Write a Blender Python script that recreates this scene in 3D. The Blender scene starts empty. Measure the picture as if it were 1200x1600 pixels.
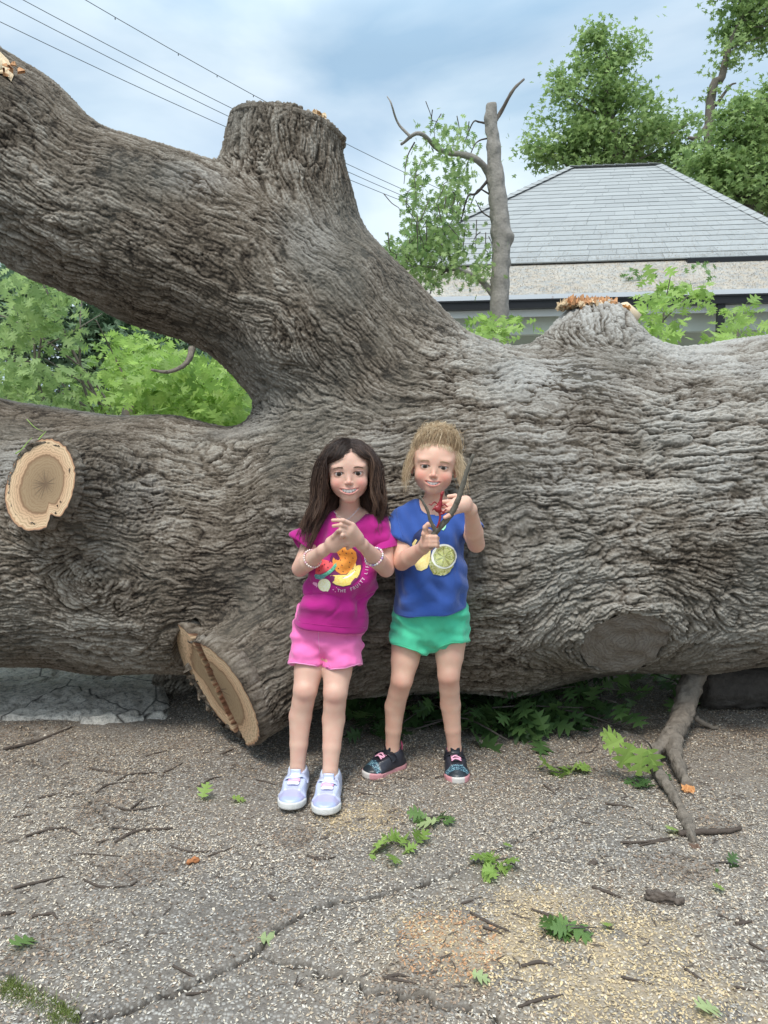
import bpy, math, random
import numpy as np
from mathutils import Vector, Matrix
from mathutils.bvhtree import BVHTree

S = bpy.context.scene
C = S.collection
R = math.radians
rng = np.random.default_rng(7)
random.seed(7)

# ------------------------------------------------------------------ camera
PITCH = R(4.95)
CAM = np.array([0.0, 0.0, 1.08])
FPX = 1156.0
cam_d = bpy.data.cameras.new('camera')
cam = bpy.data.objects.new('camera', cam_d)
C.objects.link(cam)
cam.location = CAM
cam.rotation_euler = (R(90) - PITCH, 0, 0)
cam_d.sensor_fit = 'VERTICAL'
cam_d.sensor_height = 36.0
cam_d.lens = 36.0 * FPX / 1600.0
cam_d.clip_start = 0.05
cam_d.clip_end = 2000
S.camera = cam

# ------------------------------------------------------------------ sky, sun, exposure
SUN_EL, SUN_ROT = R(62), R(200)
w = bpy.data.worlds.new('World')
S.world = w
w.use_nodes = True
nt = w.node_tree
for n in list(nt.nodes):
    nt.nodes.remove(n)
def wn(t, **k):
    n = nt.nodes.new(t)
    for a, b in k.items():
        setattr(n, a, b)
    return n
out = wn('ShaderNodeOutputWorld')
bg = wn('ShaderNodeBackground')
sky = wn('ShaderNodeTexSky', sky_type='NISHITA', sun_disc=False, sun_elevation=SUN_EL, sun_rotation=SUN_ROT)
sky.air_density = 1.0
sky.dust_density = 1.5
tc = wn('ShaderNodeTexCoord')
mp = wn('ShaderNodeMapping')
mp.inputs['Scale'].default_value = (1.0, 1.0, 2.6)
mp.inputs['Rotation'].default_value = (0.0, 0.12, 0.4)
nz = wn('ShaderNodeTexNoise')
nz.inputs['Scale'].default_value = 2.1
nz.inputs['Detail'].default_value = 5
nz.inputs['Roughness'].default_value = 0.45
nz.inputs['Distortion'].default_value = 0.35
rp = wn('ShaderNodeValToRGB')
rp.color_ramp.interpolation = 'EASE'
rp.color_ramp.elements[0].position = 0.30
rp.color_ramp.elements[0].color = (0.62, 0.62, 0.62, 1)
rp.color_ramp.elements[1].position = 0.68
rp.color_ramp.elements[1].color = (0.97, 0.97, 0.97, 1)
nz2 = wn('ShaderNodeTexNoise')
nz2.inputs['Scale'].default_value = 1.75
nz2.inputs['Detail'].default_value = 6
nz2.inputs['Distortion'].default_value = 0.4
rp2 = wn('ShaderNodeValToRGB')
rp2.color_ramp.elements[0].position = 0.39
rp2.color_ramp.elements[0].color = (2.25, 3.3, 4.25, 1)
rp2.color_ramp.elements[1].position = 0.61
rp2.color_ramp.elements[1].color = (4.7, 5.4, 5.8, 1)
mx = wn('ShaderNodeMix', data_type='RGBA')
nt.links.new(tc.outputs['Generated'], mp.inputs['Vector'])
nt.links.new(mp.outputs['Vector'], nz.inputs['Vector'])
nt.links.new(mp.outputs['Vector'], nz2.inputs['Vector'])
nt.links.new(nz.outputs['Fac'], rp.inputs['Fac'])
nt.links.new(nz2.outputs['Fac'], rp2.inputs['Fac'])
nt.links.new(rp.outputs['Color'], mx.inputs['Factor'])
nt.links.new(sky.outputs['Color'], mx.inputs['A'])
# overcast sky: brighter towards the zenith, raised out of view to add light
sx_ = wn('ShaderNodeSeparateXYZ'); nt.links.new(tc.outputs['Generated'], sx_.inputs[0])
zr = wn('ShaderNodeMapRange'); zr.inputs['From Min'].default_value = 0.45; zr.inputs['From Max'].default_value = 1.0
zr.inputs['To Min'].default_value = 1.0; zr.inputs['To Max'].default_value = 2.7
nt.links.new(sx_.outputs['Z'], zr.inputs['Value'])
vm = wn('ShaderNodeVectorMath', operation='SCALE'); nt.links.new(rp2.outputs['Color'], vm.inputs[0]); nt.links.new(zr.outputs[0], vm.inputs['Scale'])
nt.links.new(vm.outputs[0], mx.inputs['B'])
nt.links.new(mx.outputs['Result'], bg.inputs['Color'])
bg.inputs['Strength'].default_value = 0.105
nt.links.new(bg.outputs['Background'], out.inputs['Surface'])

sl = bpy.data.lights.new('sun', 'SUN')
sl.energy = 1.5
sl.angle = R(16)
sl.color = (1.0, 0.95, 0.87)
so = bpy.data.objects.new('sun', sl)
C.objects.link(so)
# Nishita: rotation 0 = +Y, turning towards +X; the lamp points the same way
sdir = Vector((math.sin(SUN_ROT) * math.cos(SUN_EL), math.cos(SUN_ROT) * math.cos(SUN_EL), math.sin(SUN_EL)))
so.rotation_euler = sdir.to_track_quat('Z', 'Y').to_euler()
S.view_settings.view_transform = 'Standard'
S.view_settings.look = 'None'
S.view_settings.exposure = 0.92
S.view_settings.gamma = 1
S.view_settings.use_curve_mapping = False
S.cycles.max_bounces = 6
S.cycles.diffuse_bounces = 3
S.cycles.transparent_max_bounces = 6

# ------------------------------------------------------------------ pixel to point
_f = np.array([0, math.cos(PITCH), -math.sin(PITCH)])
_u = np.array([0, math.sin(PITCH), math.cos(PITCH)])
def P(px, py, Y):
    d = _f + np.array([1, 0, 0]) * (px - 600) / FPX + _u * (-(py - 800) / FPX)
    return CAM + d * (Y / d[1])
def G(px, py, z=0.0):
    d = _f + np.array([1, 0, 0]) * (px - 600) / FPX + _u * (-(py - 800) / FPX)
    return CAM + d * ((z - CAM[2]) / d[2])
def pxm(n, Y):
    return n / FPX * Y
def lerp(a, b, t): return np.asarray(a, float) * (1 - t) + np.asarray(b, float) * t
def nrm(v):
    v = np.asarray(v, float)
    return v / (np.linalg.norm(v) + 1e-12)

# ------------------------------------------------------------------ objects
def empty(name, label=None, cat=None, group=None, loc=(0, 0, 0)):
    o = bpy.data.objects.new(name, None)
    o.empty_display_size = 0.05
    o.location = loc
    C.objects.link(o)
    tag(o, label, cat, group)
    return o
def tag(o, label=None, cat=None, group=None, kind=None):
    if label: o['label'] = label
    if cat: o['category'] = cat
    if group: o['group'] = group
    if kind: o['kind'] = kind
    return o
def wloc(o):
    p = np.zeros(3)
    while o is not None:
        p = p + np.array(o.location)
        o = o.parent
    return p
def mesh_data(name, V, F, mat=None, smooth=True):
    """F: array (n,4)/(n,3) or list of tuples"""
    me = bpy.data.meshes.new(name)
    V = np.asarray(V, np.float32)
    if isinstance(F, np.ndarray):
        n, k = F.shape
        me.vertices.add(len(V)); me.vertices.foreach_set('co', V.ravel())
        me.loops.add(n * k); me.loops.foreach_set('vertex_index', F.astype(np.int32).ravel())
        me.polygons.add(n); me.polygons.foreach_set('loop_start', np.arange(0, n * k, k, dtype=np.int32))
        me.update(calc_edges=True)
    else:
        me.from_pydata([tuple(v) for v in V.tolist()], [], F)
    if smooth and len(me.polygons):
        me.polygons.foreach_set('use_smooth', np.ones(len(me.polygons), bool))
    if mat is not None:
        me.materials.append(mat)
    me.update()
    return me
def mobj(name, V, F, mat=None, parent=None, smooth=True, origin=None):
    """vertices in world space; origin kept at the parent's place"""
    V = np.asarray(V, float)
    base = wloc(parent) if parent is not None else np.zeros(3)
    org = base if origin is None else np.asarray(origin, float)
    me = mesh_data(name, V - org, F, mat, smooth)
    o = bpy.data.objects.new(name, me)
    C.objects.link(o)
    o.parent = parent
    o.location = org - base if parent is not None else org
    return o
def attr(o, name, vals, kind='FLOAT'):
    me = o.data if hasattr(o, 'data') else o
    a = me.attributes.new(name, kind, 'POINT')
    vals = np.asarray(vals, np.float32)
    if kind == 'FLOAT':
        a.data.foreach_set('value', vals.ravel())
    elif kind == 'FLOAT_VECTOR':
        a.data.foreach_set('vector', vals.ravel())
    elif kind == 'FLOAT_COLOR':
        if vals.shape[1] == 3:
            vals = np.concatenate([vals, np.ones((len(vals), 1), np.float32)], 1)
        a.data.foreach_set('color', vals.ravel())
def vnormals(V, F):
    n = np.zeros_like(V)
    a, b, c = V[F[:, 0]], V[F[:, 1]], V[F[:, 2]]
    if F.shape[1] == 4:
        fn = np.cross(c - a, V[F[:, 3]] - b)
    else:
        fn = np.cross(b - a, c - a)
    for k in range(F.shape[1]):
        for j in range(3):
            n[:, j] += np.bincount(F[:, k], fn[:, j], len(V))
    return n / (np.linalg.norm(n, axis=1, keepdims=True) + 1e-12)
def subdiv(V, F, lv):
    me = mesh_data('tmp', V, F)
    o = bpy.data.objects.new('tmp', me)
    C.objects.link(o)
    m = o.modifiers.new('s', 'SUBSURF'); m.levels = lv; m.render_levels = lv
    dg = bpy.context.evaluated_depsgraph_get()
    e = o.evaluated_get(dg).to_mesh()
    v = np.empty(len(e.vertices) * 3, np.float32); e.vertices.foreach_get('co', v)
    f = np.empty(len(e.loops), np.int32); e.loops.foreach_get('vertex_index', f)
    bpy.data.objects.remove(o); bpy.data.meshes.remove(me)
    return v.reshape(-1, 3).astype(float), f.reshape(-1, 4)

# ------------------------------------------------------------------ smooth periodic noise volume
def make_noise(n, seed, lo, hi):
    r = np.random.default_rng(seed).standard_normal((n, n, n))
    k = np.fft.fftfreq(n) * n
    kx, ky, kz = np.meshgrid(k, k, k, indexing='ij')
    kk = np.sqrt(kx ** 2 + ky ** 2 + kz ** 2)
    f = np.fft.fftn(r) * ((kk > lo) & (kk < hi)) * (kk > 0)
    v = np.real(np.fft.ifftn(f))
    return (v / v.std()).astype(np.float32)
NV = [make_noise(64, s, 5, 11) for s in (1, 2, 3)]
def noise(p, scale, k=0):
    """band limited noise, std 1, feature size about `scale`"""
    vol = NV[k % 3]; n = 64
    q = np.asarray(p, np.float32) * (8.0 / scale / 1.0 / 1.0) + 17.3 * k
    i = np.floor(q).astype(np.int32); f = q - i
    i0 = i & 63; i1 = (i + 1) & 63
    fx, fy, fz = f[..., 0], f[..., 1], f[..., 2]
    x0, y0, z0 = i0[..., 0], i0[..., 1], i0[..., 2]
    x1, y1, z1 = i1[..., 0], i1[..., 1], i1[..., 2]
    fl = vol.ravel()
    def g(x, y, z):
        return fl[(x * n + y) * n + z]
    c00 = g(x0, y0, z0) * (1 - fx) + g(x1, y0, z0) * fx
    c10 = g(x0, y1, z0) * (1 - fx) + g(x1, y1, z0) * fx
    c01 = g(x0, y0, z1) * (1 - fx) + g(x1, y0, z1) * fx
    c11 = g(x0, y1, z1) * (1 - fx) + g(x1, y1, z1) * fx
    return (c00 * (1 - fy) + c10 * fy) * (1 - fz) + (c01 * (1 - fy) + c11 * fy) * fz
def vnoise3(p, scale):
    return np.stack([noise(p, scale, k) for k in range(3)], -1)
def lic(p, T, scale, length, n=12, k=0):
    acc = 0
    for t in np.linspace(-1, 1, n):
        acc = acc + noise(p + T * (t * length), scale, k) * (1 - 0.6 * abs(t))
    return acc / (acc.std() + 1e-9)

# ------------------------------------------------------------------ signed distance modelling
def smin(a, b, k):
    h = np.clip(0.5 + 0.5 * (b - a) / k, 0, 1)
    return b * (1 - h) + a * h - k * h * (1 - h)
class Cap:
    """tapered capsule a-b; sc stretches space (elliptic sections); op + join, - carve; cut = (point, normal) keeps the side against the normal"""
    def __init__(s, a, b, ra, rb=None, k=0.02, sc=None, rot=None, op='+', cut=None):
        s.a = np.asarray(a, float); s.b = np.asarray(b, float)
        s.ra = ra; s.rb = ra if rb is None else rb
        s.k = k; s.sc = np.ones(3) if sc is None else np.asarray(sc, float)
        s.rot = rot; s.op = op; s.cut = cut
        m = max(s.ra, s.rb) * max(1, s.sc.max())
        s.lo = np.minimum(s.a, s.b) - m; s.hi = np.maximum(s.a, s.b) + m
    def d(s, p):
        c = (s.a + s.b) / 2
        q = p - c; a = s.a - c; b = s.b - c
        if s.rot is not None:
            q = q @ s.rot; a = a @ s.rot; b = b @ s.rot
        q = q / s.sc; a = a / s.sc; b = b / s.sc
        ba = b - a; L = float(ba @ ba)
        if L < 1e-12:
            dd = np.linalg.norm(q - a, axis=-1) - s.ra
        else:
            t = np.clip(((q - a) @ ba) / L, 0, 1)
            dd = np.linalg.norm(q - a - t[..., None] * ba, axis=-1) - (s.ra + (s.rb - s.ra) * t)
        dd = dd * s.sc.min() if s.sc.min() < 1 else dd
        if s.cut is not None:
            for (cp, cn) in (s.cut if isinstance(s.cut, list) else [s.cut]):
                dd = np.maximum(dd, (p - cp) @ np.asarray(cn, float))
        return dd
def rotz(a):
    c, s_ = math.cos(a), math.sin(a)
    return np.array([[c, -s_, 0], [s_, c, 0], [0, 0, 1.0]])
def rotx(a):
    c, s_ = math.cos(a), math.sin(a)
    return np.array([[1.0, 0, 0], [0, c, -s_], [0, s_, c]])
def roty(a):
    c, s_ = math.cos(a), math.sin(a)
    return np.array([[c, 0, s_], [0, 1.0, 0], [-s_, 0, c]])
def combine(F, d, pr):
    if pr.op == '+':
        return smin(F, d, pr.k)
    return -smin(-F, d, pr.k)
def sdf_points(prims, p):
    F = np.full(p.shape[:-1], 9.0)
    for pr in prims:
        F = combine(F, pr.d(p), pr)
    return F
def sdf_grid(prims, xs, ys, zs, margin=None):
    F = np.full((len(xs), len(ys), len(zs)), 9.0, np.float32)
    for pr in prims:
        m = pr.k + (margin or 0.02)
        ix = np.searchsorted(xs, [pr.lo[0] - m, pr.hi[0] + m]); iy = np.searchsorted(ys, [pr.lo[1] - m, pr.hi[1] + m]); iz = np.searchsorted(zs, [pr.lo[2] - m, pr.hi[2] + m])
        if ix[0] >= ix[1] or iy[0] >= iy[1] or iz[0] >= iz[1]:
            continue
        sl_ = (slice(ix[0], ix[1]), slice(iy[0], iy[1]), slice(iz[0], iz[1]))
        X, Y, Z = np.meshgrid(xs[sl_[0]], ys[sl_[1]], zs[sl_[2]], indexing='ij')
        p = np.stack([X, Y, Z], -1)
        F[sl_] = combine(F[sl_], pr.d(p), pr)
    return F
def surface_nets(F, xs, ys, zs):
    nx, ny, nz = F.shape
    I = F < 0
    cnt = np.zeros((nx - 1, ny - 1, nz - 1), np.int8)
    for dx in (0, 1):
        for dy in (0, 1):
            for dz in (0, 1):
                cnt += I[dx:nx - 1 + dx, dy:ny - 1 + dy, dz:nz - 1 + dz]
    cells = np.argwhere((cnt > 0) & (cnt < 8))
    idx = np.full(cnt.shape, -1, np.int32)
    idx[cells[:, 0], cells[:, 1], cells[:, 2]] = np.arange(len(cells))
    acc = np.zeros((len(cells), 3)); num = np.zeros(len(cells))
    cx, cy, cz = cells.T
    corners = [(a, b, c) for a in (0, 1) for b in (0, 1) for c in (0, 1)]
    vals = {c: F[cx + c[0], cy + c[1], cz + c[2]].astype(float) for c in corners}
    for c in corners:
        for ax in range(3):
            if c[ax] == 0:
                c2 = list(c); c2[ax] = 1; c2 = tuple(c2)
                a, b = vals[c], vals[c2]
                m = (a < 0) != (b < 0)
                t = np.where(m, a / np.where(m, a - b, 1), 0)
                pt = np.array(c, float)[None, :].repeat(len(cells), 0)
                pt[:, ax] = t
                acc[m] += pt[m]; num[m] += 1
    loc = acc / num[:, None]
    V = np.empty((len(cells), 3))
    for ax, arr in enumerate((xs, ys, zs)):
        i = cells[:, ax]
        V[:, ax] = arr[i] + (arr[i + 1] - arr[i]) * loc[:, ax]
    quads = []
    for ax in range(3):
        sl0 = [slice(None)] * 3; sl1 = [slice(None)] * 3
        sl0[ax] = slice(0, -1); sl1[ax] = slice(1, None)
        A = I[tuple(sl0)]; B = I[tuple(sl1)]
        e = np.argwhere(A != B)
        b1, b2 = (ax + 1) % 3, (ax + 2) % 3
        shp = cnt.shape
        ok = (e[:, b1] > 0) & (e[:, b2] > 0) & (e[:, b1] < shp[b1]) & (e[:, b2] < shp[b2])
        e = e[ok]
        ins = A[e[:, 0], e[:, 1], e[:, 2]]
        q = []
        for (o1, o2) in ((-1, -1), (0, -1), (0, 0), (-1, 0)):
            c = e.copy(); c[:, b1] += o1; c[:, b2] += o2
            q.append(idx[c[:, 0], c[:, 1], c[:, 2]])
        q = np.stack(q, 1)
        q[~ins] = q[~ins][:, ::-1]
        quads.append(q)
    return V, np.concatenate(quads)
def project(V, f, n=2, eps=1e-3, maxstep=0.004):
    for _ in range(n):
        d = f(V)
        g = np.stack([f(V + np.eye(3)[j] * eps) - d for j in range(3)], -1) / eps
        gg = (g * g).sum(-1)
        V = V - g * np.clip(d / np.maximum(gg, 0.2), -maxstep, maxstep)[:, None]
    return V
def laplace(V, F, n, lam=0.5):
    e = np.concatenate([F[:, [i, (i + 1) % F.shape[1]]] for i in range(F.shape[1])])
    a, b = e[:, 0], e[:, 1]
    deg = np.bincount(a, minlength=len(V)).astype(float)
    for _ in range(n):
        s_ = np.stack([np.bincount(a, V[b, j], len(V)) for j in range(3)], 1) / np.maximum(deg, 1)[:, None]
        V = np.where(deg[:, None] > 0, V * (1 - lam) + s_ * lam, V)
    return V
def axis_grid(segs):
    """segs: list of (start, end, step)"""
    out_ = []
    for a, b, st in segs:
        n = max(1, int(round((b - a) / st)))
        out_.append(np.linspace(a, b, n, endpoint=False))
    return np.concatenate(out_ + [[segs[-1][1]]])

# ------------------------------------------------------------------ tubes
def catmull(pts, n):
    pts = np.asarray(pts, float)
    Q = np.vstack([2 * pts[0] - pts[1], pts, 2 * pts[-1] - pts[-2]])
    out_ = []
    for i in range(1, len(Q) - 2):
        p0, p1, p2, p3 = Q[i - 1:i + 3]
        for t in np.linspace(0, 1, n, endpoint=False):
            out_.append(0.5 * (2 * p1 + (p2 - p0) * t + (2 * p0 - 5 * p1 + 4 * p2 - p3) * t * t + (3 * p1 - p0 - 3 * p2 + p3) * t ** 3))
    out_.append(Q[-2])
    return np.array(out_)
def tube(path, rad, sides=8, cap=True, wob=0.0, seed=0, flat=1.0):
    path = np.asarray(path, float)
    n = len(path)
    rad = np.interp(np.linspace(0, 1, n), np.linspace(0, 1, len(np.atleast_1d(rad))), np.atleast_1d(rad))
    T = np.gradient(path, axis=0)
    T /= np.linalg.norm(T, axis=1, keepdims=True) + 1e-12
    up = np.array([0, 0, 1.0]) if abs(T[0, 2]) < 0.9 else np.array([1.0, 0, 0])
    V = []; r_ = np.random.default_rng(seed)
    ang = np.linspace(0, 2 * math.pi, sides, endpoint=False)
    for i in range(n):
        a = np.cross(up, T[i]); a /= np.linalg.norm(a) + 1e-12
        b = np.cross(T[i], a); up = b
        rr = rad[i] * (1 + wob * r_.standard_normal(sides)) if wob else rad[i] * np.ones(sides)
        V.append(path[i] + np.cos(ang)[:, None] * a * rr[:, None] + flat * np.sin(ang)[:, None] * b * rr[:, None])
    V = np.concatenate(V)
    i = np.arange(n - 1)[:, None] * sides; j = np.arange(sides)[None, :]; j2 = (j + 1) % sides
    F = np.stack([i + j, i + j2, i + sides + j2, i + sides + j], -1).reshape(-1, 4)
    F = [tuple(f) for f in F.tolist()]
    if cap:
        F.append(tuple(range(sides))[::-1]); F.append(tuple(range((n - 1) * sides, n * sides)))
    return V, F
class MB:
    """collects geometry for one mesh"""
    def __init__(s): s.V = []; s.F = []; s.n = 0
    def add(s, V, F):
        V = np.asarray(V, float)
        s.V.append(V)
        s.F += [tuple(int(i) + s.n for i in f) for f in F]
        s.n += len(V)
        return s
    def tube(s, *a, **k): return s.add(*tube(*a, **k))
    def box(s, lo, hi, M=None, o=None):
        lo = np.asarray(lo, float); hi = np.asarray(hi, float)
        V = np.array([[x, y, z] for x in (lo[0], hi[0]) for y in (lo[1], hi[1]) for z in (lo[2], hi[2])])
        if M is not None: V = V @ np.asarray(M).T
        if o is not None: V = V + o
        return s.add(V, [(0, 1, 3, 2), (4, 6, 7, 5), (0, 4, 5, 1), (2, 3, 7, 6), (0, 2, 6, 4), (1, 5, 7, 3)])
    def obj(s, name, mat, parent=None, smooth=True, origin=None):
        return mobj(name, np.concatenate(s.V), s.F, mat, parent, smooth, origin)

# ------------------------------------------------------------------ materials
class NT:
    def __init__(s, name):
        s.m = bpy.data.materials.new(name); s.m.use_nodes = True
        s.t = s.m.node_tree; s.t.nodes.clear()
        s.out = s.n('ShaderNodeOutputMaterial')
        s.b = s.n('ShaderNodeBsdfPrincipled')
        s.l(s.b.outputs[0], s.out.inputs['Surface'])
    def n(s, t, ins=None, **k):
        n = s.t.nodes.new(t)
        for a, b in k.items(): setattr(n, a, b)
        for a, b in (ins or {}).items():
            if hasattr(b, 'is_linked') or isinstance(b, bpy.types.NodeSocket): s.l(b, n.inputs[a])
            else: n.inputs[a].default_value = b
        return n
    def l(s, a, b): s.t.links.new(a, b)
    def set(s, **k):
        for a, b in k.items():
            key = a.replace('_', ' ')
            if isinstance(b, bpy.types.NodeSocket): s.l(b, s.b.inputs[key])
            else: s.b.inputs[key].default_value = (tuple(b) + (1,)) if isinstance(b, tuple) and len(b) == 3 and 'Color' in key else b
        return s
    def coord(s, kind='Object', scale=None):
        c = s.n('ShaderNodeTexCoord').outputs[kind]
        if scale is not None:
            m = s.n('ShaderNodeMapping'); m.inputs['Scale'].default_value = scale if isinstance(scale, tuple) else (scale,) * 3
            s.l(c, m.inputs['Vector']); c = m.outputs[0]
        return c
    def noise(s, scale, detail=4, rough=0.55, vec=None, dist=0.0):
        n = s.n('ShaderNodeTexNoise', {'Scale': scale, 'Detail': detail, 'Roughness': rough, 'Distortion': dist})
        s.l(vec if vec is not None else s.coord(), n.inputs['Vector'])
        return n.outputs['Fac']
    def vor(s, scale, vec=None, feature='F1', out_='Distance'):
        n = s.n('ShaderNodeTexVoronoi', {'Scale': scale}, feature=feature)
        s.l(vec if vec is not None else s.coord(), n.inputs['Vector'])
        return n.outputs[out_]
    def ramp(s, fac, stops, interp='LINEAR'):
        n = s.n('ShaderNodeValToRGB'); n.color_ramp.interpolation = interp
        e = n.color_ramp.elements
        while len(e) < len(stops): e.new(0.5)
        for x, (p, c) in zip(e, stops):
            x.position = p
            x.color = (tuple(c) + (1,)) if hasattr(c, '__len__') else (c, c, c, 1)
        s.l(fac, n.inputs[0])
        return n.outputs[0]
    def mix(s, f, a, b, mode='MIX'):
        n = s.n('ShaderNodeMix', data_type='RGBA', blend_type=mode)
        for key, v in (('Factor', f), ('A', a), ('B', b)):
            if isinstance(v, bpy.types.NodeSocket): s.l(v, n.inputs[key])
            else: n.inputs[key].default_value = (tuple(v) + (1,)) if isinstance(v, tuple) and len(v) == 3 else v
        return n.outputs['Result']
    def math(s, op, a, b=None):
        n = s.n('ShaderNodeMath', operation=op)
        for i, v in enumerate((a, b)):
            if v is None: continue
            if isinstance(v, bpy.types.NodeSocket): s.l(v, n.inputs[i])
            else: n.inputs[i].default_value = v
        return n.outputs[0]
    def attr(s, name, o='Fac'):
        return s.n('ShaderNodeAttribute', attribute_name=name).outputs[o]
    def bump(s, h, strength=0.5, dist=0.01):
        n = s.n('ShaderNodeBump', {'Strength': strength, 'Distance': dist, 'Height': h})
        s.l(n.outputs[0], s.b.inputs['Normal'])
        return s
def simple(name, col, rough=0.6, var=0.12, nscale=60, bump=0.2, bdist=0.002, spec=0.3, metal=0.0):
    m = NT(name)
    f = m.noise(nscale, 5)
    c = m.mix(f, tuple(x * (1 - var) for x in col), tuple(min(1, x * (1 + var)) for x in col))
    m.set(Base_Color=c, Roughness=rough, Metallic=metal)
    m.b.inputs['Specular IOR Level'].default_value = spec
    if bump: m.bump(f, bump, bdist)
    return m.m
# ================================================================== the fallen tree
m = NT('bark')
h = m.attr('ridge')
f1 = m.noise(9, 6, 0.6); f2 = m.noise(140, 5, 0.65); f3 = m.noise(2.2, 3)
hh = m.math('ADD', h, m.math('ADD', m.math('MULTIPLY', m.math('SUBTRACT', f2, 0.5), 0.75), m.math('MULTIPLY', m.math('SUBTRACT', m.noise(55, 5, 0.7), 0.5), 0.45)))
c = m.ramp(hh, [(0.12, (0.030, 0.023, 0.018)), (0.36, (0.125, 0.098, 0.073)), (0.62, (0.238, 0.198, 0.157)), (0.95, (0.43, 0.385, 0.325))])
c = m.mix(m.ramp(f1, [(0.42, 0), (0.7, 0.5)]), c, (0.20, 0.165, 0.125))
c = m.mix(m.ramp(f3, [(0.45, 0), (0.65, 0.35)]), c, (0.17, 0.17, 0.15))
w_ = m.attr('weather_skylight')
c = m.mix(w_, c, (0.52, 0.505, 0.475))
m.set(Base_Color=c, Roughness=0.92)
m.b.inputs['Specular IOR Level'].default_value = 0.15
m.bump(m.math('ADD', m.noise(260, 5, 0.7), m.math('MULTIPLY', m.noise(75, 4, 0.65), 1.3)), 0.85, 0.006)
BARK = m.m

# trunk and limbs as one blended surface: (points, radii, k, cut)
limbs = []
class Chain:
    op = '+'
    def __init__(s, segs, k, cut):
        s.segs = segs; s.k = k; s.cut = cut
        s.lo = np.min([g.lo for g in segs], 0); s.hi = np.max([g.hi for g in segs], 0)
    def d(s, p):
        r_ = s.segs[0].d(p)
        for g in s.segs[1:]: r_ = smin(r_, g.d(p), 0.03)
        if s.cut is not None:
            r_ = np.maximum(r_, (p - s.cut[0]) @ s.cut[1])
        for g in getattr(s, 'carve', []): r_ = np.maximum(r_, -g.d(p))
        return r_
def limb(pts, rads, k=0.12, cut=None, sc=None, rot=None):
    pts = [np.asarray(p, float) for p in pts]
    segs = [Cap(pts[i], pts[i + 1], rads[i], rads[i + 1], sc=sc, rot=rot) for i in range(len(pts) - 1)]
    c_ = Chain(segs, k, cut)
    limbs.append((c_, pts, rads))
    return c_
TY = 3.09
trunk = limb([(3.3, 3.20, .88), (1.6, TY, .86), (0.95, 3.09, .80), (0.4, 3.08, .765), (-0.05, 3.08, .72)], [.68, .648, .655, .685, .65], 0.1)
lowl = limb([(-0.05, 3.08, .72), (-0.55, 3.05, .65), (-1.0, 3.03, .69), (-1.7, 3.02, .74), (-2.6, 3.0, .77)], [.62, .505, .515, .54, .56], 0.10)
upl = limb([P(745, 745, 3.08), P(617, 632, 3.05), P(500, 508, 3.02), P(400, 428, 3.0), P(250, 384, 2.97), P(100, 312, 2.93), P(0, 245, 2.9), P(-160, 165, 2.85)], [.47, .405, .375, .345, .325, .308, .345, .37], 0.13)
cutn = nrm(P(445, 150, 3.0) - P(455, 300, 3.0) + np.array([0.13, 0, 0]) * 0.6)
ctop = P(444, 203, 2.98)
stubt = limb([P(475, 430, 3.0), P(455, 310, 2.99), P(446, 245, 2.98), P(443, 120, 2.98)], [.285, .243, .222, .212], 0.075, cut=(ctop + cutn * .018, cutn))
bump_ = limb([P(912, 640, 3.05), P(916, 560, 3.06), P(908, 510, 3.08)], [.42, .20, .070], 0.22)
limb([P(925, 560, 3.08), P(946, 508, 3.10)], [.15, .065], 0.14)
dcen = P(354, 1080, 2.50)
daxis = nrm(P(354, 1080, 2.50) - P(520, 975, 2.64))
dn = nrm((-0.72, -0.66, -0.36))
stubb = limb([P(600, 930, 2.92), P(478, 1008, 2.66), dcen, dcen + daxis * 0.3], [.27, .220, .198, .192], 0.10, cut=(dcen + dn * .018, dn))
_a = nrm(np.cross(dn, (0, 0, 1))); _b = np.cross(_a, dn)
stubb.carve = []
lc = P(64, 756, 2.38)
ln = nrm((-0.30, -1.0, 0.10))
stubl = limb([(-0.86, 3.0, .78), lc - ln * 0.16, lc, lc + ln * 0.2], [.25, .165, .136, .13], 0.16, cut=(lc + ln * .018, ln), sc=(0.86, 1, 1.06), rot=roty(R(28)))
kc = P(975, 1006, 2.52)
kn = nrm(kc - np.array([kc[0] - 0.02, TY, .82]))
kc = np.array([kc[0] - 0.02, TY, .82]) + kn * 0.70
knot = limb([kc - kn * 0.2, kc, kc + kn * 0.2], [.25, .185, .15], 0.06, cut=(kc + kn * .010, kn))
behind = limb([(-0.35, 3.42, .44), (-1.2, 3.40, .46), (-2.6, 3.36, .48)], [.18, .18, .18], 0.06)
foot = limb([P(310, 1010, 3.25), P(272, 1080, 3.25)], [.15, .10], 0.10)
bumpk = limb([P(165, 880, 2.62), P(152, 905, 2.55)], [.07, .045], 0.06)
prims = [L[0] for L in limbs]

gx = axis_grid([(-2.7, 3.4, 0.026)]); gy = axis_grid([(2.1, 3.95, 0.026)]); gz = axis_grid([(-0.02, 2.75, 0.026)])
Fg = sdf_grid(prims, gx, gy, gz, 0.06)
V, Q = surface_nets(Fg, gx, gy, gz)
del Fg
ctr = V[Q].mean(1); nf = vnormals(V, Q)[Q[:, 0]]
Q = Q[(ctr[:, 0] > -2.66) & (ctr[:, 0] < 3.36)]
ctr = V[Q].mean(1); nf = vnormals(V, Q)[Q[:, 0]]
toc = CAM - ctr
fac = (nf * toc).sum(1) / np.linalg.norm(toc, axis=1)
fx_ = ctr[:, 0] / ctr[:, 1]
front = (fac > -0.12) & (np.abs(fx_) < 0.58)
fv = np.zeros(len(V), bool); fv[Q[front]] = True
def part_mesh(mask, lv):
    q = Q[mask]; u, inv = np.unique(q, return_inverse=True)
    return subdiv(V[u], inv.reshape(-1, 4).astype(np.int32), lv)
core = fv[Q].all(1) & front
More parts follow.
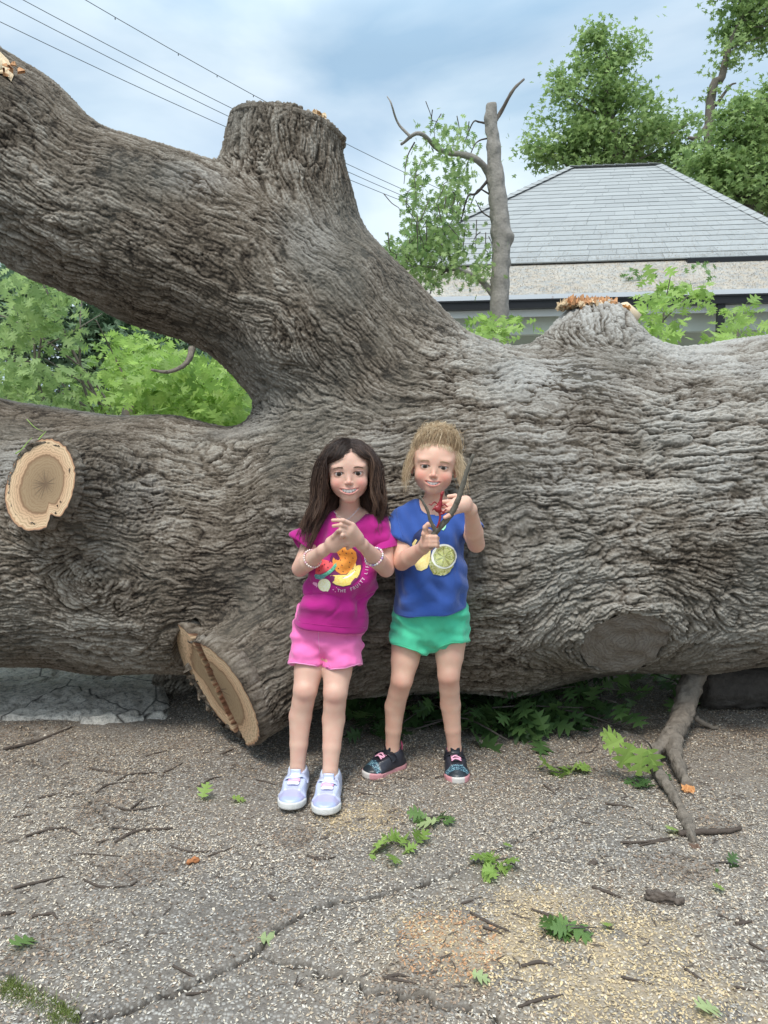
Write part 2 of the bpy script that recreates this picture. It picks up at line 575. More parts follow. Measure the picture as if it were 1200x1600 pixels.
V1, Q1 = part_mesh(front, 3)
V2, Q2 = part_mesh(~core, 1)
N = np.concatenate([vnormals(V1, Q1), vnormals(V2, Q2)])
V = np.concatenate([V1, V2]); Q2 = Q2 + len(V1)
print('tree quads', len(Q1), len(Q2))
# direction of growth at every vertex, blended between limbs
T = np.zeros_like(V); 
for (ch_, pts, rads) in limbs:
    for sg in ch_.segs:
        t_ = nrm(sg.b - sg.a)
        cc = (V - (sg.a + sg.b) / 2)
        reach = np.linalg.norm(sg.b - sg.a) / 2 + max(sg.ra, sg.rb) + 0.30
        msk = (cc * cc).sum(1) < reach * reach
        T[msk] += np.exp(-np.clip(sg.d(V[msk]), -0.2, 3) / 0.055)[:, None] * t_
# bark turns around the old knots
def swirl(c_, n_, r0, r1, amt):
    q = V - c_
    dist = np.linalg.norm(q, axis=1)
    tw = np.cross(n_, q) / (dist[:, None] + 1e-6)
    tl = np.linalg.norm(T, axis=1)
    sgn = np.sign((tw * T).sum(1))[:, None]
    T[:] = T + tw * sgn * (amt * tl * np.exp(-((dist - r0) / r1) ** 2))[:, None]
swirl(kc, kn, 0.25, 0.12, 2.2)
swirl(P(150, 905, 2.5), np.array([0, -1.0, 0]), 0.08, 0.09, 2.0)
swirl(P(425, 530, 2.6), np.array([0, -1.0, 0]), 0.10, 0.08, 1.2)
swirl(P(405, 232, 2.75), np.array([0, -1.0, 0]), 0.03, 0.05, 1.6)
T -= N * (T * N).sum(1)[:, None]
T /= np.linalg.norm(T, axis=1, keepdims=True) + 1e-9
B = np.cross(N, T)
wp = vnoise3(V, 0.30) * 0.012 + vnoise3(V, 0.09) * 0.0040
Vw = V + wp
big = np.clip(0.30 + 0.35 * noise(V, 0.7, 2) + 0.6 * np.clip((V[:, 0] - 0.1) * 2, 0, 1) * (V[:, 2] > 0.4), 0, 1.3)
n1 = lic(Vw, T, 0.092, 0.20, 15, 0)         # long interlaced furrows
n2 = lic(Vw, T, 0.041, 0.095, 13, 1)          # finer ones between
n3 = lic(V + wp * 0.5, T, 0.021, 0.024, 6, 2)
n4 = lic(Vw, B, 0.10, 0.025, 5, 1)          # cross cracks
n5 = noise(V, 0.013, 0)
r1 = np.clip(np.abs(n1) * 1.3, 0, 1) ** 0.6
r2 = np.clip(np.abs(n2) * 1.1, 0, 1) ** 0.6
r3 = np.clip(np.abs(n3), 0, 1.3) ** 0.8
r4 = np.clip(np.abs(n4) * 2.6, 0, 1) ** 0.6
H = 0.42 * r1 * (0.20 + 0.75 * big) + 0.36 * r2 + 0.22 * r3 + 0.15 * r4 + 0.05 * n5 + 0.05 * n1
H = H - np.percentile(H, 1); H = H / np.percentile(H, 99)
H = np.clip(H, 0, 1.15)
amp = 0.0125 + 0.0085 * big
capm = np.zeros(len(V))
discs = [(ctop, cutn, .26), (dcen, dn, .24), (lc, ln, .17), (kc, kn, .135)]
for (c_, n_, r_) in discs:
    q = V - c_
    pl = np.abs(q @ n_)
    dist = np.linalg.norm(q - (q @ n_)[:, None] * n_, axis=1)
    m_ = np.clip((0.045 - pl) / 0.012, 0, 1) * (dist < r_ * 1.15) * np.clip(((N @ n_) - 0.72) / 0.16, 0, 1)
    capm = np.maximum(capm, m_)
low = noise(V, 0.8, 1) * 0.010 + noise(V, 0.4, 2) * 0.006
disp = (H - 0.62) * amp + low
disp = disp * (1 - capm) - 0.070 * capm
Vd = V + N * disp[:, None]
up = np.clip(N[:, 2] * 0.8 + 0.1, 0, 1)
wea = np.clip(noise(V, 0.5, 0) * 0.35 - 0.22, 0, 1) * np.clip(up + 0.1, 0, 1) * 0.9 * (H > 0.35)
wx_sky = np.clip((V[:, 0] - 0.1) * 2, 0, 1) * (0.55 + 0.35 * np.clip(noise(V, 0.45, 1), -.6, 1.3)) * np.clip(N[:, 2] * 0.6 + 0.45, 0, 1) * np.clip(H * 1.4 - 0.35, 0, 1)  # right trunk lightened: weathered bark plus sky light painted on upward faces
tree = empty('fallen_oak', 'huge fallen oak with forked limbs and sawn stubs behind the two girls', 'fallen tree', loc=(0.5, 3.09, 0))
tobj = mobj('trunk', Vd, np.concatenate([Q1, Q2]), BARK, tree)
attr(tobj, 'ridge', H * (1 - capm) + 0.42 * capm); attr(tobj, 'weather_skylight', np.clip(wea + wx_sky, 0, 0.6))

# ---- sawn faces
stubb.carve = []
def outline(c_, n_, n=72, rmax=0.4, off=0.004, fixed=None):
    a = nrm(np.cross(n_, (0, 0, 1))); b = np.cross(a, n_)     # a: sideways, b: up-ish
    pc = c_ - n_ * 0.03
    th = np.linspace(0, 2 * math.pi, n, endpoint=False)
    if fixed: return a, b, th, np.full(n, fixed) * (1 + 0.05 * np.sin(3 * th + 1) + 0.03 * np.sin(5 * th))
    d_ = np.cos(th)[:, None] * a + np.sin(th)[:, None] * b
    lo = np.zeros(n); hi = np.full(n, rmax)
    rs = np.linspace(0.02, rmax, 60)
    val = np.stack([sdf_points(prims, pc + d_ * r_) for r_ in rs], 1)
    first = np.where((val > 0).any(1), np.argmax(val > 0, 1), len(rs) - 1)
    r_ = rs[first] - 0.003
    r_ = np.convolve(np.r_[r_[-2:], r_, r_[:2]], np.ones(5) / 5, 'valid')
    return a, b, th, np.minimum(r_, np.median(r_) * 1.5) + off
m = NT('sawn_wood')
rr = m.attr('rr'); ru = m.attr('ruv', 'Vector')
wob = m.noise(3.0, 3, vec=ru)
rings = m.math('SINE', m.math('MULTIPLY', m.math('ADD', rr, m.math('MULTIPLY', wob, 0.25)), 95))
fine = m.noise(60, 4, 0.7, vec=ru)
base = m.ramp(m.math('ADD', rr, m.math('MULTIPLY', m.math('SUBTRACT', wob, 0.5), 0.10)), [(0.0, (0.16, 0.10, 0.055)), (0.20, (0.30, 0.205, 0.115)), (0.56, (0.38, 0.265, 0.15)), (0.62, (0.24, 0.135, 0.07)), (0.66, (0.66, 0.42, 0.25)), (0.92, (0.80, 0.58, 0.36)), (0.965, (0.66, 0.36, 0.20)), (0.985, (0.20, 0.11, 0.07)), (1.0, (0.10, 0.065, 0.05))])
c = m.mix(m.ramp(rings, [(0.0, 0.0), (1.0, 0.48)]), base, (0.26, 0.155, 0.08))
c = m.mix(m.ramp(fine, [(0.35, 0.35), (0.6, 0)]), c, (0.22, 0.14, 0.08))
# heart shakes: dark rays from the pith
ang = m.attr('ang')
ray = m.n('ShaderNodeTexNoise', {'Scale': 5.0, 'Detail': 3}, noise_dimensions='1D'); m.l(ang, ray.inputs['W'])
rayf = m.math('MULTIPLY', m.ramp(ray.outputs['Fac'], [(0.55, 0), (0.60, 1)]), m.ramp(rr, [(0.0, 1.0), (0.10, .9), (0.36, 0.0)]))
c = m.mix(rayf, c, (0.07, 0.045, 0.03))
c = m.mix(m.ramp(rr, [(0.978, 0), (0.992, 1)]), c, m.mix(fine, (0.05, 0.038, 0.03), (0.17, 0.135, 0.11)))
c = m.mix(m.attr('torn'), c, m.mix(fine, (0.10, 0.035, 0.018), (0.33, 0.15, 0.075)))
m.set(Base_Color=c, Roughness=0.8)
m.bump(m.math('ADD', m.noise(90, 4, 0.7, vec=m.coord('Object', (1, 1, 0.12))), fine), 0.35, 0.003)
SAWN = m.m
def disc(name, c_, n_, label, rmax=0.4, push=0.008, off=0.004, centre=(0, 0), relief=None, mat=None, nr=26, n=96, notch=None, fixed=None, rim=0.060):
    a, b, th, ro = outline(c_, n_, n, rmax, off, fixed)
    r_ = np.random.default_rng(int(abs(c_[0]) * 1000))
    ro = ro * (1 + 0.012 * r_.standard_normal(n))
    if notch is not None:
        t0, wd, dep = notch
        dth = np.angle(np.exp(1j * (th - t0)))
        ro = ro * (1 - dep * np.clip(1 - np.abs(dth) / wd, 0, 1))
    V_ = []; rrv = []; an = []; uvs = []
    for i in range(nr + 1):
        f = i / nr
        u = np.cos(th) * ro * f; v = np.sin(th) * ro * f
        pu = (u + centre[0] * (1 - f)); pv = (v + centre[1] * (1 - f))
        dz = np.zeros(n) if relief is None else relief(pu, pv, f)
        last = dz
        V_.append(c_ + n_ * push + pu[:, None] * a + pv[:, None] * b + dz[:, None] * n_)
        rrv.append(np.full(n, f)); an.append(th); uvs.append(np.stack([pu * 8, pv * 8, 0 * pu], 1))
    V_ = np.concatenate(V_)
    i = np.arange(nr)[:, None] * n; j = np.arange(n)[None, :]; j2 = (j + 1) % n
    F_ = np.stack([i + j, i + n + j, i + n + j2, i + j2], -1).reshape(-1, 4)
    o = mobj(name, V_, F_, mat or SAWN, tree)
    if rim:
        nn = 260; tq = np.linspace(0, 2 * math.pi, nn, endpoint=False); rq = np.interp(tq, np.r_[th, 2 * math.pi], np.r_[ro, ro[0]]); zq = np.interp(tq, np.r_[th, 2 * math.pi], np.r_[last, last[0]])
        Vr = []; Hr = []; ns = 14
        for si in range(ns + 1):
            s_ = si / ns; dep = -rim * s_
            q0 = np.stack([rq * np.cos(tq), rq * np.sin(tq), np.full(nn, dep * .22)], 1)
            hh_ = np.clip(np.abs(noise(q0, .034, 1)) * 1.2, 0, 1) ** .6 * .65 + .35 * np.clip(np.abs(noise(q0, .016, 2)), 0, 1) ** .7
            rr_ = rq - 0.001 + (0.001 + .007 * hh_) * min(1, s_ * 5) - .075 * max(0, s_ - .55) ** 1.5
            Vr.append(c_ + n_ * (push + 0.001) + (rr_ * np.cos(tq))[:, None] * a + (rr_ * np.sin(tq))[:, None] * b + (zq * (1 - s_) + dep)[:, None] * n_); Hr.append(hh_ * .72 * (.5 + .5 * min(1, s_ * 4)))
        i2 = np.arange(ns)[:, None] * nn; j3 = np.arange(nn)[None, :]; j4 = (j3 + 1) % nn
        F2 = np.stack([i2 + j3, i2 + j4, i2 + nn + j4, i2 + nn + j3], -1).reshape(-1, 4)
        rm_ = mobj('bark_rim', np.concatenate(Vr), F2, BARK, tree)
        attr(rm_, 'ridge', np.concatenate(Hr)); attr(rm_, 'weather_skylight', np.zeros(len(F2) + nn))
    # make sure faces look outward
    if o.data.polygons[len(F_) // 2].normal.dot(Vector(n_)) < 0: o.data.flip_normals()
    attr(o, 'rr', np.concatenate(rrv)); attr(o, 'ang', np.concatenate(an) * 1.0); attr(o, 'ruv', np.concatenate(uvs), 'FLOAT_VECTOR')
    o['label'] = label
    return o, V_
o, _ = disc('sawn_face', lc, ln, 'pale oval sawn face with brown heartwood, on the left limb', 0.3, 0.002, -0.001, centre=(-0.02, 0.0), notch=(math.pi + 1.15, 0.2, 0.25))
def relief_b(u, v, f):
    q = noise(np.stack([u * 1.0, v * 3, u * 0], -1), 0.03, 1)
    band = (np.abs(u - 0.03 - 0.15 * v) < 0.042 + 0.004 * q)
    return np.where(band, -0.028 + 0.009 * q, np.where(u > 0.03 + .15 * v, 0.004, 0.020))
o, Vb = disc('sawn_face', dcen, dn, 'narrow-looking sawn face with a dark torn strip, on the low stub', 0.35, 0.002, -0.002, centre=(0, 0.02), relief=relief_b, nr=40, n=120)
a_ = nrm(np.cross(dn, (0, 0, 1))); b_ = np.cross(a_, dn)
uu = (Vb - dcen) @ a_; vv = (Vb - dcen) @ b_
attr(o, 'torn', (np.abs(uu - 0.03 - 0.15 * vv) < 0.046).astype(float))
disc('sawn_face', ctop, cutn, 'sawn top of the upright stub', 0.35, push=0.002, off=-0.004, rim=0.032)
m = NT('old_knot_wood')
rr = m.attr('rr'); wob = m.noise(5, 3, vec=m.attr('ruv', 'Vector'))
rings = m.math('SINE', m.math('MULTIPLY', m.math('ADD', rr, m.math('MULTIPLY', wob, 0.35)), 60))
c = m.mix(m.ramp(rings, [(0, 0), (1, 0.5)]), m.mix(wob, (0.150, 0.125, 0.10), (0.26, 0.225, 0.19)), (0.095, 0.075, 0.06))
m.set(Base_Color=c, Roughness=0.9); m.bump(m.math('ADD', rings, m.noise(120, 4, .7)), 0.4, 0.003)
def relief_k(u, v, f):
    return 0.004 * noise(np.stack([u, v, u * 0], -1), 0.08, 0) + 0.004 + 0.010 * (f > .8) * (1 - f)
disc('healed_knot', kc, kn, 'weathered grey oval knot low on the trunk', 0.4, -0.004, relief=relief_k, mat=m.m, fixed=0.158, rim=0)
# torn wood on the crest of the trunk
TORN = simple('torn_wood', (0.52, 0.27, 0.13), 0.85, 0.5, 120, 0.6, 0.004)
PALEW = simple('splintered_wood', (0.66, 0.50, 0.32), 0.85, 0.3, 90, 0.6, 0.004)
def splinters(name, c_, rx, ry, n, hmin, hmax, mat, parent, seed, lean=(0, 0, 1)):
    r_ = np.random.default_rng(seed); mb = MB()
    for _ in range(n):
        p = c_ + np.array([r_.uniform(-rx, rx), r_.uniform(-ry, ry), -0.01])
        h_ = r_.uniform(hmin, hmax); d_ = nrm(np.array(lean) + r_.normal(0, 0.5, 3))
        w0 = r_.uniform(0.006, 0.016)
        s_ = nrm(np.cross(d_, r_.normal(0, 1, 3))) * w0; t_ = nrm(np.cross(d_, s_)) * w0 * 0.5
        mb.add([p - s_ - t_, p + s_ - t_, p + s_ + t_, p - s_ + t_, p + d_ * h_ + s_ * 0.4, p + d_ * h_ * 0.8 - s_ * 0.3], [(0, 1, 4, 5), (1, 2, 4), (2, 3, 5, 4), (3, 0, 5)])
    return mb.obj(name, mat, parent, smooth=False)
bt = P(925, 484, 3.10)
o = splinters('torn_crest', bt + (-.02, -.03, .020), 0.10, 0.05, 380, 0.012, 0.042, TORN, tree, 3); o['label'] = 'orange torn wood on the hump of the trunk'
splinters('splintered_wood', bt + (-0.045, -.03, .016), 0.10, 0.05, 260, 0.01, 0.034, PALEW, tree, 5)
ct = P(470, 183, 2.95)
splinters('splintered_wood', ct, 0.10, 0.06, 90, 0.005, 0.02, PALEW, tree, 6)
o = splinters('torn_bark', P(8, 104, 2.60), 0.05, 0.04, 10, 0.01, 0.02, TORN, tree, 8)
# ================================================================== pavement
m = NT('pavement')
co = m.coord()
ag = m.n('ShaderNodeTexVoronoi', {'Scale': 135.0, 'Vector': co}); d1 = ag.outputs['Distance']; col1 = ag.outputs['Color']
sep = m.n('ShaderNodeSeparateColor', {'Color': col1}).outputs[0]
stone = m.ramp(sep, [(0.0, (0.12, 0.107, 0.094)), (0.45, (0.26, 0.237, 0.212)), (0.75, (0.41, 0.38, 0.34)), (1.0, (0.58, 0.545, 0.49))])
c = m.mix(m.ramp(d1, [(0.30, 0), (0.62, 1)]), stone, (0.18, 0.158, 0.135))
big = m.noise(1.3, 5, 0.6); mid = m.noise(14, 5, 0.65)
c = m.mix(m.ramp(big, [(0.40, 0.0), (0.66, 0.6)]), c, (0.30, 0.25, 0.20))
c = m.mix(m.ramp(mid, [(0.45, 0.0), (0.75, 0.4)]), c, (0.14, 0.11, 0.088))
c = m.mix(m.math('MULTIPLY', m.attr('sawdust'), m.ramp(m.noise(60, 4, 0.7), [(0.3, 0.35), (0.6, 1)])), c, (0.50, 0.385, 0.25))
c = m.mix(m.attr('crack'), c, (0.026, 0.021, 0.017))
m.set(Base_Color=c, Roughness=0.9)
m.b.inputs['Specular IOR Level'].default_value = 0.2
m.bump(m.math('ADD', m.math('MULTIPLY', d1, -1.0), m.noise(300, 3, 0.7)), 0.8, 0.004)
PAVE = m.m
cracks = [
    [(160, 1592), (250, 1560), (330, 1528), (395, 1492), (420, 1462), (452, 1440), (520, 1412), (570, 1402), (625, 1388), (700, 1370)],
    [(415, 1490), (470, 1506), (530, 1524), (580, 1540), (640, 1552), (700, 1566), (760, 1590), (800, 1620)],
    [(150, 1592), (120, 1640)], [(0, 1528), (40, 1545), (100, 1575), (150, 1592)],
    [(0, 1232), (60, 1205), (55, 1160), (30, 1130)], [(60, 1205), (130, 1250), (180, 1300)],
    [(700, 1370), (790, 1320), (880, 1290), (960, 1262)],
    [(1010, 1330), (1100, 1345), (1190, 1338)],
]
cr_pts = []
for ci, cr in enumerate(cracks):
    g_ = np.array([G(x, y)[:2] for x, y in cr])
    pth = catmull(np.c_[g_, np.zeros(len(g_))], 14)[:, :2]
    j_ = noise(np.c_[pth, np.full(len(pth), ci)], 0.07, 0)[:, None] * 0.006
    cr_pts.append((pth + j_ + noise(np.c_[pth, np.full(len(pth), ci)], 0.02, 1)[:, None] * 0.0025, [0.0056, 0.0050, 0.005, 0.004, 0.0035, 0.0035, 0.0035, 0.003][ci]))
gxs = axis_grid([(-120, -12, 6), (-12, -2.4, 0.4), (-2.4, -1.15, 0.03), (-1.15, 1.25, 0.0075), (1.25, 2.6, 0.03), (2.6, 12, 0.4), (12, 120, 6)])
gys = axis_grid([(-8, 1.0, 0.5), (1.0, 2.3, 0.0065), (2.3, 3.4, 0.014), (3.4, 6, 0.05), (6, 20, 0.5), (20, 300, 10)])
GX, GY = np.meshgrid(gxs, gys, indexing='ij')
P2 = np.stack([GX.ravel(), GY.ravel(), np.zeros(GX.size)], 1)
near = (np.abs(P2[:, 0]) < 2.6) & (P2[:, 1] < 6) & (P2[:, 1] > 0.9)
zz = np.zeros(len(P2)); ck = np.zeros(len(P2))
zz[near] = noise(P2[near], 0.9, 0) * 0.006 + noise(P2[near], 0.22, 1) * 0.0022 + noise(P2[near], 0.03, 2) * 0.0010
zz[near] *= np.clip((6 - P2[near, 1]) / 1.0, 0, 1) * np.clip((2.6 - np.abs(P2[near, 0])) / 0.4, 0, 1)
for pth, wd in cr_pts:
    lo = pth.min(0) - 0.06; hi = pth.max(0) + 0.06
    sel = np.where((P2[:, 0] > lo[0]) & (P2[:, 0] < hi[0]) & (P2[:, 1] > lo[1]) & (P2[:, 1] < hi[1]))[0]
    if len(sel) == 0: continue
    dmin = np.full(len(sel), 9.0)
    for a, b in zip(pth[:-1], pth[1:]):
        ba = b - a; q = P2[sel, :2] - a
        t = np.clip((q @ ba) / (ba @ ba + 1e-12), 0, 1)
        dmin = np.minimum(dmin, np.linalg.norm(q - t[:, None] * ba, axis=1))
    dmin = dmin * (1 + .30 * noise(P2[sel], .035, 2)) + .001 * noise(P2[sel], .015, 0); prof = np.exp(-(np.abs(dmin) / wd) ** 3); side = np.exp(-(dmin / (wd * 4.5)) ** 2)
    zz[sel] += -0.016 * prof + 0.0012 * (side - prof)
    ck[sel] = np.maximum(ck[sel], prof)
def ground_z(x, y):
    i = np.clip(np.searchsorted(gxs, x) - 1, 0, len(gxs) - 2); j = np.clip(np.searchsorted(gys, y) - 1, 0, len(gys) - 2)
    Z = zz.reshape(GX.shape)
    return Z[i, j]
P2[:, 2] = zz
nx_, ny_ = len(gxs), len(gys)
ii = (np.arange(nx_ - 1)[:, None] * ny_ + np.arange(ny_ - 1)[None, :]).ravel()
gF = np.stack([ii, ii + ny_, ii + ny_ + 1, ii + 1], 1)
go = mobj('pavement', P2, gF, PAVE)
tag(go, kind='structure')
attr(go, 'crack', ck)
saw_spots = ((850, 1430, .20), (950, 1470, .20), (790, 1485, .18), (1000, 1560, .24), (690, 1465, .15), (560, 1275, .11), (1150, 1590, .15))
sdg = np.zeros(len(P2))
for (px, py, rr_) in saw_spots:
    g_ = G(px, py); sdg = np.maximum(sdg, np.exp(-(((P2[:, 0] - g_[0]) ** 2 + ((P2[:, 1] - g_[1]) * 1.5) ** 2) / rr_ ** 2)))
sdg[near] *= np.clip(.75 + .35 * noise(P2[near], .12, 1), 0, 1.2)
attr(go, 'sawdust', np.clip(sdg * .8, 0, .8))

# chaff, seeds and saw chips spread over the pavement
m = NT('wood_chaff')
m.set(Base_Color=m.attr('Col', 'Color'), Roughness=0.85)
CHAFF = m.m
r_ = np.random.default_rng(11)
NC = 230000
yy = np.sqrt(r_.uniform(1.18 ** 2, 3.5 ** 2, NC)); xx = r_.uniform(-1, 1, NC) * 0.60 * yy
dens = 0.75 + 0.22 * noise(np.stack([xx, yy, xx * 0], 1), 0.6, 1)
dens -= 0.25 * ((xx < -0.1) & (yy < 1.75))
sd = np.zeros(NC)
for (px, py, rr_) in ((850, 1430, .20), (950, 1470, .22), (800, 1480, .2), (1000, 1560, .25), (700, 1450, .16), (560, 1280, .15)):
    g_ = G(px, py); sd = np.maximum(sd, np.exp(-(((xx - g_[0]) ** 2 + ((yy - g_[1]) * 1.4) ** 2) / rr_ ** 2)))
dens = np.clip(dens + sd * 0.5, 0.12, 1)
k = r_.uniform(0, 1, NC) < dens
xx, yy, sd = xx[k], yy[k], sd[k]; NC = len(xx)
zc = ground_z(xx, yy) + r_.uniform(0.0008, 0.0030, NC)
L_ = r_.uniform(0.0018, 0.0052, NC); W_ = L_ * r_.uniform(0.25, 0.6, NC)
an = r_.uniform(0, 2 * math.pi, NC)
dx, dy = np.cos(an), np.sin(an)
tl = r_.normal(0, 0.25, NC); tw = r_.normal(0, 0.3, NC)
c0 = np.stack([xx, yy, zc], 1)
e1 = np.stack([dx * L_, dy * L_, tl * L_], 1); e2 = np.stack([-dy * W_, dx * W_, tw * W_], 1)
Vc = np.stack([c0 - e1, c0 + e2 * 1.0, c0 + e1, c0 - e2], 1).reshape(-1, 3)
Fc = np.arange(NC * 4).reshape(-1, 4)
t = r_.uniform(0, 1, NC)
pal = np.array([(0.58, 0.49, 0.375), (0.47, 0.37, 0.26), (0.30, 0.21, 0.145), (0.63, 0.56, 0.46), (0.12, 0.085, 0.06), (0.44, 0.40, 0.35)])
far_ = (r_.uniform(0, 1, NC) < np.clip((yy - 2.0) / .8, 0, .45)) | (noise(np.stack([xx, yy, 0 * xx], 1), .35, 2) > 1.1)
ci = r_.choice(6, NC, p=[.27, .19, .13, .20, .08, .13])
ci = np.where(far_ & (ci != 4), r_.choice([1, 2, 2, 4], NC), ci)
col = pal[ci] * r_.uniform(0.8, 1.2, (NC, 1))
sw = (sd * r_.uniform(0.3, 1.3, NC) > 0.45)
col[sw] = np.array([0.62, 0.47, 0.27]) * r_.uniform(0.75, 1.15, (sw.sum(), 1))
ow = (np.hypot(xx - G(700, 1470)[0], yy - G(700, 1470)[1]) < 0.12) & (r_.uniform(0, 1, NC) < 0.5)
col[ow] = np.array([0.48, 0.26, 0.13]) * r_.uniform(0.8, 1.2, (ow.sum(), 1))
ch = mobj('wood_chaff', Vc, Fc, CHAFF, smooth=False)
tag(ch, 'pale and brown chaff and saw chips strewn over the pavement', 'chaff', kind='stuff')
attr(ch, 'Col', np.repeat(col, 4, 0), 'FLOAT_COLOR')

# raised sheet of pavement under the left limb, its daylight painted in pale
m = NT('pavement_painted_bright')
f = m.noise(9, 7, 0.7); g_ = m.noise(48, 6, 0.75)
c = m.mix(f, (0.60, 0.54, 0.46), (0.84, 0.77, 0.67)); c = m.mix(m.ramp(g_, [(0.46, 0), (0.62, 0.8)]), c, (0.20, 0.18, 0.155)); ck_ = m.vor(2.6, vec=m.coord('Object'), feature='DISTANCE_TO_EDGE'); c = m.mix(m.ramp(ck_, [(0.0, 1), (0.018, 0)]), c, (0.07, 0.06, 0.05))
m.set(Base_Color=c, Roughness=0.9); m.bump(m.math('ADD', f, g_), 0.9, 0.01)
LIT_PAVE = m.m
sx = axis_grid([(-3.4, -0.82, 0.02)]); sy = axis_grid([(2.80, 4.7, 0.02)])
SX, SY = np.meshgrid(sx, sy, indexing='ij'); pp = np.stack([SX.ravel(), SY.ravel(), 0 * SX.ravel()], 1)
edge = noise(pp, 0.5, 0) * 0.02
pp[:, 2] = 0.034 + noise(pp, 0.5, 1) * 0.008 + noise(pp, 0.07, 2) * 0.005 - 0.02 * (np.abs(noise(pp, 0.6, 2)) < .05)
nfront = 2.84 + edge; nright = -0.90 - (SY.ravel() - 2.84) * 0.12 + edge
pp[:, 2] = np.where((pp[:, 1] < nfront) | (pp[:, 0] > nright), -0.03, pp[:, 2])
ii = (np.arange(len(sx) - 1)[:, None] * len(sy) + np.arange(len(sy) - 1)[None, :]).ravel()
sl_ = mobj('lit_pavement', pp, np.stack([ii, ii + len(sy), ii + len(sy) + 1, ii + 1], 1), LIT_PAVE)
tag(sl_, kind='structure')
# ================================================================== leaves
def leaf_shape(detail=2):
    """pin-oak leaf, unit length along +x: a narrow blade with pointed lobes swept forward on both sides"""
    if detail == 2:
        sin_ = [(0.0, .010), (.13, .022), (.33, .075), (.60, .085), (.82, .070), (1.0, .004)]
        tips = [None, ((.17, .22), (.27, .36)), ((.43, .34), (.62, .52)), ((.70, .26), (.88, .37)), ((.90, .10), (.96, .12))]
    elif detail == 1:
        sin_ = [(0.0, .010), (.14, .022), (.34, .060), (.61, .068), (.82, .055), (1.0, .004)]
        tips = [None, ((.17, .17), (.26, .32)), ((.43, .26), (.60, .48)), ((.70, .20), (.87, .34)), None]
    else:
        sin_ = [(0.0, .010), (.20, .05), (.62, .07), (1.0, .004)]
        tips = [((.04, .12), (.14, .26)), ((.36, .24), (.52, .42)), None]
    zf = lambda x, y: 0.16 * abs(y) - 0.14 * (x - 0.4) ** 2 - 0.22 * y * y
    V_ = []; F_ = []
    for sgn in (1, -1):
        b0 = len(V_)
        for (x, y) in sin_:
            V_.append((x, 0, zf(x, 0))); V_.append((x, sgn * y, zf(x, y)))
        for i in range(len(sin_) - 1):
            q = (b0 + 2 * i, b0 + 2 * i + 2, b0 + 2 * i + 3, b0 + 2 * i + 1)
            F_.append(q if sgn > 0 else q[::-1])
            if tips[i] is not None:
                (ax, ay), (tx, ty) = tips[i]; k = len(V_)
                V_ += [(tx, sgn * ty, zf(tx, ty)), (ax, sgn * ay, zf(ax, ay))]
                q = (b0 + 2 * i + 1, b0 + 2 * i + 3, k, k + 1)
                F_.append(q if sgn > 0 else q[::-1])
    return np.array(V_), np.array(F_)
LEAF = {d: leaf_shape(d) for d in (0, 1, 2)}
def leaf_mat(name, c1, c2, trans=0.35):
    m = NT(name)
    v = m.attr('lv')
    f = m.noise(25, 3)
    c = m.mix(v, c1, c2)
    c = m.mix(m.math('MULTIPLY', f, 0.4), c, tuple(min(1, x * 1.5) for x in c2))
    m.set(Base_Color=c, Roughness=0.5)
    m.b.inputs['Specular IOR Level'].default_value = 0.35
    tr = m.n('ShaderNodeBsdfTranslucent', {'Color': m.mix(v, tuple(x * 1.3 for x in c1), tuple(min(1, x * 1.6) for x in c2))})
    ad = m.n('ShaderNodeMixShader', {0: trans}); m.l(m.b.outputs[0], ad.inputs[1]); m.l(tr.outputs[0], ad.inputs[2])
    m.l(ad.outputs[0], m.out.inputs['Surface'])
    return m.m
LM_BRIGHT = leaf_mat('fresh_leaf', (0.15, 0.25, 0.05), (0.36, 0.50, 0.13), 0.45)
LM_MID = leaf_mat('oak_leaf', (0.08, 0.15, 0.045), (0.18, 0.29, 0.09), .4)
LM_DARK = leaf_mat('dark_leaf', (0.035, 0.075, 0.025), (0.08, 0.15, 0.045))  # deeper green than the plain oak leaf
LM_FAR = leaf_mat('distant_leaf_haze', (0.08, 0.14, 0.08), (0.17, 0.25, 0.14))  # air haze painted into the leaf colour, bluer and paler
LM_FARG = leaf_mat('yellow_green_leaf', (0.15, 0.23, 0.075), (0.32, 0.42, 0.16), .45)  # lighter, yellower green
WOOD = simple('branch_bark', (0.15, 0.125, 0.10), 0.9, 0.4, 45, 0.7, 0.006)
WOODG = simple('grey_branch_bark', (0.27, 0.245, 0.215), 0.9, 0.35, 38, 0.8, 0.01)
def rand_rot(n, r_, droop=0.0, flatness=0.5):
    """leaf frames: x axis (leaf direction), z axis (leaf normal)"""
    x = r_.normal(0, 1, (n, 3)); x[:, 2] = x[:, 2] * 0.5 - droop
    x /= np.linalg.norm(x, axis=1, keepdims=True)
    z = r_.normal(0, 1, (n, 3)); z[:, 2] = np.abs(z[:, 2]) + flatness
    y = np.cross(z, x); y /= np.linalg.norm(y, axis=1, keepdims=True) + 1e-9
    z = np.cross(x, y)
    return x, y, z
def leaves_mesh(pos, size, r_, detail=1, droop=0.3, flatness=0.5):
    V0, F0 = LEAF[detail]
    n = len(pos); x, y, z = rand_rot(n, r_, droop, flatness)
    s = np.asarray(size) * r_.uniform(0.7, 1.2, n)
    V_ = pos[:, None, :] + s[:, None, None] * (V0[None, :, 0:1] * x[:, None] + V0[None, :, 1:2] * y[:, None] + V0[None, :, 2:3] * z[:, None])
    F_ = (F0[None] + (np.arange(n) * len(V0))[:, None, None]).reshape(-1, 4)
    lv = np.repeat(np.clip(r_.normal(0.45, 0.28, n), 0, 1), len(V0))
    return V_.reshape(-1, 3), F_, lv
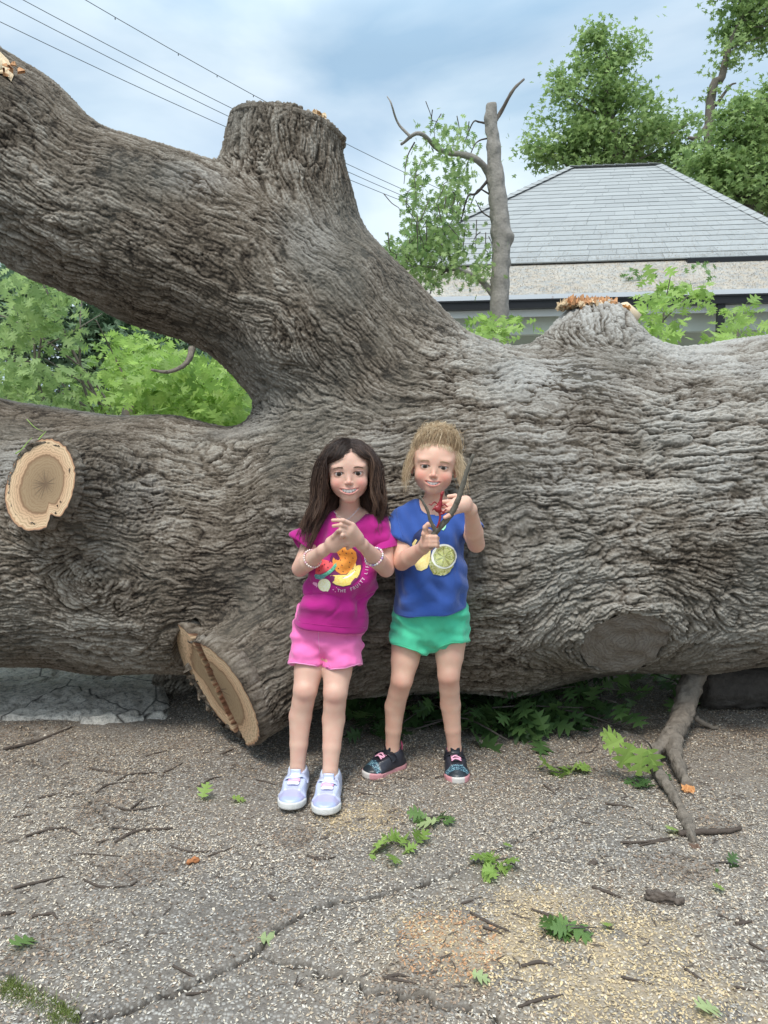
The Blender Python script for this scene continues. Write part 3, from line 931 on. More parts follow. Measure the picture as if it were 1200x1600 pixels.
def crown_obj(name, pos, size, mat, parent, seed, detail=1, droop=0.3, flatness=0.5, kind=None):
    r_ = np.random.default_rng(seed)
    V_, F_, lv = leaves_mesh(pos, size, r_, detail, droop, flatness)
    o = mobj(name, V_, F_, mat, parent, smooth=False)
    attr(o, 'lv', lv)
    if kind: o['kind'] = kind
    return o
def leaf_parts(pos, size, mat, parent, seed, detail=1, droop=0.3):
    """single leaves, each an object of its own sharing a few meshes"""
    r_ = np.random.default_rng(seed)
    protos = []
    for v in (0.1, 0.35, 0.6, 0.9):
        V0, F0 = LEAF[detail]
        me = mesh_data('leaf', V0 * np.array([1, 1, 1.0]), F0, mat, smooth=False)
        attr(me, 'lv', np.full(len(V0), v)); protos.append(me)
    x, y, z = rand_rot(len(pos), r_, droop)
    base = wloc(parent)
    for i in range(len(pos)):
        o = bpy.data.objects.new('leaf', protos[i % 4])
        C.objects.link(o); o.parent = parent
        s = size * r_.uniform(0.75, 1.2)
        M = np.eye(4); M[:3, 0] = x[i] * s; M[:3, 1] = y[i] * s; M[:3, 2] = z[i] * s; M[:3, 3] = pos[i] - base
        o.matrix_local = Matrix(M.tolist())
def clumps(blobs, n_clump, per, r_, spread=0.25, shell=0.5, droop=0.0):
    """blobs: list of (centre, radii). Leaf positions grouped in clumps near each blob's surface; returns pos, clump centres"""
    vol = np.array([np.prod(b[1]) ** (2 / 3) for b in blobs]); vol = vol / vol.sum()
    cs = []; pos = []
    for b, f in zip(blobs, vol):
        for _ in range(max(1, int(n_clump * f))):
            d_ = r_.normal(0, 1, 3); d_ /= np.linalg.norm(d_)
            rr_ = r_.uniform(shell, 1.0) ** 0.5
            c_ = np.asarray(b[0]) + d_ * np.asarray(b[1]) * rr_
            cs.append(c_)
            n = int(per * r_.uniform(0.5, 1.4))
            q = r_.normal(0, 1, (n, 3)) * spread * r_.uniform(0.6, 1.3)
            q[:, 2] *= 0.55
            q[:, 2] -= droop * (q[:, 0] ** 2 + q[:, 1] ** 2) / spread
            pos.append(c_ + q)
    return np.concatenate(pos), np.array(cs)
# ================================================================== house
def osm(name, c1, c2, rough=0.85, extra=None):
    m = NT(name)
    oi = m.n('ShaderNodeObjectInfo').outputs['Random']
    f = m.noise(40, 5, 0.7); f2 = m.noise(0.8, 4)
    c = m.mix(oi, c1, c2)
    c = m.mix(m.math('MULTIPLY', f, 0.5), c, tuple(x * 0.6 for x in c1))
    c = m.mix(m.ramp(f2, [(0.45, 0), (0.7, 0.3)]), c, (0.27, 0.28, 0.28))
    m.set(Base_Color=c, Roughness=rough); m.b.inputs['Specular IOR Level'].default_value = 0.1; m.bump(f, 0.4, 0.01)
    return m.m
SHING = osm('grey_shingle', (0.355, 0.362, 0.355), (0.415, 0.422, 0.412))
UNDER = simple('roof_felt', (0.16, 0.165, 0.17), 0.9)
SIDING = simple('pale_green_siding', (0.58, 0.62, 0.54), 0.7, 0.08, 8, 0.1)
TRIM = simple('white_trim', (0.66, 0.68, 0.66), 0.5, 0.06, 12, 0.1)
BLACK = simple('black_gutter', (0.015, 0.015, 0.017), 0.35, 0.2, 20, 0.1)
DARKG = simple('window_glass', (0.05, 0.06, 0.06), 0.15, 0.2, 5, 0.0)
m = NT('drip_edge'); f = m.noise(1.6, 5, 0.7)
m.set(Base_Color=m.mix(m.ramp(f, [(0.60, 0), (0.66, 0.8)]), (0.62, 0.64, 0.66), (0.25, 0.10, 0.06)), Roughness=0.4); DRIP = m.m
zE, zM, zR = 3.30, 4.15, 7.6
EL, ER = G(560, 420, zM), G(1297, 397, zM)
RL, RR = G(890, 263, zR), G(1030, 258, zR)
u_ = nrm((ER - EL) * (1, 1, 0)); v_ = np.array([-u_[1], u_[0], 0])
pl = G(600, 468, zE); pr = pl + u_ * ((G(1330, 430, zE) - pl) @ u_)
dep = (EL - pl) @ v_
house = empty('house', 'single storey house with hipped grey shingle roof and littered porch roof behind the trunk', 'house', loc=tuple(lerp(EL, ER, 0.5) * (1, 1, 0)))
# roof deck (solid hip)
back = v_ * 9.0
EBL, EBR = EL + back * 0.95, ER + back * 0.95
mb = MB()
dn_ = np.array([0, 0, -0.05])
mb.add([EL + dn_, ER + dn_, RR + dn_, RL + dn_, EBL + dn_, EBR + dn_], [(0, 1, 2, 3), (4, 3, 2, 5), (4, 0, 3), (1, 5, 2), (0, 4, 5, 1)])
mb.obj('roof', UNDER, house, smooth=False)
roof_o = bpy.data.objects['roof']
def shingle_rows(A, B, Cc, D, rows, tabw, thick, parent, mat, seed, limit, name='shingle', vis=None):
    """A-B eave, D-C top. courses from the eave up."""
    r2 = np.random.default_rng(seed)
    items = []
    nrm_ = nrm(np.cross(B - A, D - A))
    for i in range(rows):
        t0, t1 = i / rows, min(1.0, (i + 1.22) / rows)
        a0, b0 = lerp(A, D, t0), lerp(B, Cc, t0); a1, b1 = lerp(A, D, t1), lerp(B, Cc, t1)
        Lr = np.linalg.norm(b0 - a0); n = max(1, int(Lr / tabw))
        cuts = np.sort(np.r_[0, (np.arange(1, n) + (0.5 if i % 2 else 0.0) + r2.uniform(-0.18, 0.18, n - 1)) / n, 1]).clip(0, 1)
        for j in range(len(cuts) - 1):
            g = 0.0022 / Lr
            s0, s1 = cuts[j] + g, cuts[j + 1] - g
            if s1 - s0 < 0.03 / Lr: continue
            lift = thick * r2.uniform(0.9, 1.15)
            q0, q1 = lerp(a0, b0, s0), lerp(a0, b0, s1); q2, q3 = lerp(a1, b1, s1), lerp(a1, b1, s0)
            items.append((q0, q1, q2, q3, lift))
    def geo(it):
        q0, q1, q2, q3, lift = it
        up_ = nrm_ * (1 if nrm_[2] > 0 else -1)
        top = [q0 + up_ * lift, q1 + up_ * lift, q2 + up_ * 0.004, q3 + up_ * 0.004]
        bot = [q0 - up_ * 0.004, q1 - up_ * 0.004, q2 - up_ * 0.006, q3 - up_ * 0.006]
        return np.array(top + bot), [(0, 1, 2, 3), (4, 7, 6, 5), (0, 4, 5, 1), (1, 5, 6, 2), (3, 2, 6, 7), (0, 3, 7, 4)]
    def in_view(it):
        c_ = (it[0] + it[2]) / 2 - CAM
        y = c_ @ _f; px = 600 + FPX * c_[0] / y
        return (vis[0] if vis else 560) < px < (vis[1] if vis else 1215)
    vis_i = [it for it in items if in_view(it)]; rest = [it for it in items if not in_view(it)]
    for it in vis_i[:limit]:
        v, f = geo(it)
        mobj(name, v, f, mat, parent, smooth=False, origin=(it[0] + it[2]) / 2)
    rest = rest + vis_i[limit:]
    if rest:
        mb = MB()
        for it in rest: mb.add(*geo(it))
        o = mb.obj(name + '_field', mat, parent, smooth=False); o['kind'] = 'stuff'
def at_roof(mat, seed, A, B, Cc, D, rows, limit, tabw=0.33, vis=None):
    shingle_rows(A, B, Cc, D, rows, tabw, 0.016, roof_o, mat, seed, limit, vis=vis)
at_roof(SHING, 3, EL, ER, RR, RL, 23, 300, 0.42, (690, 1210))
shingle_rows(ER, EBR, RR, RR, 22, 0.5, 0.02, roof_o, SHING, 4, 0, 'side_shingle')
shingle_rows(EBL, EL, RL, RL, 22, 0.5, 0.02, roof_o, SHING, 5, 0, 'side_shingle')
# ridge and hip caps
mb = MB()
for (a, b, n) in ((EL, RL, 26), (RL, RR, 8), (RR, ER, 26)):
    for i in range(n):
        p0 = lerp(a, b, i / n); p1 = lerp(a, b, (i + 1.1) / n)
        ax = nrm(p1 - p0); sd_ = nrm(np.cross(ax, (0, 0, 1))) * 0.13
        zt = np.array([0, 0, 0.055]) if b[2] >= a[2] else np.array([0, 0, 0.055])
        lo_ = np.array([0, 0, -0.045])
        if b[2] < a[2]: p0, p1 = p1, p0
        mb.add([p0 - sd_ + lo_ + zt * 1.1, p0 + zt * 1.25, p0 + sd_ + lo_ + zt * 1.1, p1 - sd_ + lo_ + zt * .8, p1 + zt * .9, p1 + sd_ + lo_ + zt * .8], [(0, 1, 4, 3), (1, 2, 5, 4), (0, 2, 1), (0, 3, 5, 2)])
o = mb.obj('ridge_cap', SHING, roof_o, smooth=False)
# porch roof: shallow, covered with litter
pA, pB = pl, pr; pC, pD = pr + v_ * (dep + .12) + np.array([0, 0, zM - zE + 0.02]), pl + v_ * (dep + .12) + np.array([0, 0, zM - zE + 0.02])
mb = MB(); mb.add([pA, pB, pC, pD, pA - (0, 0, .12), pB - (0, 0, .12), pC - (0, 0, .12), pD - (0, 0, .12)], [(0, 1, 2, 3), (4, 7, 6, 5), (0, 4, 5, 1), (1, 5, 6, 2), (2, 6, 7, 3), (3, 7, 4, 0)])
m = NT('littered_porch_roof')
f = m.noise(9, 6, 0.75); g_ = m.noise(1.2, 4)
c = m.mix(m.ramp(f, [(0.40, 0), (0.56, 1)]), (0.27, 0.27, 0.26), (0.40, 0.34, 0.27)); c = m.mix(m.ramp(g_, [(0.4, 0), (0.65, 0.35)]), c, (0.52, 0.50, 0.45))
m.set(Base_Color=c, Roughness=0.9); m.bump(f, 0.6, 0.02)
proof = mb.obj('porch_roof', m.m, house, smooth=False)
# litter on porch roof
r_ = np.random.default_rng(5); n = 14000
ss, tt = r_.uniform(0, 1, n), r_.uniform(0, 1, n)
pos = pA + (pB - pA) * ss[:, None] + (pD - pA) * tt[:, None]
pos[:, 2] += 0.012
n2_ = 5000; ss, tt = r_.uniform(0.35, 0.95, n2_), r_.uniform(0, 1, n2_) ** 2 * 0.35
pos2 = EL + (ER - EL) * ss[:, None] + (lerp(RL, RR, 0.5) - lerp(EL, ER, 0.5)) * tt[:, None] + np.array([0, 0, 0.045])
pos = np.concatenate([pos, pos2]); n = len(pos)
a1 = r_.normal(0, 1, (n, 3)); a1[:, 2] *= 0.3; a1 = a1 / np.linalg.norm(a1, axis=1, keepdims=True) * r_.uniform(0.005, 0.014, (n, 1)); a2 = np.cross(a1, (0, 0, 1)) * 0.5
Vq = np.stack([pos - a1, pos - a2, pos + a1, pos + a2], 1).reshape(-1, 3)
lt = mobj('roof_litter', Vq, np.arange(n * 4).reshape(-1, 4), CHAFF, smooth=False)
attr(lt, 'Col', np.repeat(np.array([0.50, 0.41, 0.30]) * r_.uniform(0.6, 1.35, (n, 1)), 4, 0), 'FLOAT_COLOR')
tag(lt, 'tan chaff strewn over the porch roof and lower shingles', 'litter', kind='stuff')
# drip edge, gutter, fascia, soffit
def bar(name, a, b, w0, w1, h0, h1, mat, parent, smooth=False):
    """bar from a to b; w along -v_ (outwards), h in z"""
    a = np.asarray(a); b = np.asarray(b); mb = MB(); o_ = -v_
    mb.add([a + o_ * w0 + (0, 0, h0), b + o_ * w0 + (0, 0, h0), b + o_ * w1 + (0, 0, h0), a + o_ * w1 + (0, 0, h0), a + o_ * w0 + (0, 0, h1), b + o_ * w0 + (0, 0, h1), b + o_ * w1 + (0, 0, h1), a + o_ * w1 + (0, 0, h1)],
           [(0, 1, 2, 3), (4, 7, 6, 5), (0, 4, 5, 1), (1, 5, 6, 2), (2, 6, 7, 3), (3, 7, 4, 0)])
    return mb.obj(name, mat, parent, smooth=smooth)
bar('drip_edge', pA, pB, 0.002, 0.03, -0.075, 0.012, DRIP, proof)
g1 = bar('gutter', pA, pB, 0.004, 0.13, -0.20, -0.078, BLACK, house)
bar('gutter_lip', pA, pB, 0.132, 0.15, -0.10, -0.075, BLACK, g1)
bar('fascia', pA, pB, -0.02, 0.0, -0.30, -0.12, TRIM, house)
mg = lerp(EL, ER, 0.71)
bar('main_gutter', mg, ER, 0.0, 0.14, -0.15, -0.03, BLACK, house)
bar('main_fascia', mg, ER, -0.04, -0.003, -0.26, -0.05, simple('brown_fascia', (0.10, 0.085, 0.075), 0.7), house)
# walls and porch
wa, wb = pl + v_ * 1.9 + u_ * 0.3, pr + v_ * 1.9
def quadbox(name, a, b, z0, z1, th, mat, parent):
    return bar(name, np.array([a[0], a[1], 0]), np.array([b[0], b[1], 0]), -th, 0, z0, z1, mat, parent)
wall = quadbox('wall', wa, wb, 0, 3.5, 0.25, SIDING, house)
for i, f_ in enumerate((0.30, 0.62, 0.86)):
    p0 = lerp(wa, wb, f_); p1 = p0 + u_ * 1.0
    wn_ = bar('window', np.array([p0[0], p0[1], 0]), np.array([p1[0], p1[1], 0]), 0.003, 0.05, 1.5, 2.75, TRIM, wall)
    bar('pane', np.array([p0[0], p0[1], 0]) + u_ * 0.08, np.array([p1[0], p1[1], 0]) - u_ * 0.08, 0.055, 0.06, 1.58, 2.67, DARKG, wall)
beam = quadbox('porch_beam', pl + v_ * 0.25 + u_ * .1, pr + v_ * 0.25, 2.78, 3.12, 0.14, SIDING, house)
quadbox('porch_soffit', pl + v_ * 1.85 + u_ * .1, pr + v_ * 1.85, 3.06, 3.10, -1.6, SIDING, house)
quadbox('porch_deck', pl + v_ * 0.1, pr + v_ * 0.1, 0.3, 0.45, 1.8, simple('deck_grey', (0.3, 0.3, 0.28)), house)
for px in (742, 1118, 1300):
    q = G(px, 500, 2.6); s_ = (q - pl) @ u_
    c_ = pl + u_ * s_ + v_ * 0.25
    c0 = np.array([c_[0], c_[1], 0]); mb = MB()
    M_ = np.stack([u_, v_, (0, 0, 1)], 1)
    mb.box((-.075, -.075, .45), (.075, .075, 2.70), M_, c0).box((-.11, -.11, 2.70), (.11, .11, 2.78), M_, c0).box((-.11, -.11, .452), (.11, .11, .55), M_, c0)
    mb.obj('porch_post', TRIM, house, smooth=False)
q = G(1156, 470, 3.0); s_ = (q - pl) @ u_; c_ = pl + u_ * s_
mb = MB(); M_ = np.stack([u_, v_, (0, 0, 1)], 1)
mb.box((-.05, -.10, 2.55), (.05, -.02, 3.12), M_, np.array([c_[0], c_[1], 0])).box((-.05, -.02, 2.45), (.05, .22, 2.53), M_, np.array([c_[0], c_[1], 0]))
mb.obj('downspout', BLACK, house, smooth=False)

# ================================================================== bare pole-like tree with one hanging bough
snag = empty('topped_tree', 'bare grey topped trunk with a drooping leafy bough, before the house roof', 'tree', loc=tuple(G(785, 560, 1.4) * (1, 1, 0)))
SY_ = 7.2
def PP(l, Y): return [P(x, y, Y) for x, y in l]
mb = MB()
pth = catmull(PP([(778, 640), (780, 490), (782, 400), (783, 370), (777, 300), (772, 240), (768, 200), (768, 163)], SY_), 22)
mb.tube(pth, [pxm(q, SY_) for q in (15, 14.5, 13.5, 15, 12.5, 11, 9, 7.5)], 26)
Vt = mb.V[0]; ax_ = np.repeat(pth, 26, 0); rd_ = Vt - ax_; rd_ /= np.linalg.norm(rd_, axis=1, keepdims=True)
mb.V[0] = Vt + rd_ * (noise(Vt, .30, 0) * .0035 + noise(Vt * (1, 1, .35), .05, 1) * .0045 + np.exp(-((Vt[:, 2] - P(780, 372, SY_)[2]) / .05) ** 2) * np.clip(rd_[:, 0], 0, 1) * .03)[:, None]
mb.obj('trunk', WOODG, snag)
DB = simple('dark_twig', (0.09, 0.075, 0.065), 0.9, 0.3)
for nm, pts_, w0, w1, mt in (
    ('branch', [(772, 190), (782, 175), (800, 145), (822, 115)], 4.0, 1.6, WOOD),
    ('branch', [(770, 300), (762, 265), (735, 248), (690, 228), (655, 215), (628, 213)], 6.5, 2.2, WOODG),
    ('branch', [(643, 215), (622, 190), (611, 165), (605, 142)], 2.4, 0.7, WOODG),
    ('branch', [(778, 470), (755, 440), (720, 425), (690, 415), (640, 418)], 5.5, 1.5, WOODG),
    ('branch', [(768, 195), (750, 188), (738, 195), (728, 215)], 1.8, 0.7, DB),
    ('branch', [(770, 215), (750, 217), (738, 235), (730, 255)], 1.4, 0.6, DB),
    ('branch', [(768, 275), (745, 300), (730, 310), (722, 340)], 2.6, 0.8, DB),
    ('branch', [(775, 312), (760, 298), (745, 300), (735, 320)], 1.6, 0.7, DB),
    ('branch', [(776, 345), (755, 330), (742, 315)], 1.4, 0.6, DB),
    ('branch', [(648, 222), (636, 245), (631, 290)], 1.2, 0.5, DB),
    ('branch', [(700, 425), (705, 405), (698, 395)], 2.6, 1.2, DB),
    ('branch', [(700, 420), (680, 440), (668, 470)], 1.6, 0.8, DB)):
    mb = MB(); pp_ = PP(pts_, SY_); pp_ = [q + np.array([0, 0.12 * i * (0.3 if i % 2 else -0.2), 0]) for i, q in enumerate(pp_)]
    mb.tube(catmull(pp_, 6), [pxm(w0, SY_), pxm(w1, SY_)], 7, wob=0.06, seed=int(w0 * 10)); mb.obj(nm, mt, snag)
r_ = np.random.default_rng(21)
sprays = [(700, 205, 30, 22, 55), (690, 240, 40, 20, 70), (652, 270, 12, 40, 60), (705, 300, 28, 40, 140), (690, 345, 38, 40, 240), (660, 385, 40, 28, 230), (700, 395, 45, 28, 210), (628, 400, 24, 22, 110), (740, 430, 24, 18, 60), (660, 430, 40, 16, 130), (645, 330, 14, 40, 60), (730, 215, 18, 14, 20), (718, 270, 20, 14, 40), (760, 405, 12, 16, 20)]
pos = np.concatenate([np.stack([P(x + r_.normal(0, sx_ * 0.62), y + r_.normal(0, sy_ * 0.62), SY_ + r_.normal(0, 0.25)) for _ in range(int(n_ * 1.5))]) for (x, y, sx_, sy_, n_) in sprays])
k_ = r_.permutation(len(pos)); 
leaf_parts(pos[k_[:240]], 0.070, LM_MID, snag, 31, 1, 1.1)
crown_obj('leafy_bough', pos[k_[240:]], 0.068, LM_FARG, snag, 32, 1, droop=1.1, kind='stuff')
mb = MB()
for i in range(60):
    a = pos[k_[i]]; b = a + np.array([r_.normal(0, .06), r_.normal(0, .06), r_.uniform(0.08, 0.24)])
    mb.tube(catmull([b, (a + b) / 2 + r_.normal(0, .04, 3), a, a - (0, 0, .08)], 4), [0.005, 0.002], 4)
mb.obj('hanging_twig_tangle', DB, snag)['kind'] = 'stuff'

# ================================================================== background trees
def big_tree(name, label, trunk_px, Y, blobs_px, ncl, per, lsize, mat, seed, spread, tw, group='trees beyond the house', shell=0.45, extra=()):
    r_ = np.random.default_rng(seed)
    base = G(*trunk_px[0], z=0.0) if False else P(trunk_px[0][0], trunk_px[0][1], Y)
    t = empty(name, label, 'tree', group, loc=(base[0], Y, 0))
    path = [np.array([base[0], Y, 0])] + [P(x, y, Y) for x, y in trunk_px[1:]]
    mb = MB(); mb.tube(catmull(path, 6), [tw, tw * 0.75, tw * 0.5, tw * 0.2], 9, wob=0.04, seed=seed)
    blobs = [(P(x, y, Y + dy), np.array([pxm(rx, Y), pxm((rx + ry) / 2, Y) * 0.8, pxm(ry, Y)])) for (x, y, rx, ry, dy) in blobs_px]
    pos, cs = clumps(blobs, ncl, per, r_, spread, shell)
    tp = catmull(path, 6)
    for c_ in cs[::3]:
        j = np.argmin(np.linalg.norm(tp - (c_ - np.array([0, 0, 0.25 * np.linalg.norm(c_ - tp[-1])])), axis=1))
        a = tp[j]; mid_ = lerp(a, c_, 0.5) + np.array([0, 0, -0.08]) * np.linalg.norm(c_ - a) * 0.5 + r_.normal(0, 0.06, 3)
        L__ = np.linalg.norm(c_ - a)
        mb.tube(catmull([a, mid_, c_], 5), [max(0.012, 0.018 * L__ * tw / 0.25), 0.012], 5)
    for (pts_, w0, w1) in extra:
        mb.tube(catmull([P(x, y, Y) for x, y in pts_], 6), [w0, w1], 7, wob=0.05)
    mb.obj('trunk', WOOD, t)
    crown_obj('crown', pos, lsize, mat, t, seed + 1, 0, droop=0.4, kind='stuff')
    return t
big_tree('broadleaf_tree', 'tall full green tree rising behind the peak of the roof', [(960, 300), (955, 250), (945, 180), (950, 90)], 24, [
    (960, 75, 42, 26, 0), (935, 60, 22, 18, 0), (985, 65, 22, 18, 0), (920, 130, 55, 30, 0), (975, 130, 45, 35, 0), (900, 185, 55, 45, 0), (965, 195, 70, 55, 0), (860, 225, 42, 26, 0), (1010, 215, 40, 45, 1), (925, 240, 70, 30, 0), (1055, 205, 35, 30, 1), (1070, 240, 40, 30, 1)], 140, 80, 0.215, LM_FARG, 41, 0.30, 0.35)
big_tree('broadleaf_tree', 'very tall tree with a bare leaning stem and leafy top at the right edge', [(1120, 300), (1108, 200), (1128, 120), (1140, 70), (1165, 10), (1180, -60)], 22, [
    (1150, 30, 30, 22, 0), (1180, 15, 35, 25, 0), (1150, 75, 22, 22, 0), (1190, 60, 25, 22, 0), (1175, -40, 60, 40, 0), (1230, 20, 50, 60, 0), (1135, 105, 12, 14, 0), (1122, 150, 12, 10, 0)], 75, 70, 0.19, LM_FARG, 43, 0.25, 0.15,
    extra=(([(1110, 190), (1090, 215), (1075, 215)], 0.09, 0.04), ([(1118, 165), (1140, 135), (1150, 130)], 0.05, 0.02)))
big_tree('broadleaf_tree', 'rounded green tree behind the right slope of the roof', [(1180, 330), (1180, 250), (1190, 190), (1200, 150)], 20, [
    (1180, 190, 50, 40, 0), (1140, 235, 60, 40, 0), (1200, 250, 60, 50, 0), (1160, 290, 80, 40, 0), (1230, 180, 50, 60, 0), (1110, 265, 40, 30, 0), (1210, 320, 50, 30, 0)], 140, 80, 0.20, LM_FARG, 45, 0.28, 0.3)
# far wooded hill to the left
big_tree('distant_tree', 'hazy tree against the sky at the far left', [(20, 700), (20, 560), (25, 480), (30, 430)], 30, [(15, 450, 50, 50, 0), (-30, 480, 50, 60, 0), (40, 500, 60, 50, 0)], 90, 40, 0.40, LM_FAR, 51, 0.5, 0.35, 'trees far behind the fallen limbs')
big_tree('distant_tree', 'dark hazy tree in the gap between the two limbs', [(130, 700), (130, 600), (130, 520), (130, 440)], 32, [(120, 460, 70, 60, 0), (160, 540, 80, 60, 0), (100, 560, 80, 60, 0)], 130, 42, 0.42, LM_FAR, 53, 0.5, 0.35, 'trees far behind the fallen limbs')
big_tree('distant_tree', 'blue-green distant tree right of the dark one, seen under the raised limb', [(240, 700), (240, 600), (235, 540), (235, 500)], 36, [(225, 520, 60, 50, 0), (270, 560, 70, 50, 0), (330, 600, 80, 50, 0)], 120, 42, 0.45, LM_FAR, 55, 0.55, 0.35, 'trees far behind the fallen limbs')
m = NT('wooded_hill'); f = m.noise(0.25, 6, 0.7)
m.set(Base_Color=m.mix(f, (0.035, 0.065, 0.03), (0.10, 0.15, 0.06)), Roughness=1.0); m.bump(f, 1.0, 1.5)
hxs = np.linspace(-140, 140, 90); hys = np.linspace(60, 150, 30)
HX, HY = np.meshgrid(hxs, hys, indexing='ij'); hp = np.stack([HX.ravel(), HY.ravel(), 0 * HX.ravel()], 1)
tt = (HY.ravel() - 60) / 90
hp[:, 2] = 9 * np.sin(np.clip(tt * 1.6, 0, 1) * math.pi / 2) + noise(hp, 30, 0) * 1.2 * tt + noise(hp, 9, 1) * 0.7 * np.clip(tt * 5, 0, 1) - 0.3
ii = (np.arange(len(hxs) - 1)[:, None] * len(hys) + np.arange(len(hys) - 1)[None, :]).ravel()
tag(mobj('wooded_hill', hp, np.stack([ii, ii + len(hys), ii + len(hys) + 1, ii + 1], 1), m.m), kind='structure')

# ================================================================== the oak's own fallen foliage behind it, left
def foliage(name, label, Y, patches, size, mat, seed, nparts, stems, cat='branch', droop=0.6, group=None, detail=1):
    r_ = np.random.default_rng(seed)
    t = empty(name, label, cat, group, loc=tuple(P(patches[0][0], patches[0][1], Y) * (1, 1, 0)))
    pos = []
    for (x, y, sx_, sy_, n_) in patches:
        nc = max(1, n_ // 9)
        for _ in range(nc):
            cx, cy = x + r_.uniform(-1, 1) * sx_, y + r_.uniform(-1, 1) * sy_
            cY = Y + r_.uniform(-0.7, 0.7)
            base = P(cx, cy, cY)
            pos.append(base + r_.normal(0, 1, (9, 3)) * size * 0.75 * np.array([1, 1, 0.6]))
    pos = np.concatenate(pos); k_ = r_.permutation(len(pos))
    if nparts: leaf_parts(pos[k_[:nparts]], size, mat, t, seed + 1, detail, droop)
    crown_obj('foliage', pos[k_[nparts:]], size, mat, t, seed + 2, detail, droop=droop, kind='stuff')
    mb = MB()
    for (pts_, w0, w1) in stems:
        pp_ = [P(x, y, Y + 0.1 * math.sin(i * 2.1 + x)) for i, (x, y) in enumerate(pts_)]
        mb.tube(catmull(pp_, 6), [pxm(w0, Y), pxm(w1, Y)], 6, wob=0.05)
    if stems: mb.obj('stem', WOOD if 'dark' not in label else DB, t)
    return t
foliage('leafy_branch', 'mass of bright green oak leaves filling the crotch between the limbs', 4.6, [
    (300, 610, 95, 45, 760), (370, 645, 40, 30, 200), (240, 590, 30, 45, 180), (280, 650, 80, 35, 420)], 0.098, LM_BRIGHT, 61, 220, [([(210, 700), (240, 640), (280, 590)], 5, 2)], detail=1)
foliage('leafy_branch', 'light green leafy branch behind, just under the raised limb', 6.2, [
    (215, 560, 40, 30, 170), (200, 600, 40, 35, 190), (190, 545, 30, 20, 70), (250, 545, 40, 20, 90), (170, 640, 40, 30, 140)], 0.10, LM_BRIGHT, 63, 100, [], droop=0.5)
foliage('leafy_branch', 'upright leafy boughs with a tangle of bare grey stems at the far left', 5.6, [
    (55, 450, 42, 26, 190), (60, 500, 45, 35, 230), (20, 560, 40, 60, 230), (15, 620, 50, 40, 220), (90, 610, 40, 40, 130), (120, 575, 20, 30, 50), (40, 650, 60, 30, 200), (100, 660, 50, 20, 110), (150, 660, 50, 18, 100)], 0.10, LM_FARG, 65, 120, [
    ([(190, 700), (150, 620), (110, 540), (85, 480), (60, 430)], 3.2, 1.0), ([(170, 700), (130, 600), (125, 520), (128, 470)], 2.6, 0.9), ([(200, 690), (150, 600), (90, 545), (20, 500), (-20, 490)], 2.2, 0.9),
    ([(180, 690), (140, 640), (90, 610)], 3, 1.0), ([(100, 690), (60, 600), (50, 520), (20, 480)], 2.6, 0.9), ([(205, 690), (205, 620), (180, 560), (150, 500)], 2.2, 0.8), ([(215, 680), (170, 640), (130, 600), (70, 560)], 2.4, 0.9),
    ([(120, 690), (75, 640), (60, 590), (65, 520)], 3.4, 1.4), ([(215, 690), (150, 650), (60, 570), (0, 570)], 1.8, 0.8), ([(60, 545), (110, 520), (160, 490)], 1.4, 0.6)])
# broken stump seen behind the lower limb
mb = MB(); mb.tube([P(196, 720, 4.2), P(200, 660, 4.2), P(205, 632, 4.2)], [0.055, 0.05, 0.035], 10, wob=0.12, seed=4)
tag(mb.obj('broken_stump', WOOD), 'short dark broken stub standing up behind the lower limb', 'stump')
# saplings between trunk and house
foliage('leafy_sprig', 'low bright leaves at the foot of the topped tree', 4.4, [(775, 512, 34, 12, 60), (815, 505, 14, 10, 22), (745, 512, 18, 8, 22)], 0.085, LM_BRIGHT, 67, 60, [], group=None, cat='sprig')
foliage('leafy_sprig', 'tall bright green sprig left of the white porch post', 4.4, [(1040, 450, 28, 22, 45), (1075, 465, 26, 14, 36), (1030, 490, 28, 18, 50), (1050, 515, 35, 14, 50), (1010, 505, 18, 12, 22), (1090, 470, 14, 8, 12)], 0.085, LM_BRIGHT, 69, 80, [([(1035, 545), (1037, 490), (1048, 430)], 1.8, 0.7), ([(1037, 500), (1075, 462)], 1.2, 0.6)], cat='sprig')
foliage('leafy_sprig', 'bright green sprig right of the white porch post', 4.4, [(1155, 500, 24, 20, 50), (1150, 520, 32, 12, 40)], 0.085, LM_BRIGHT, 71, 40, [([(1150, 545), (1155, 490)], 1.6, 0.6)], cat='sprig')
foliage('leafy_sprig', 'bright sprig at the right edge above the trunk', 4.4, [(1195, 515, 20, 12, 34)], 0.085, LM_BRIGHT, 73, 15, [], cat='sprig')
foliage('roof_leaves', 'small heap of green leaves lying mid porch roof', 11.2, [(1000, 428, 22, 3, 30)], 0.10, LM_MID, 75, 0, [], cat='leaves')
foliage('roof_leaves', 'small heap of green leaves by the gutter end of the porch roof', 10.6, [(1105, 418, 20, 3, 26)], 0.10, LM_MID, 77, 0, [], cat='leaves')
# sawn limb end behind the crest
mb = MB(); c_ = P(980, 488, 3.55)
mb.tube([c_ + (0.045, .0, -.035), c_ + (0.0, 0, 0), c_ + (-.035, -.02, .02)], [0.034, 0.035, 0.030], 12, wob=0.08, seed=2)
lt2 = empty('sawn_branch', 'pale sawn branch end with orange ragged tip, behind the trunk crest', 'branch', loc=tuple(c_))
mb.obj('wood', simple('fresh_wood', (0.72, 0.56, 0.38), 0.8, 0.15), lt2)
splinters('ragged_tip', c_ + (-.03, -.03, .02), 0.022, 0.022, 60, 0.01, 0.022, simple('orange_wood', (0.50, 0.24, 0.08), 0.85, 0.5), lt2, 12)
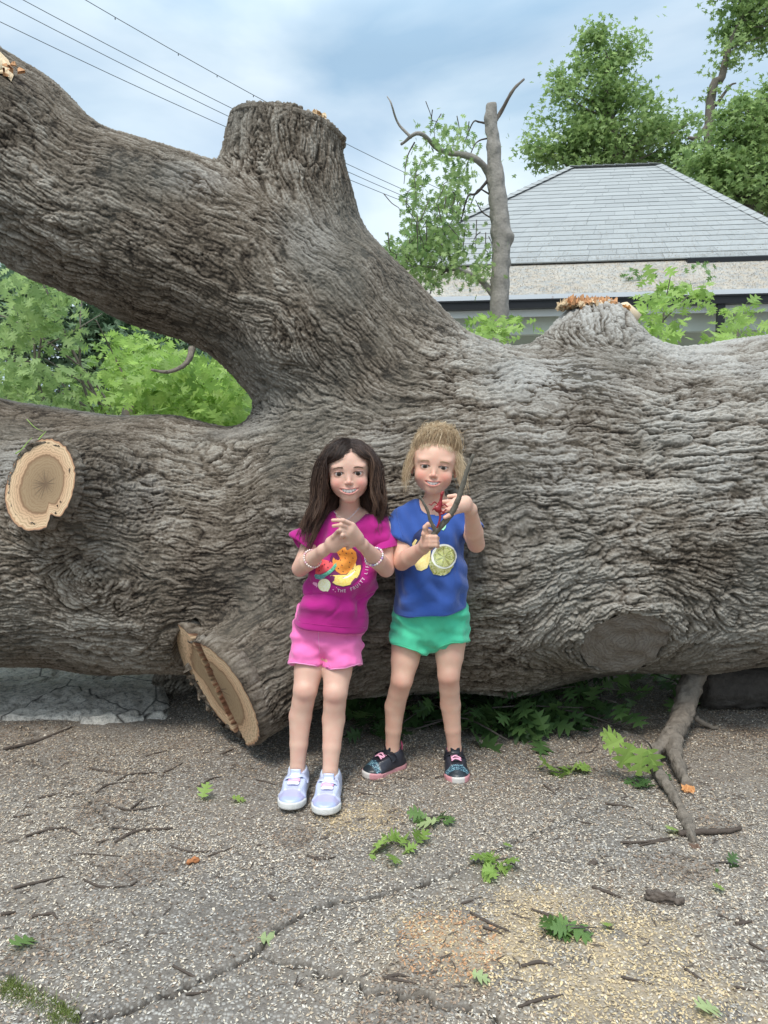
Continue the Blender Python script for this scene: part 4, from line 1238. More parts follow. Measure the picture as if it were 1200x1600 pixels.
# a second, darker log under the right end
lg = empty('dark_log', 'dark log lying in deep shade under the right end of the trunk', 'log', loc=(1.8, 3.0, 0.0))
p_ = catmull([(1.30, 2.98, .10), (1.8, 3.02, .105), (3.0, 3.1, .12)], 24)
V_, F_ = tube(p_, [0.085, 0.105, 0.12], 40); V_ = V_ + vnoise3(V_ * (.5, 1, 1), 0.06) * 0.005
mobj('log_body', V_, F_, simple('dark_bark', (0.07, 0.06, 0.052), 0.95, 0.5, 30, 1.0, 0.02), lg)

# ================================================================== power lines
WIRE = simple('wire', (0.09, 0.10, 0.105), 0.6)
for i, ((x0, y0), (x1, y1), lab) in enumerate((((110, -5), (690, 300), 'topmost of the four power lines, with small clamps'), ((-10, -16), (690, 326), 'second power line from the top'), ((-10, 6), (690, 335), 'third power line from the top'), ((-10, 38), (700, 345), 'lowest of the four power lines'))):
    Y0, Y1 = 14, 19
    a, b = P(x0, y0, Y0), P(x1, y1, Y1); a2 = a + (a - b) * 0.6; b2 = b + (b - a) * 0.7
    n_ = 24; pts_ = [lerp(a2, b2, t) - np.array([0, 0, 0.55 * math.sin(math.pi * t)]) + np.array([0, 0, 0.50]) for t in np.linspace(0, 1, n_)]
    wr = empty('power_line', lab, 'power line', 'power lines crossing the sky', loc=tuple(pts_[0]))
    mb = MB(); mb.tube(pts_, [0.0065], 6); mb.obj('wire', WIRE, wr)
    if i == 0:
        for f_ in (0.30, 0.36, 0.40, 0.44):
            c_ = lerp(a2, b2, f_) - np.array([0, 0, 0.55 * math.sin(math.pi * f_)]) + np.array([0, 0, 0.49]); mb = MB(); mb.box(c_ - (.007, .01, .030), c_ + (.007, .01, .008)); mb.obj('clamp', WIRE, wr)
# ================================================================== people
def skin_material(name, base, blush, lip):
    m = NT(name)
    co = m.coord()
    f = m.noise(420, 4, 0.6, vec=co); f2 = m.noise(35, 4, 0.6, vec=co)
    f3 = m.noise(9, 4, 0.6, vec=co)
    c = m.mix(m.math('MULTIPLY', m.ramp(f2, [(0.35, 0), (0.7, 1)]), 0.30), base, blush)
    c = m.mix(m.math('MULTIPLY', m.ramp(f3, [(0.4, 0), (0.65, 1)]), 0.25), c, tuple(x * .78 for x in base))
    c = m.mix(m.attr('blush'), c, blush)
    c = m.mix(m.attr('lips'), c, lip)
    c = m.mix(m.attr('dark'), c, (0.045, 0.025, 0.018))
    m.set(Base_Color=c, Roughness=0.52, Subsurface_Weight=0.18, Subsurface_Scale=0.006)
    m.b.inputs['Subsurface Radius'].default_value = (1.0, 0.35, 0.2)
    m.b.inputs['Specular IOR Level'].default_value = 0.35
    m.bump(m.math('ADD', f, m.math('MULTIPLY', f2, 0.5)), 0.2, 0.0012)
    return m.m
def fabric(name, col, rough=0.85, weave=900, hi=1.25, folds=0.25):
    m = NT(name)
    f = m.noise(weave, 3, 0.6); f2 = m.noise(18, 4, 0.6)
    c = m.mix(m.math('MULTIPLY', f, 0.6), tuple(x * 0.85 for x in col), tuple(min(1, x * hi) for x in col))
    c = m.mix(m.math('MULTIPLY', m.ramp(f2, [(0.4, 0), (0.7, 1)]), 0.18), c, tuple(x * 0.7 for x in col))
    m.set(Base_Color=c, Roughness=rough, Sheen_Weight=0.25)
    m.b.inputs['Specular IOR Level'].default_value = 0.15
    m.bump(m.math('ADD', f, m.math('MULTIPLY', f2, 1.2)), folds, 0.002)
    return m.m
def hair_mat(name, c1, c2, c3, rough=0.42):
    m = NT(name)
    v = m.attr('hv')
    c = m.ramp(v, [(0.0, c1), (0.55, c2), (1.0, c3)])
    m.set(Base_Color=c, Roughness=rough)
    m.b.inputs['Specular IOR Level'].default_value = 0.45
    return m.m

def head_prims(M, H, p):
    """M: 3x3 local->world, H: point between the eyes at eyeball depth. local x right, y back, z up"""
    W = lambda x, y, z: H + M @ np.array([x, y, z], float)
    ex, ez_chin, ez_mouth, ez_nose = p['ex'], p['chin'], p['mouth'], p['nose']
    rot = M
    E = lambda c, r, k, op='+': Cap(W(*c), W(*c), 1.0, 1.0, k=k, sc=r, rot=rot, op=op)
    class Ell:
        def __init__(s, c, r, k, op='+', tilt=0.0):
            s.c = W(*c); s.r = np.asarray(r, float); s.k = k; s.op = op; s.cut = None; s.tilt = tilt
            s.M = M @ roty(tilt) if tilt else M
            m = max(r); s.lo = s.c - m; s.hi = s.c + m
        def d(s, q):
            l = (q - s.c) @ s.M
            kk = np.linalg.norm(l / s.r, axis=-1)
            g = np.linalg.norm(l / (s.r * s.r), axis=-1) + 1e-9
            return kk * (kk - 1) / g
    cp = lambda a, b, ra, rb, k, op='+': Cap(W(*a), W(*b), ra, rb, k=k, op=op)
    ck = p.get('cheek', 1.0); fw = p.get('fw', 1.0)
    pr = [Ell((0, .042, .030), (.071 * fw, .088, .069), .01),
          Ell((0, .010, -.002), (.0575 * fw, .058, .070), .018),
          Ell((0, .011, -.034), (.0510 * fw, .049, .045), .018)]
    for s_ in (1, -1):
        pr.append(cp((s_ * .040 * fw, .028, -.044), (s_ * .009, -.023, ez_chin + .014), .013, .0120, .016))
        pr.append(Ell((s_ * .0310 * fw, -.0215, -.030), (.0215 * ck, .0235, .0200 * ck), .016))
        pr.append(Ell((s_ * ex * 1.0, -.027, .0200), (.020, .016, .007), .014))
    pr.append(Ell((0, -.028, ez_chin + .016), (.018, .017, .014), .014))
    pr.append(Ell((0, -.030, ez_mouth), (.027, .020, .018), .014))      # muzzle
    # eye sockets
    for s_ in (1, -1):
        pr.append(Ell((s_ * ex, -.062, .001), (.017, .017, .0095), .010, '-'))
    # nose
    pr.append(cp((0, -.0385, .002), (0, -.0538, ez_nose + .002), .0046, .0058, .010))
    pr.append(Ell((0, -.0552, ez_nose - .0005), (.0068, .0072, .0060), .004))
    for s_ in (1, -1):
        pr.append(Ell((s_ * .0078, -.0500, ez_nose - .0032), (.0044, .0062, .0042), .004))
        pr.append(Ell((s_ * .0046, -.0560, ez_nose - .0082), (.0022, .0030, .0020), .0015, '-'))
    # lids
    for s_ in (1, -1):
        pr.append(Ell((s_ * ex, -.0335, .000), (.0150, .0140, .0120), .004))
        pr.append(Ell((s_ * ex, -.0470, -.0002), (.0132, .0125, p.get('open', .0046)), .0012, '-', tilt=s_ * 0.04))
    # lips along the smile
    mw = p.get('mw', .023); cv = p.get('curve', .0085); my = -.0500
    def smile(t, dz, dy=0.0):
        return (mw * t, my + .015 * t * t + dy, ez_mouth + cv * (t * t) - cv * 0.35 + dz)
    ts = np.linspace(-1, 1, 9)
    gp = p.get('gape', .0030)
    for a, b in zip(ts[:-1], ts[1:]):
        ka, kb = 1 - .55 * abs(a) ** 2, 1 - .55 * abs(b) ** 2
        pr.append(cp(smile(a, gp * ka * 1.0 + .0010), smile(b, gp * kb + .0010), .0027 * (.55 + .45 * ka), .0027 * (.55 + .45 * kb), .003))
        pr.append(cp(smile(a, -gp * ka - .0018, -.0004), smile(b, -gp * kb - .0018, -.0004), .0036 * (.5 + .5 * ka), .0036 * (.5 + .5 * kb), .003))
    for a, b in zip(ts[:-1], ts[1:]):
        ka, kb = 1 - abs(a) ** 2.4, 1 - abs(b) ** 2.4
        for dy in (-.004, .004, .009):
            pr.append(cp(smile(a * .93, 0, dy), smile(b * .93, 0, dy), .0006 + gp * ka, .0006 + gp * kb, .0008, '-'))
    # smile folds
    # ears
    for s_ in (1, -1):
        pr.append(Ell((s_ * .0705 * fw, .034, -.008), (.0085, .016, .024), .004, tilt=s_ * .2))
        pr.append(Ell((s_ * .0785 * fw, .031, -.006), (.005, .009, .014), .003, '-'))
    # neck
    info = dict(W=W, smile=smile, ex=ex, p=p, M=M, H=H, gp=gp)
    return pr, info

def finger(pts, r0=.0058, r1=.0044, k=.002):
    pts = [np.asarray(q, float) for q in pts]
    rs = np.linspace(r0, r1, len(pts))
    return [Cap(pts[i], pts[i + 1], rs[i], rs[i + 1], k=(k if i else .004)) for i in range(len(pts) - 1)]

def body_mesh(name, prims, info, mat, parent, fine):
    xs, ys, zs = fine
    F_ = sdf_grid(prims, xs, ys, zs, 0.02)
    V_, Q_ = surface_nets(F_, xs, ys, zs)
    V_ = laplace(V_, Q_, 1, 0.45)
    o = mobj(name, V_, Q_, mat, parent)
    # colour masks
    M, H, p = info['M'], info['H'], info['p']
    L = (V_ - H) @ M
    x, y, z = L.T
    head = (np.abs(x) < .09) & (z > -.095) & (z < .11) & (y < .12)
    blush = np.zeros(len(V_)); lips = np.zeros(len(V_)); dark = np.zeros(len(V_))
    for s_ in (1, -1):
        blush = np.maximum(blush, 0.72 * np.exp(-(((x - s_ * .036) / .019) ** 2 + ((z + .030) / .016) ** 2)) * (y < .02))
    blush = np.maximum(blush, 0.45 * np.exp(-((x / .009) ** 2 + ((z - p['nose']) / .010) ** 2)) * (y < 0))
    t = x / p.get('mw', .023)
    cz = p['mouth'] + p.get('curve', .0085) * (t * t - 0.35)
    up_ = (z - cz); gp = info['gp']; ka = np.clip(1 - .5 * t * t, 0.2, 1)
    lips = np.where((np.abs(t) < 1.04) & (y < -.020), np.exp(-((up_ + .0003) / (gp * np.clip(1 - t ** 2, .05, 1) + .0056 * np.clip(1 - .75 * t * t, .12, 1))) ** 4), 0) * 0.85
    inner = (np.abs(t) < 0.95) & (np.abs(up_) < gp * 1.15 * ka) & (y > -.049 + .015 * t * t) & (y < 0.0) & (y < -.02)
    dark = np.where(inner, 0.85, dark)
    for s_ in (1, -1):
        ee = ((x - s_ * p['ex']) / .0148) ** 2
        op = p.get('open', .0046)
        rim = np.abs(z - op * np.sqrt(np.clip(1 - ee * 0.9, 0.02, 1)) - .0003)
        dark = np.maximum(dark, np.where((ee < 1.15) & (y < -.02), np.exp(-(rim / .0020) ** 2) * 0.95, 0))
        rim2 = np.abs(z + op * np.sqrt(np.clip(1 - ee, 0.02, 1)))
        dark = np.maximum(dark, np.where((ee < 1.0) & (y < -.02), np.exp(-(rim2 / .0013) ** 2) * 0.35, 0))
        # crease above the lid, faint shade of lashes
        cr_ = np.abs(z - (op + .0045) * np.sqrt(np.clip(1 - ee * .7, .02, 1)))
        blush = np.maximum(blush, np.where((ee < 1.1) & (y < -.02), np.exp(-(cr_ / .0014) ** 2) * 0.5, 0))
        # nostrils
        dark = np.maximum(dark, 0.40 * np.exp(-(((x - s_ * .0052) / .0024) ** 2 + ((z - p['nose'] + .0095) / .0020) ** 2)) * (y < -.04))
    z0 = V_[:, 2]
    for (kp, kr) in p.get('red', []):
        blush = np.maximum(blush, 0.28 * np.exp(-(np.linalg.norm(V_ - kp, axis=1) / kr) ** 2))
    attr(o, 'blush', np.where(head, blush, blush * (np.abs(z) > .09))); attr(o, 'lips', lips * head); attr(o, 'dark', dark * head)
    return o

def add_eyes(body, info, iris):
    W = info['W']; M = info['M']; ex = info['ex']
    mw_ = NT('eye_white'); mw_.set(Base_Color=(0.46, 0.42, 0.40), Roughness=0.15)
    mi_ = NT('iris'); mi_.set(Base_Color=iris, Roughness=0.25); mi_.b.inputs['Specular IOR Level'].default_value = 0.25
    mp_ = NT('pupil'); mp_.set(Base_Color=(0.005, 0.004, 0.004), Roughness=0.05)
    def sph(c, r, n=18, cut=None):
        V_ = [];
        th = np.linspace(0, cut if cut else math.pi, n); ph = np.linspace(0, 2 * math.pi, 24, endpoint=False)
        for t in th:
            for q in ph: V_.append(c + M @ np.array([r * math.sin(t) * math.cos(q), -r * math.cos(t), r * math.sin(t) * math.sin(q)]))
        i = np.arange(n - 1)[:, None] * 24; j = np.arange(24)[None, :]; j2 = (j + 1) % 24
        return np.array(V_), np.stack([i + j, i + j2, i + 24 + j2, i + 24 + j], -1).reshape(-1, 4)
    for s_ in (1, -1):
        c_ = W(s_ * ex, -.0335, 0)
        v, f = sph(c_, .0128); e = mobj('eye', v, f, mw_.m, body)
        v, f = sph(c_, .01295, 8, 0.56); mobj('iris', v, f, mi_.m, body)
        v, f = sph(c_, .01305, 6, 0.28); mobj('pupil', v, f, mp_.m, body)
def add_teeth(body, info, widths, gap=0.0, lower=False):
    W = info['W']; smile = info['smile']; mb = MB()
    m = NT('tooth_enamel'); m.set(Base_Color=(0.86, 0.83, 0.76), Roughness=0.25)
    x = 0
    tot = sum(widths) + gap * (len(widths) - 1); x = -tot / 2
    mw = info['p'].get('mw', .023)
    for i, w_ in enumerate(widths):
        t = (x + w_ / 2) / mw
        sx_, sy_, sz_ = smile(t, 0, 0.0028)
        hgt = info['gp'] * (1.0 if i in (len(widths) // 2, len(widths) // 2 - 1) else 0.75)
        c_ = (sx_, sy_, sz_)
        V_ = []
        for dx in (-w_ / 2, w_ / 2):
            for dy in (-.0012, .0012):
                for dz in (-hgt * 0.70, info['gp'] * 1.5):
                    V_.append(W(c_[0] + dx, c_[1] + dy + abs(dx) * .1, c_[2] + dz))
        mb.add(V_, [(0, 1, 3, 2), (4, 6, 7, 5), (0, 4, 5, 1), (2, 3, 7, 6), (0, 2, 6, 4), (1, 5, 7, 3)])
        x += w_ + gap
    mb.obj('teeth', m.m, body, smooth=False)
def strands_obj(name, paths, rad, mat, parent, hv=None, sides=3, r_=None):
    """paths (n, m, 3)"""
    n, m_, _ = paths.shape
    T_ = np.gradient(paths, axis=1); T_ /= np.linalg.norm(T_, axis=2, keepdims=True) + 1e-9
    up_ = np.array([0.3, 1.0, 0.1]); a = np.cross(T_, up_); a /= np.linalg.norm(a, axis=2, keepdims=True) + 1e-9
    b = np.cross(T_, a)
    pr_ = np.sin(np.linspace(0.35, math.pi, m_)) ** 0.6
    pr_[-1] = 0.12
    rr_ = np.asarray(rad).reshape(-1, 1) * np.ones((n, 1)) * pr_[None]
    ang = np.linspace(0, 2 * math.pi, sides, endpoint=False)
    V_ = paths[:, :, None] + rr_[:, :, None, None] * (np.cos(ang)[None, None, :, None] * a[:, :, None] + np.sin(ang)[None, None, :, None] * b[:, :, None])
    idx = np.arange(n * m_ * sides).reshape(n, m_, sides)
    i0 = idx[:, :-1]; i1 = idx[:, 1:]
    F_ = np.stack([i0, np.roll(i0, -1, 2), np.roll(i1, -1, 2), i1], -1).reshape(-1, 4)
    o = mobj(name, V_.reshape(-1, 3), F_, mat, parent)
    if hv is None: hv = np.random.default_rng(5).uniform(0, 1, n)
    hv2 = np.repeat(hv, m_ * sides) if hv.ndim == 1 else np.repeat(hv.reshape(-1), sides)
    attr(o, 'hv', np.clip(hv2, 0, 1))
    return o
def sdf_grad(prims, p, eps=1e-3):
    d = sdf_points(prims, p)
    g = np.stack([sdf_points(prims, p + np.eye(3)[j] * eps) - d for j in range(3)], -1) / eps
    return d, g / (np.linalg.norm(g, axis=-1, keepdims=True) + 1e-9)

def garment(name, prims, step, lo, hi, mat, parent, disp=None, smooth=1):
    xs = axis_grid([(lo[0], hi[0], step)]); ys = axis_grid([(lo[1], hi[1], step)]); zs = axis_grid([(lo[2], hi[2], step)])
    F_ = sdf_grid(prims, xs, ys, zs, 0.02)
    V_, Q_ = surface_nets(F_, xs, ys, zs)
    V_ = laplace(V_, Q_, smooth, 0.4)
    N_ = vnormals(V_, Q_)
    if disp is not None:
        V_ = V_ + N_ * disp(V_, N_)[:, None]
    return mobj(name, V_, Q_, mat, parent), V_, Q_
class Grp:
    """several prims worked out among themselves, then joined to the rest with k"""
    def __init__(s, prims, k=0.01, op='+'):
        s.prims = prims; s.k = k; s.op = op
        pos_ = [p for p in prims if p.op == '+']
        s.lo = np.min([p.lo for p in pos_], 0); s.hi = np.max([p.hi for p in pos_], 0)
    def d(s, q):
        F = np.full(q.shape[:-1], 9.0)
        for pr in s.prims: F = combine(F, pr.d(q), pr)
        return F
def chain(pts, rads, k0=.012, k=.004, **kw):
    return [Grp([Cap(pts[i], pts[i + 1], rads[i], rads[i + 1], k=k, **kw) for i in range(len(pts) - 1)], k0)]
class Plane:
    """removes everything on the side the normal points to"""
    def __init__(s, p, n, k=0.002):
        s.p = np.asarray(p, float); s.n = nrm(n); s.k = k; s.op = '-'; s.lo = np.full(3, -9.); s.hi = np.full(3, 9.)
    def d(s, q): return -((q - s.p) @ s.n)
class Side:
    """limits a prim to one side of a plane"""
    def __init__(s, pr, planes):
        s.pr = pr; s.planes = planes; s.k = pr.k; s.op = pr.op; s.lo = pr.lo; s.hi = pr.hi
    def d(s, q):
        d_ = s.pr.d(q)
        for (p, n) in s.planes: d_ = np.maximum(d_, (q - p) @ nrm(n))
        return d_

# ---- flat prints laid on cloth: 2D shapes in pixel space dropped onto the shirt
def print_on(name, bvh, shapes, mat, parent, lift=0.0012, Yr=2.0):
    """shapes: list of polygons in picture pixels (fine), each triangulated as a grid clipped to polygon"""
    mb = MB(); n_ok = 0
    for poly in shapes:
        poly = np.asarray(poly, float)
        x0, y0 = poly.min(0); x1, y1 = poly.max(0)
        st = max(0.8, min(2.0, max(x1 - x0, y1 - y0) / 14))
        # fan of rings about the centroid: keeps a clean outline
        c_ = poly.mean(0)
        n = len(poly)
        rings = max(1, int(np.hypot(x1 - x0, y1 - y0) / 2 / 1.5))
        pts_ = [c_]
        for k in range(1, rings + 1): pts_ += list(c_ + (poly - c_) * k / rings)
        W3 = []
        for q in pts_:
            o_ = CAM; d_ = nrm(P(q[0], q[1], 2.0) - CAM)
            hit, no, _, _ = bvh.ray_cast(Vector(o_), Vector(d_))
            if hit is None: W3.append(None); continue
            no = np.array(no); no = no if no @ d_ < 0 else -no
            W3.append(np.array(hit) + no * lift - d_ * 0.0013)
        V_ = np.array([q if q is not None else (0, 0, -5) for q in W3]); bad = [q is None for q in W3]
        F_ = []
        for k in range(rings):
            for j in range(n):
                j2 = (j + 1) % n
                if k == 0: f = (0, 1 + j2, 1 + j)
                else: f = (1 + (k - 1) * n + j, 1 + (k - 1) * n + j2, 1 + k * n + j2, 1 + k * n + j)
                if not any(bad[i] for i in f): F_.append(f)
        if F_: mb.add(V_, F_); n_ok += 1
    if n_ok: 
        o = mb.obj(name, mat, parent)
        return o
def ell(cx, cy, rx, ry, rot=0, n=28, wob=0.0, seed=0):
    t = np.linspace(0, 2 * math.pi, n, endpoint=False); r2 = np.random.default_rng(seed)
    k = 1 + wob * r2.standard_normal(n)
    x, y = rx * np.cos(t) * k, ry * np.sin(t) * k
    return np.stack([cx + x * math.cos(rot) - y * math.sin(rot), cy + x * math.sin(rot) + y * math.cos(rot)], 1)
def glyph_polys(text, size):
    """letters as polygons from Blender's built-in font"""
    cu = bpy.data.curves.new('glyph', 'FONT'); cu.body = text; cu.size = size; cu.extrude = 0; cu.resolution_u = 2; cu.offset = size * 0.012
    o = bpy.data.objects.new('glyph', cu); C.objects.link(o)
    dg = bpy.context.evaluated_depsgraph_get(); me = o.evaluated_get(dg).to_mesh()
    V_ = np.array([v.co[:2] for v in me.vertices]).reshape(-1, 2); F_ = [tuple(p.vertices) for p in me.polygons]
    bpy.data.objects.remove(o); bpy.data.curves.remove(cu)
    return V_, F_
def print_letter(mb, bvh, ch, cx, cy, size, rot, lift=0.0018):
    V_, F_ = glyph_polys(ch, size)
    if not len(V_): return
    c_ = (V_.max(0) + V_.min(0)) / 2
    W3 = []
    for v in V_:
        q = (v - c_); q = np.array([q[0], -q[1]])
        x = cx + q[0] * math.cos(rot) - q[1] * math.sin(rot); y = cy + q[0] * math.sin(rot) + q[1] * math.cos(rot)
        d_ = nrm(P(x, y, 2.0) - CAM); hit, no, _, _ = bvh.ray_cast(Vector(CAM), Vector(d_))
        if hit is None: return
        no = np.array(no); no = no if no @ d_ < 0 else -no
        W3.append(np.array(hit) + no * lift - d_ * 0.0008)
    mb.add(W3, F_)
def bvh_of(V_, Q_): return BVHTree.FromPolygons(V_.tolist(), Q_.tolist())

# ---- shoes ---------------------------------------------------------------
def shoe(parent, toe, heel, wid, style, label, strap_side=1):
    """toe, heel: ground points of the sole ends"""
    toe = np.asarray(toe, float); heel = np.asarray(heel, float)
    fwd = nrm((toe - heel) * (1, 1, 0)); L = np.linalg.norm((toe - heel)[:2]); rt = np.array([fwd[1], -fwd[0], 0])
    O = (toe + heel) / 2 * (1, 1, 0)
    M = np.stack([rt, fwd, (0, 0, 1)], 1)
    W = lambda x, y, z: O + M @ np.array([x, y, z], float)
    hl = L / 2; hw = wid / 2
    class Slab:
        op = '+'
        def __init__(s, circles, z0, z1, rnd, k=0.003, op='+', toe_up=0.0):
            s.c = circles; s.z0 = z0; s.z1 = z1; s.rnd = rnd; s.k = k; s.op = op; s.tu = toe_up
            s.lo = O - 0.16; s.hi = O + 0.16
        def d(s, q):
            l = (q - O) @ M
            d2 = None
            for (x0, y0, r0), (x1, y1, r1) in zip(s.c[:-1], s.c[1:]):
                a = np.array([x0, y0]); ba = np.array([x1 - x0, y1 - y0]); pq = l[..., :2] - a
                t = np.clip((pq @ ba) / (ba @ ba), 0, 1)
                dd = np.linalg.norm(pq - t[..., None] * ba, axis=-1) - (r0 + (r1 - r0) * t)
                d2 = dd if d2 is None else smin(d2, dd, 0.01)
            zc = l[..., 2] - s.tu * np.clip(l[..., 1] / hl, 0, 1) ** 2
            dz = np.maximum(zc - s.z1, s.z0 - zc)
            w_ = np.stack([d2 + s.rnd, dz + s.rnd], -1)
            return np.minimum(w_.max(-1), 0) + np.linalg.norm(np.maximum(w_, 0), axis=-1) - s.rnd
    foot = [(-.002, -hl + hw * .74, hw * .74), (.0, 0, hw * .78), (.0, hl - hw * 1.15, hw * .98), (.0, hl - hw * .86, hw * .86)]
    sole_p = [Slab(foot, 0.001, 0.024, 0.006, toe_up=0.006)]
    # scallops and tread in the sole side
    r_ = np.random.default_rng(4)
    for i in range(9):
        yy_ = -hl + .03 + i * (L - .05) / 8
        for sx_ in (1, -1):
            p_ = W(sx_ * hw * 1.02, yy_, .013); sole_p.append(Cap(p_, W(sx_ * hw * 1.02, yy_ + .006, .004), .0028, .0028, k=.002, op='-'))
    up_p = [Slab([(x, y, r * 0.93) for x, y, r in foot], 0.016, 0.034, 0.010),
            Cap(W(0, -hl + .045, .045), W(0, hl * .10, .048), hw * .70, hw * .66, k=.02),
            Cap(W(0, hl * .05, .040), W(0, hl - .042, .026), hw * .74, hw * .62, k=.02),
            Cap(W(0, -hl + .043, .05), W(0, -hl + .05, .066), hw * .70, hw * .66, k=.012),
            Plane(W(0, 0, 0.018), (0, 0, -1)),
            Plane(W(0, -hl + .045, .074), M @ np.array([0, 0.25, 1.0]))]
    ank = Cap(W(0, -hl + .052, .060), W(0, -hl + .058, .12), hw * .54, hw * .60, k=.004, op='-')
    up_p.append(ank)
    lo = O - (L / 2 + .03) * np.array([1, 1, 0]) - (0, 0, .004); hi = O + (L / 2 + .03) * np.array([1, 1, 0]) + (0, 0, .10)
    s = empty('shoe', None, loc=(0, 0, 0)); s.parent = parent; base = wloc(parent); s.location = O - base
    if label: s['label'] = label
    loc = lambda V_: (V_ - O) @ M
    # sole
    xs = axis_grid([(lo[0], hi[0], .0026)]); ys = axis_grid([(lo[1], hi[1], .0026)])
    F_ = sdf_grid(sole_p, xs, ys, axis_grid([(-.004, .040, .0022)])); V_, Q_ = surface_nets(F_, xs, ys, axis_grid([(-.004, .040, .0022)])); V_ = laplace(V_, Q_, 1, .4)
    so_ = mobj('sole', V_, Q_, style['sole'], s); l = loc(V_)
    attr(so_, 'bump', np.clip((l[:, 1] - hl + .030) / .004, 0, 1) * np.clip((hw * .55 - np.abs(l[:, 0])) / .004, 0, 1))
    zs = axis_grid([(.010, .085, .0022)])
    F_ = sdf_grid(up_p, xs, ys, zs); V_, Q_ = surface_nets(F_, xs, ys, zs); V_ = laplace(V_, Q_, 2, .4)
    l = loc(V_); N_ = vnormals(V_, Q_)
    # seam steps: toe cap, side panels
    seam_t = hl * .42 + 0.25 * np.abs(l[:, 0])
    toe_m = np.clip((l[:, 1] - seam_t) / .002, 0, 1)
    side_m = np.clip((np.abs(l[:, 0]) - hw * .40) / .002, 0, 1) * (1 - toe_m)
    V_ = V_ - N_ * (toe_m * 0.0012)[:, None] + N_ * (side_m * 0.0014)[:, None]
    uo = mobj('upper', V_, Q_, style['upper'], s)
    tip = np.clip((l[:, 1] - (hl - .026)) / .002, 0, 1) * 1.0
    collar = np.clip((l[:, 2] - .064 - 0.1 * (l[:, 1] + hl - .045)) / .003, 0, 1) * (l[:, 1] < 0)
    heelm = (np.linalg.norm(l[:, :2] - [0, -hl + .052], axis=1) < hw * .60) & (l[:, 2] > .05)
    attr(uo, 'toe', toe_m); attr(uo, 'tip', tip); attr(uo, 'side', side_m); attr(uo, 'collar', np.maximum(collar * 0.0, heelm * 1.0))
    bv = bvh_of(V_, Q_)
    def drop(x, y, off=0.002):
        o_ = W(x, y, .15); hit, no, _, _ = bv.ray_cast(Vector(o_), Vector((0, 0, -1)))
        return np.array(hit) + np.array(no) * off if hit is not None else W(x, y, .05)
    # tongue
    mb = MB(); cen = [drop(0, y, .003) for y in np.linspace(hl * .30, -hl * .02, 6)]
    cen += [cen[-1] + M @ np.array([0, -.010, .008]), cen[-1] + M @ np.array([0, -.012, .020])]
    mb.tube(catmull(cen, 3), [hw * .36, hw * .40, hw * .38], 10, flat=0.16); mb.obj('tongue', style['tongue'], s)
    # laces
    for i in range(style['nlace']):
        y = hl * .30 - i * .0135
        mb = MB()
        if style['cross']:
            y2 = y - .010
            mb.tube(catmull([drop(-hw * .42, y, .003), drop(-hw * .1, (y + y2) / 2 + .001, .007), drop(hw * .42, y2, .003)], 5), [.0036], 6, flat=.6)
            mb.tube(catmull([drop(hw * .42, y, .003), drop(hw * .1, (y + y2) / 2, .0085), drop(-hw * .42, y2, .003)], 5), [.0036], 6, flat=.6)
        else:
            ring = [drop(-hw * .38, y, .004), drop(0, y + .001, .007), drop(hw * .38, y, .004), drop(hw * .40, y - .005, .004), drop(hw * .28, y - .0085, .005), drop(-hw * .28, y - .0085, .005), drop(-hw * .40, y - .005, .004), drop(-hw * .38, y, .004)]
            mb.tube(catmull(ring, 4), [.0024], 6)
        mb.obj('lace', style['lace'][i % len(style['lace'])], s)
    # strap across the instep
    yS = -hl * .02
    mb = MB(); ctl = []
    for x in np.linspace(-hw * .92, hw * .92, 9):
        yk = yS + (.010 * (x / hw) * strap_side) - .004 * (x / hw) ** 2
        hx = min(abs(x), hw * .60); q = drop(math.copysign(hx, x), yk, .004)
        if abs(x) > hw * .60:
            q = q + M @ np.array([math.copysign((abs(x) - hx) * .65, x), 0, -(abs(x) - hx) * 1.5])
        ctl.append(q)
    ctl = catmull(ctl, 3); T_ = np.gradient(ctl, axis=0); wdt = style.get('strapw', .011)
    V2 = []
    for q, t_ in zip(ctl, T_):
        t_ = nrm(t_); f_ = nrm(fwd - t_ * (fwd @ t_)); n_ = nrm(np.cross(t_, f_)); n_ = n_ if n_[2] > -0.2 else -n_
        for (a, b) in ((-1, 0), (-1, .0018), (-.9, .0028), (.9, .0028), (1, .0018), (1, 0)): V2.append(q + f_ * wdt * a + n_ * b)
    nn = len(ctl); F2 = [(i * 6 + j, i * 6 + (j + 1) % 6, (i + 1) * 6 + (j + 1) % 6, (i + 1) * 6 + j) for i in range(nn - 1) for j in range(6)]
    F2 += [tuple(range(6)), tuple(range((nn - 1) * 6, nn * 6))[::-1]]
    mobj('strap', V2, F2, style['strap'], s)
    # pull tab at the heel
    mb = MB(); mb.tube([W(0, -hl + .012, .060), W(0, -hl + .010, .076), W(0, -hl + .014, .088)], [.010, .009, .005], 8, flat=.35); mb.obj('heel_tab', style['tab'], s)
    return s

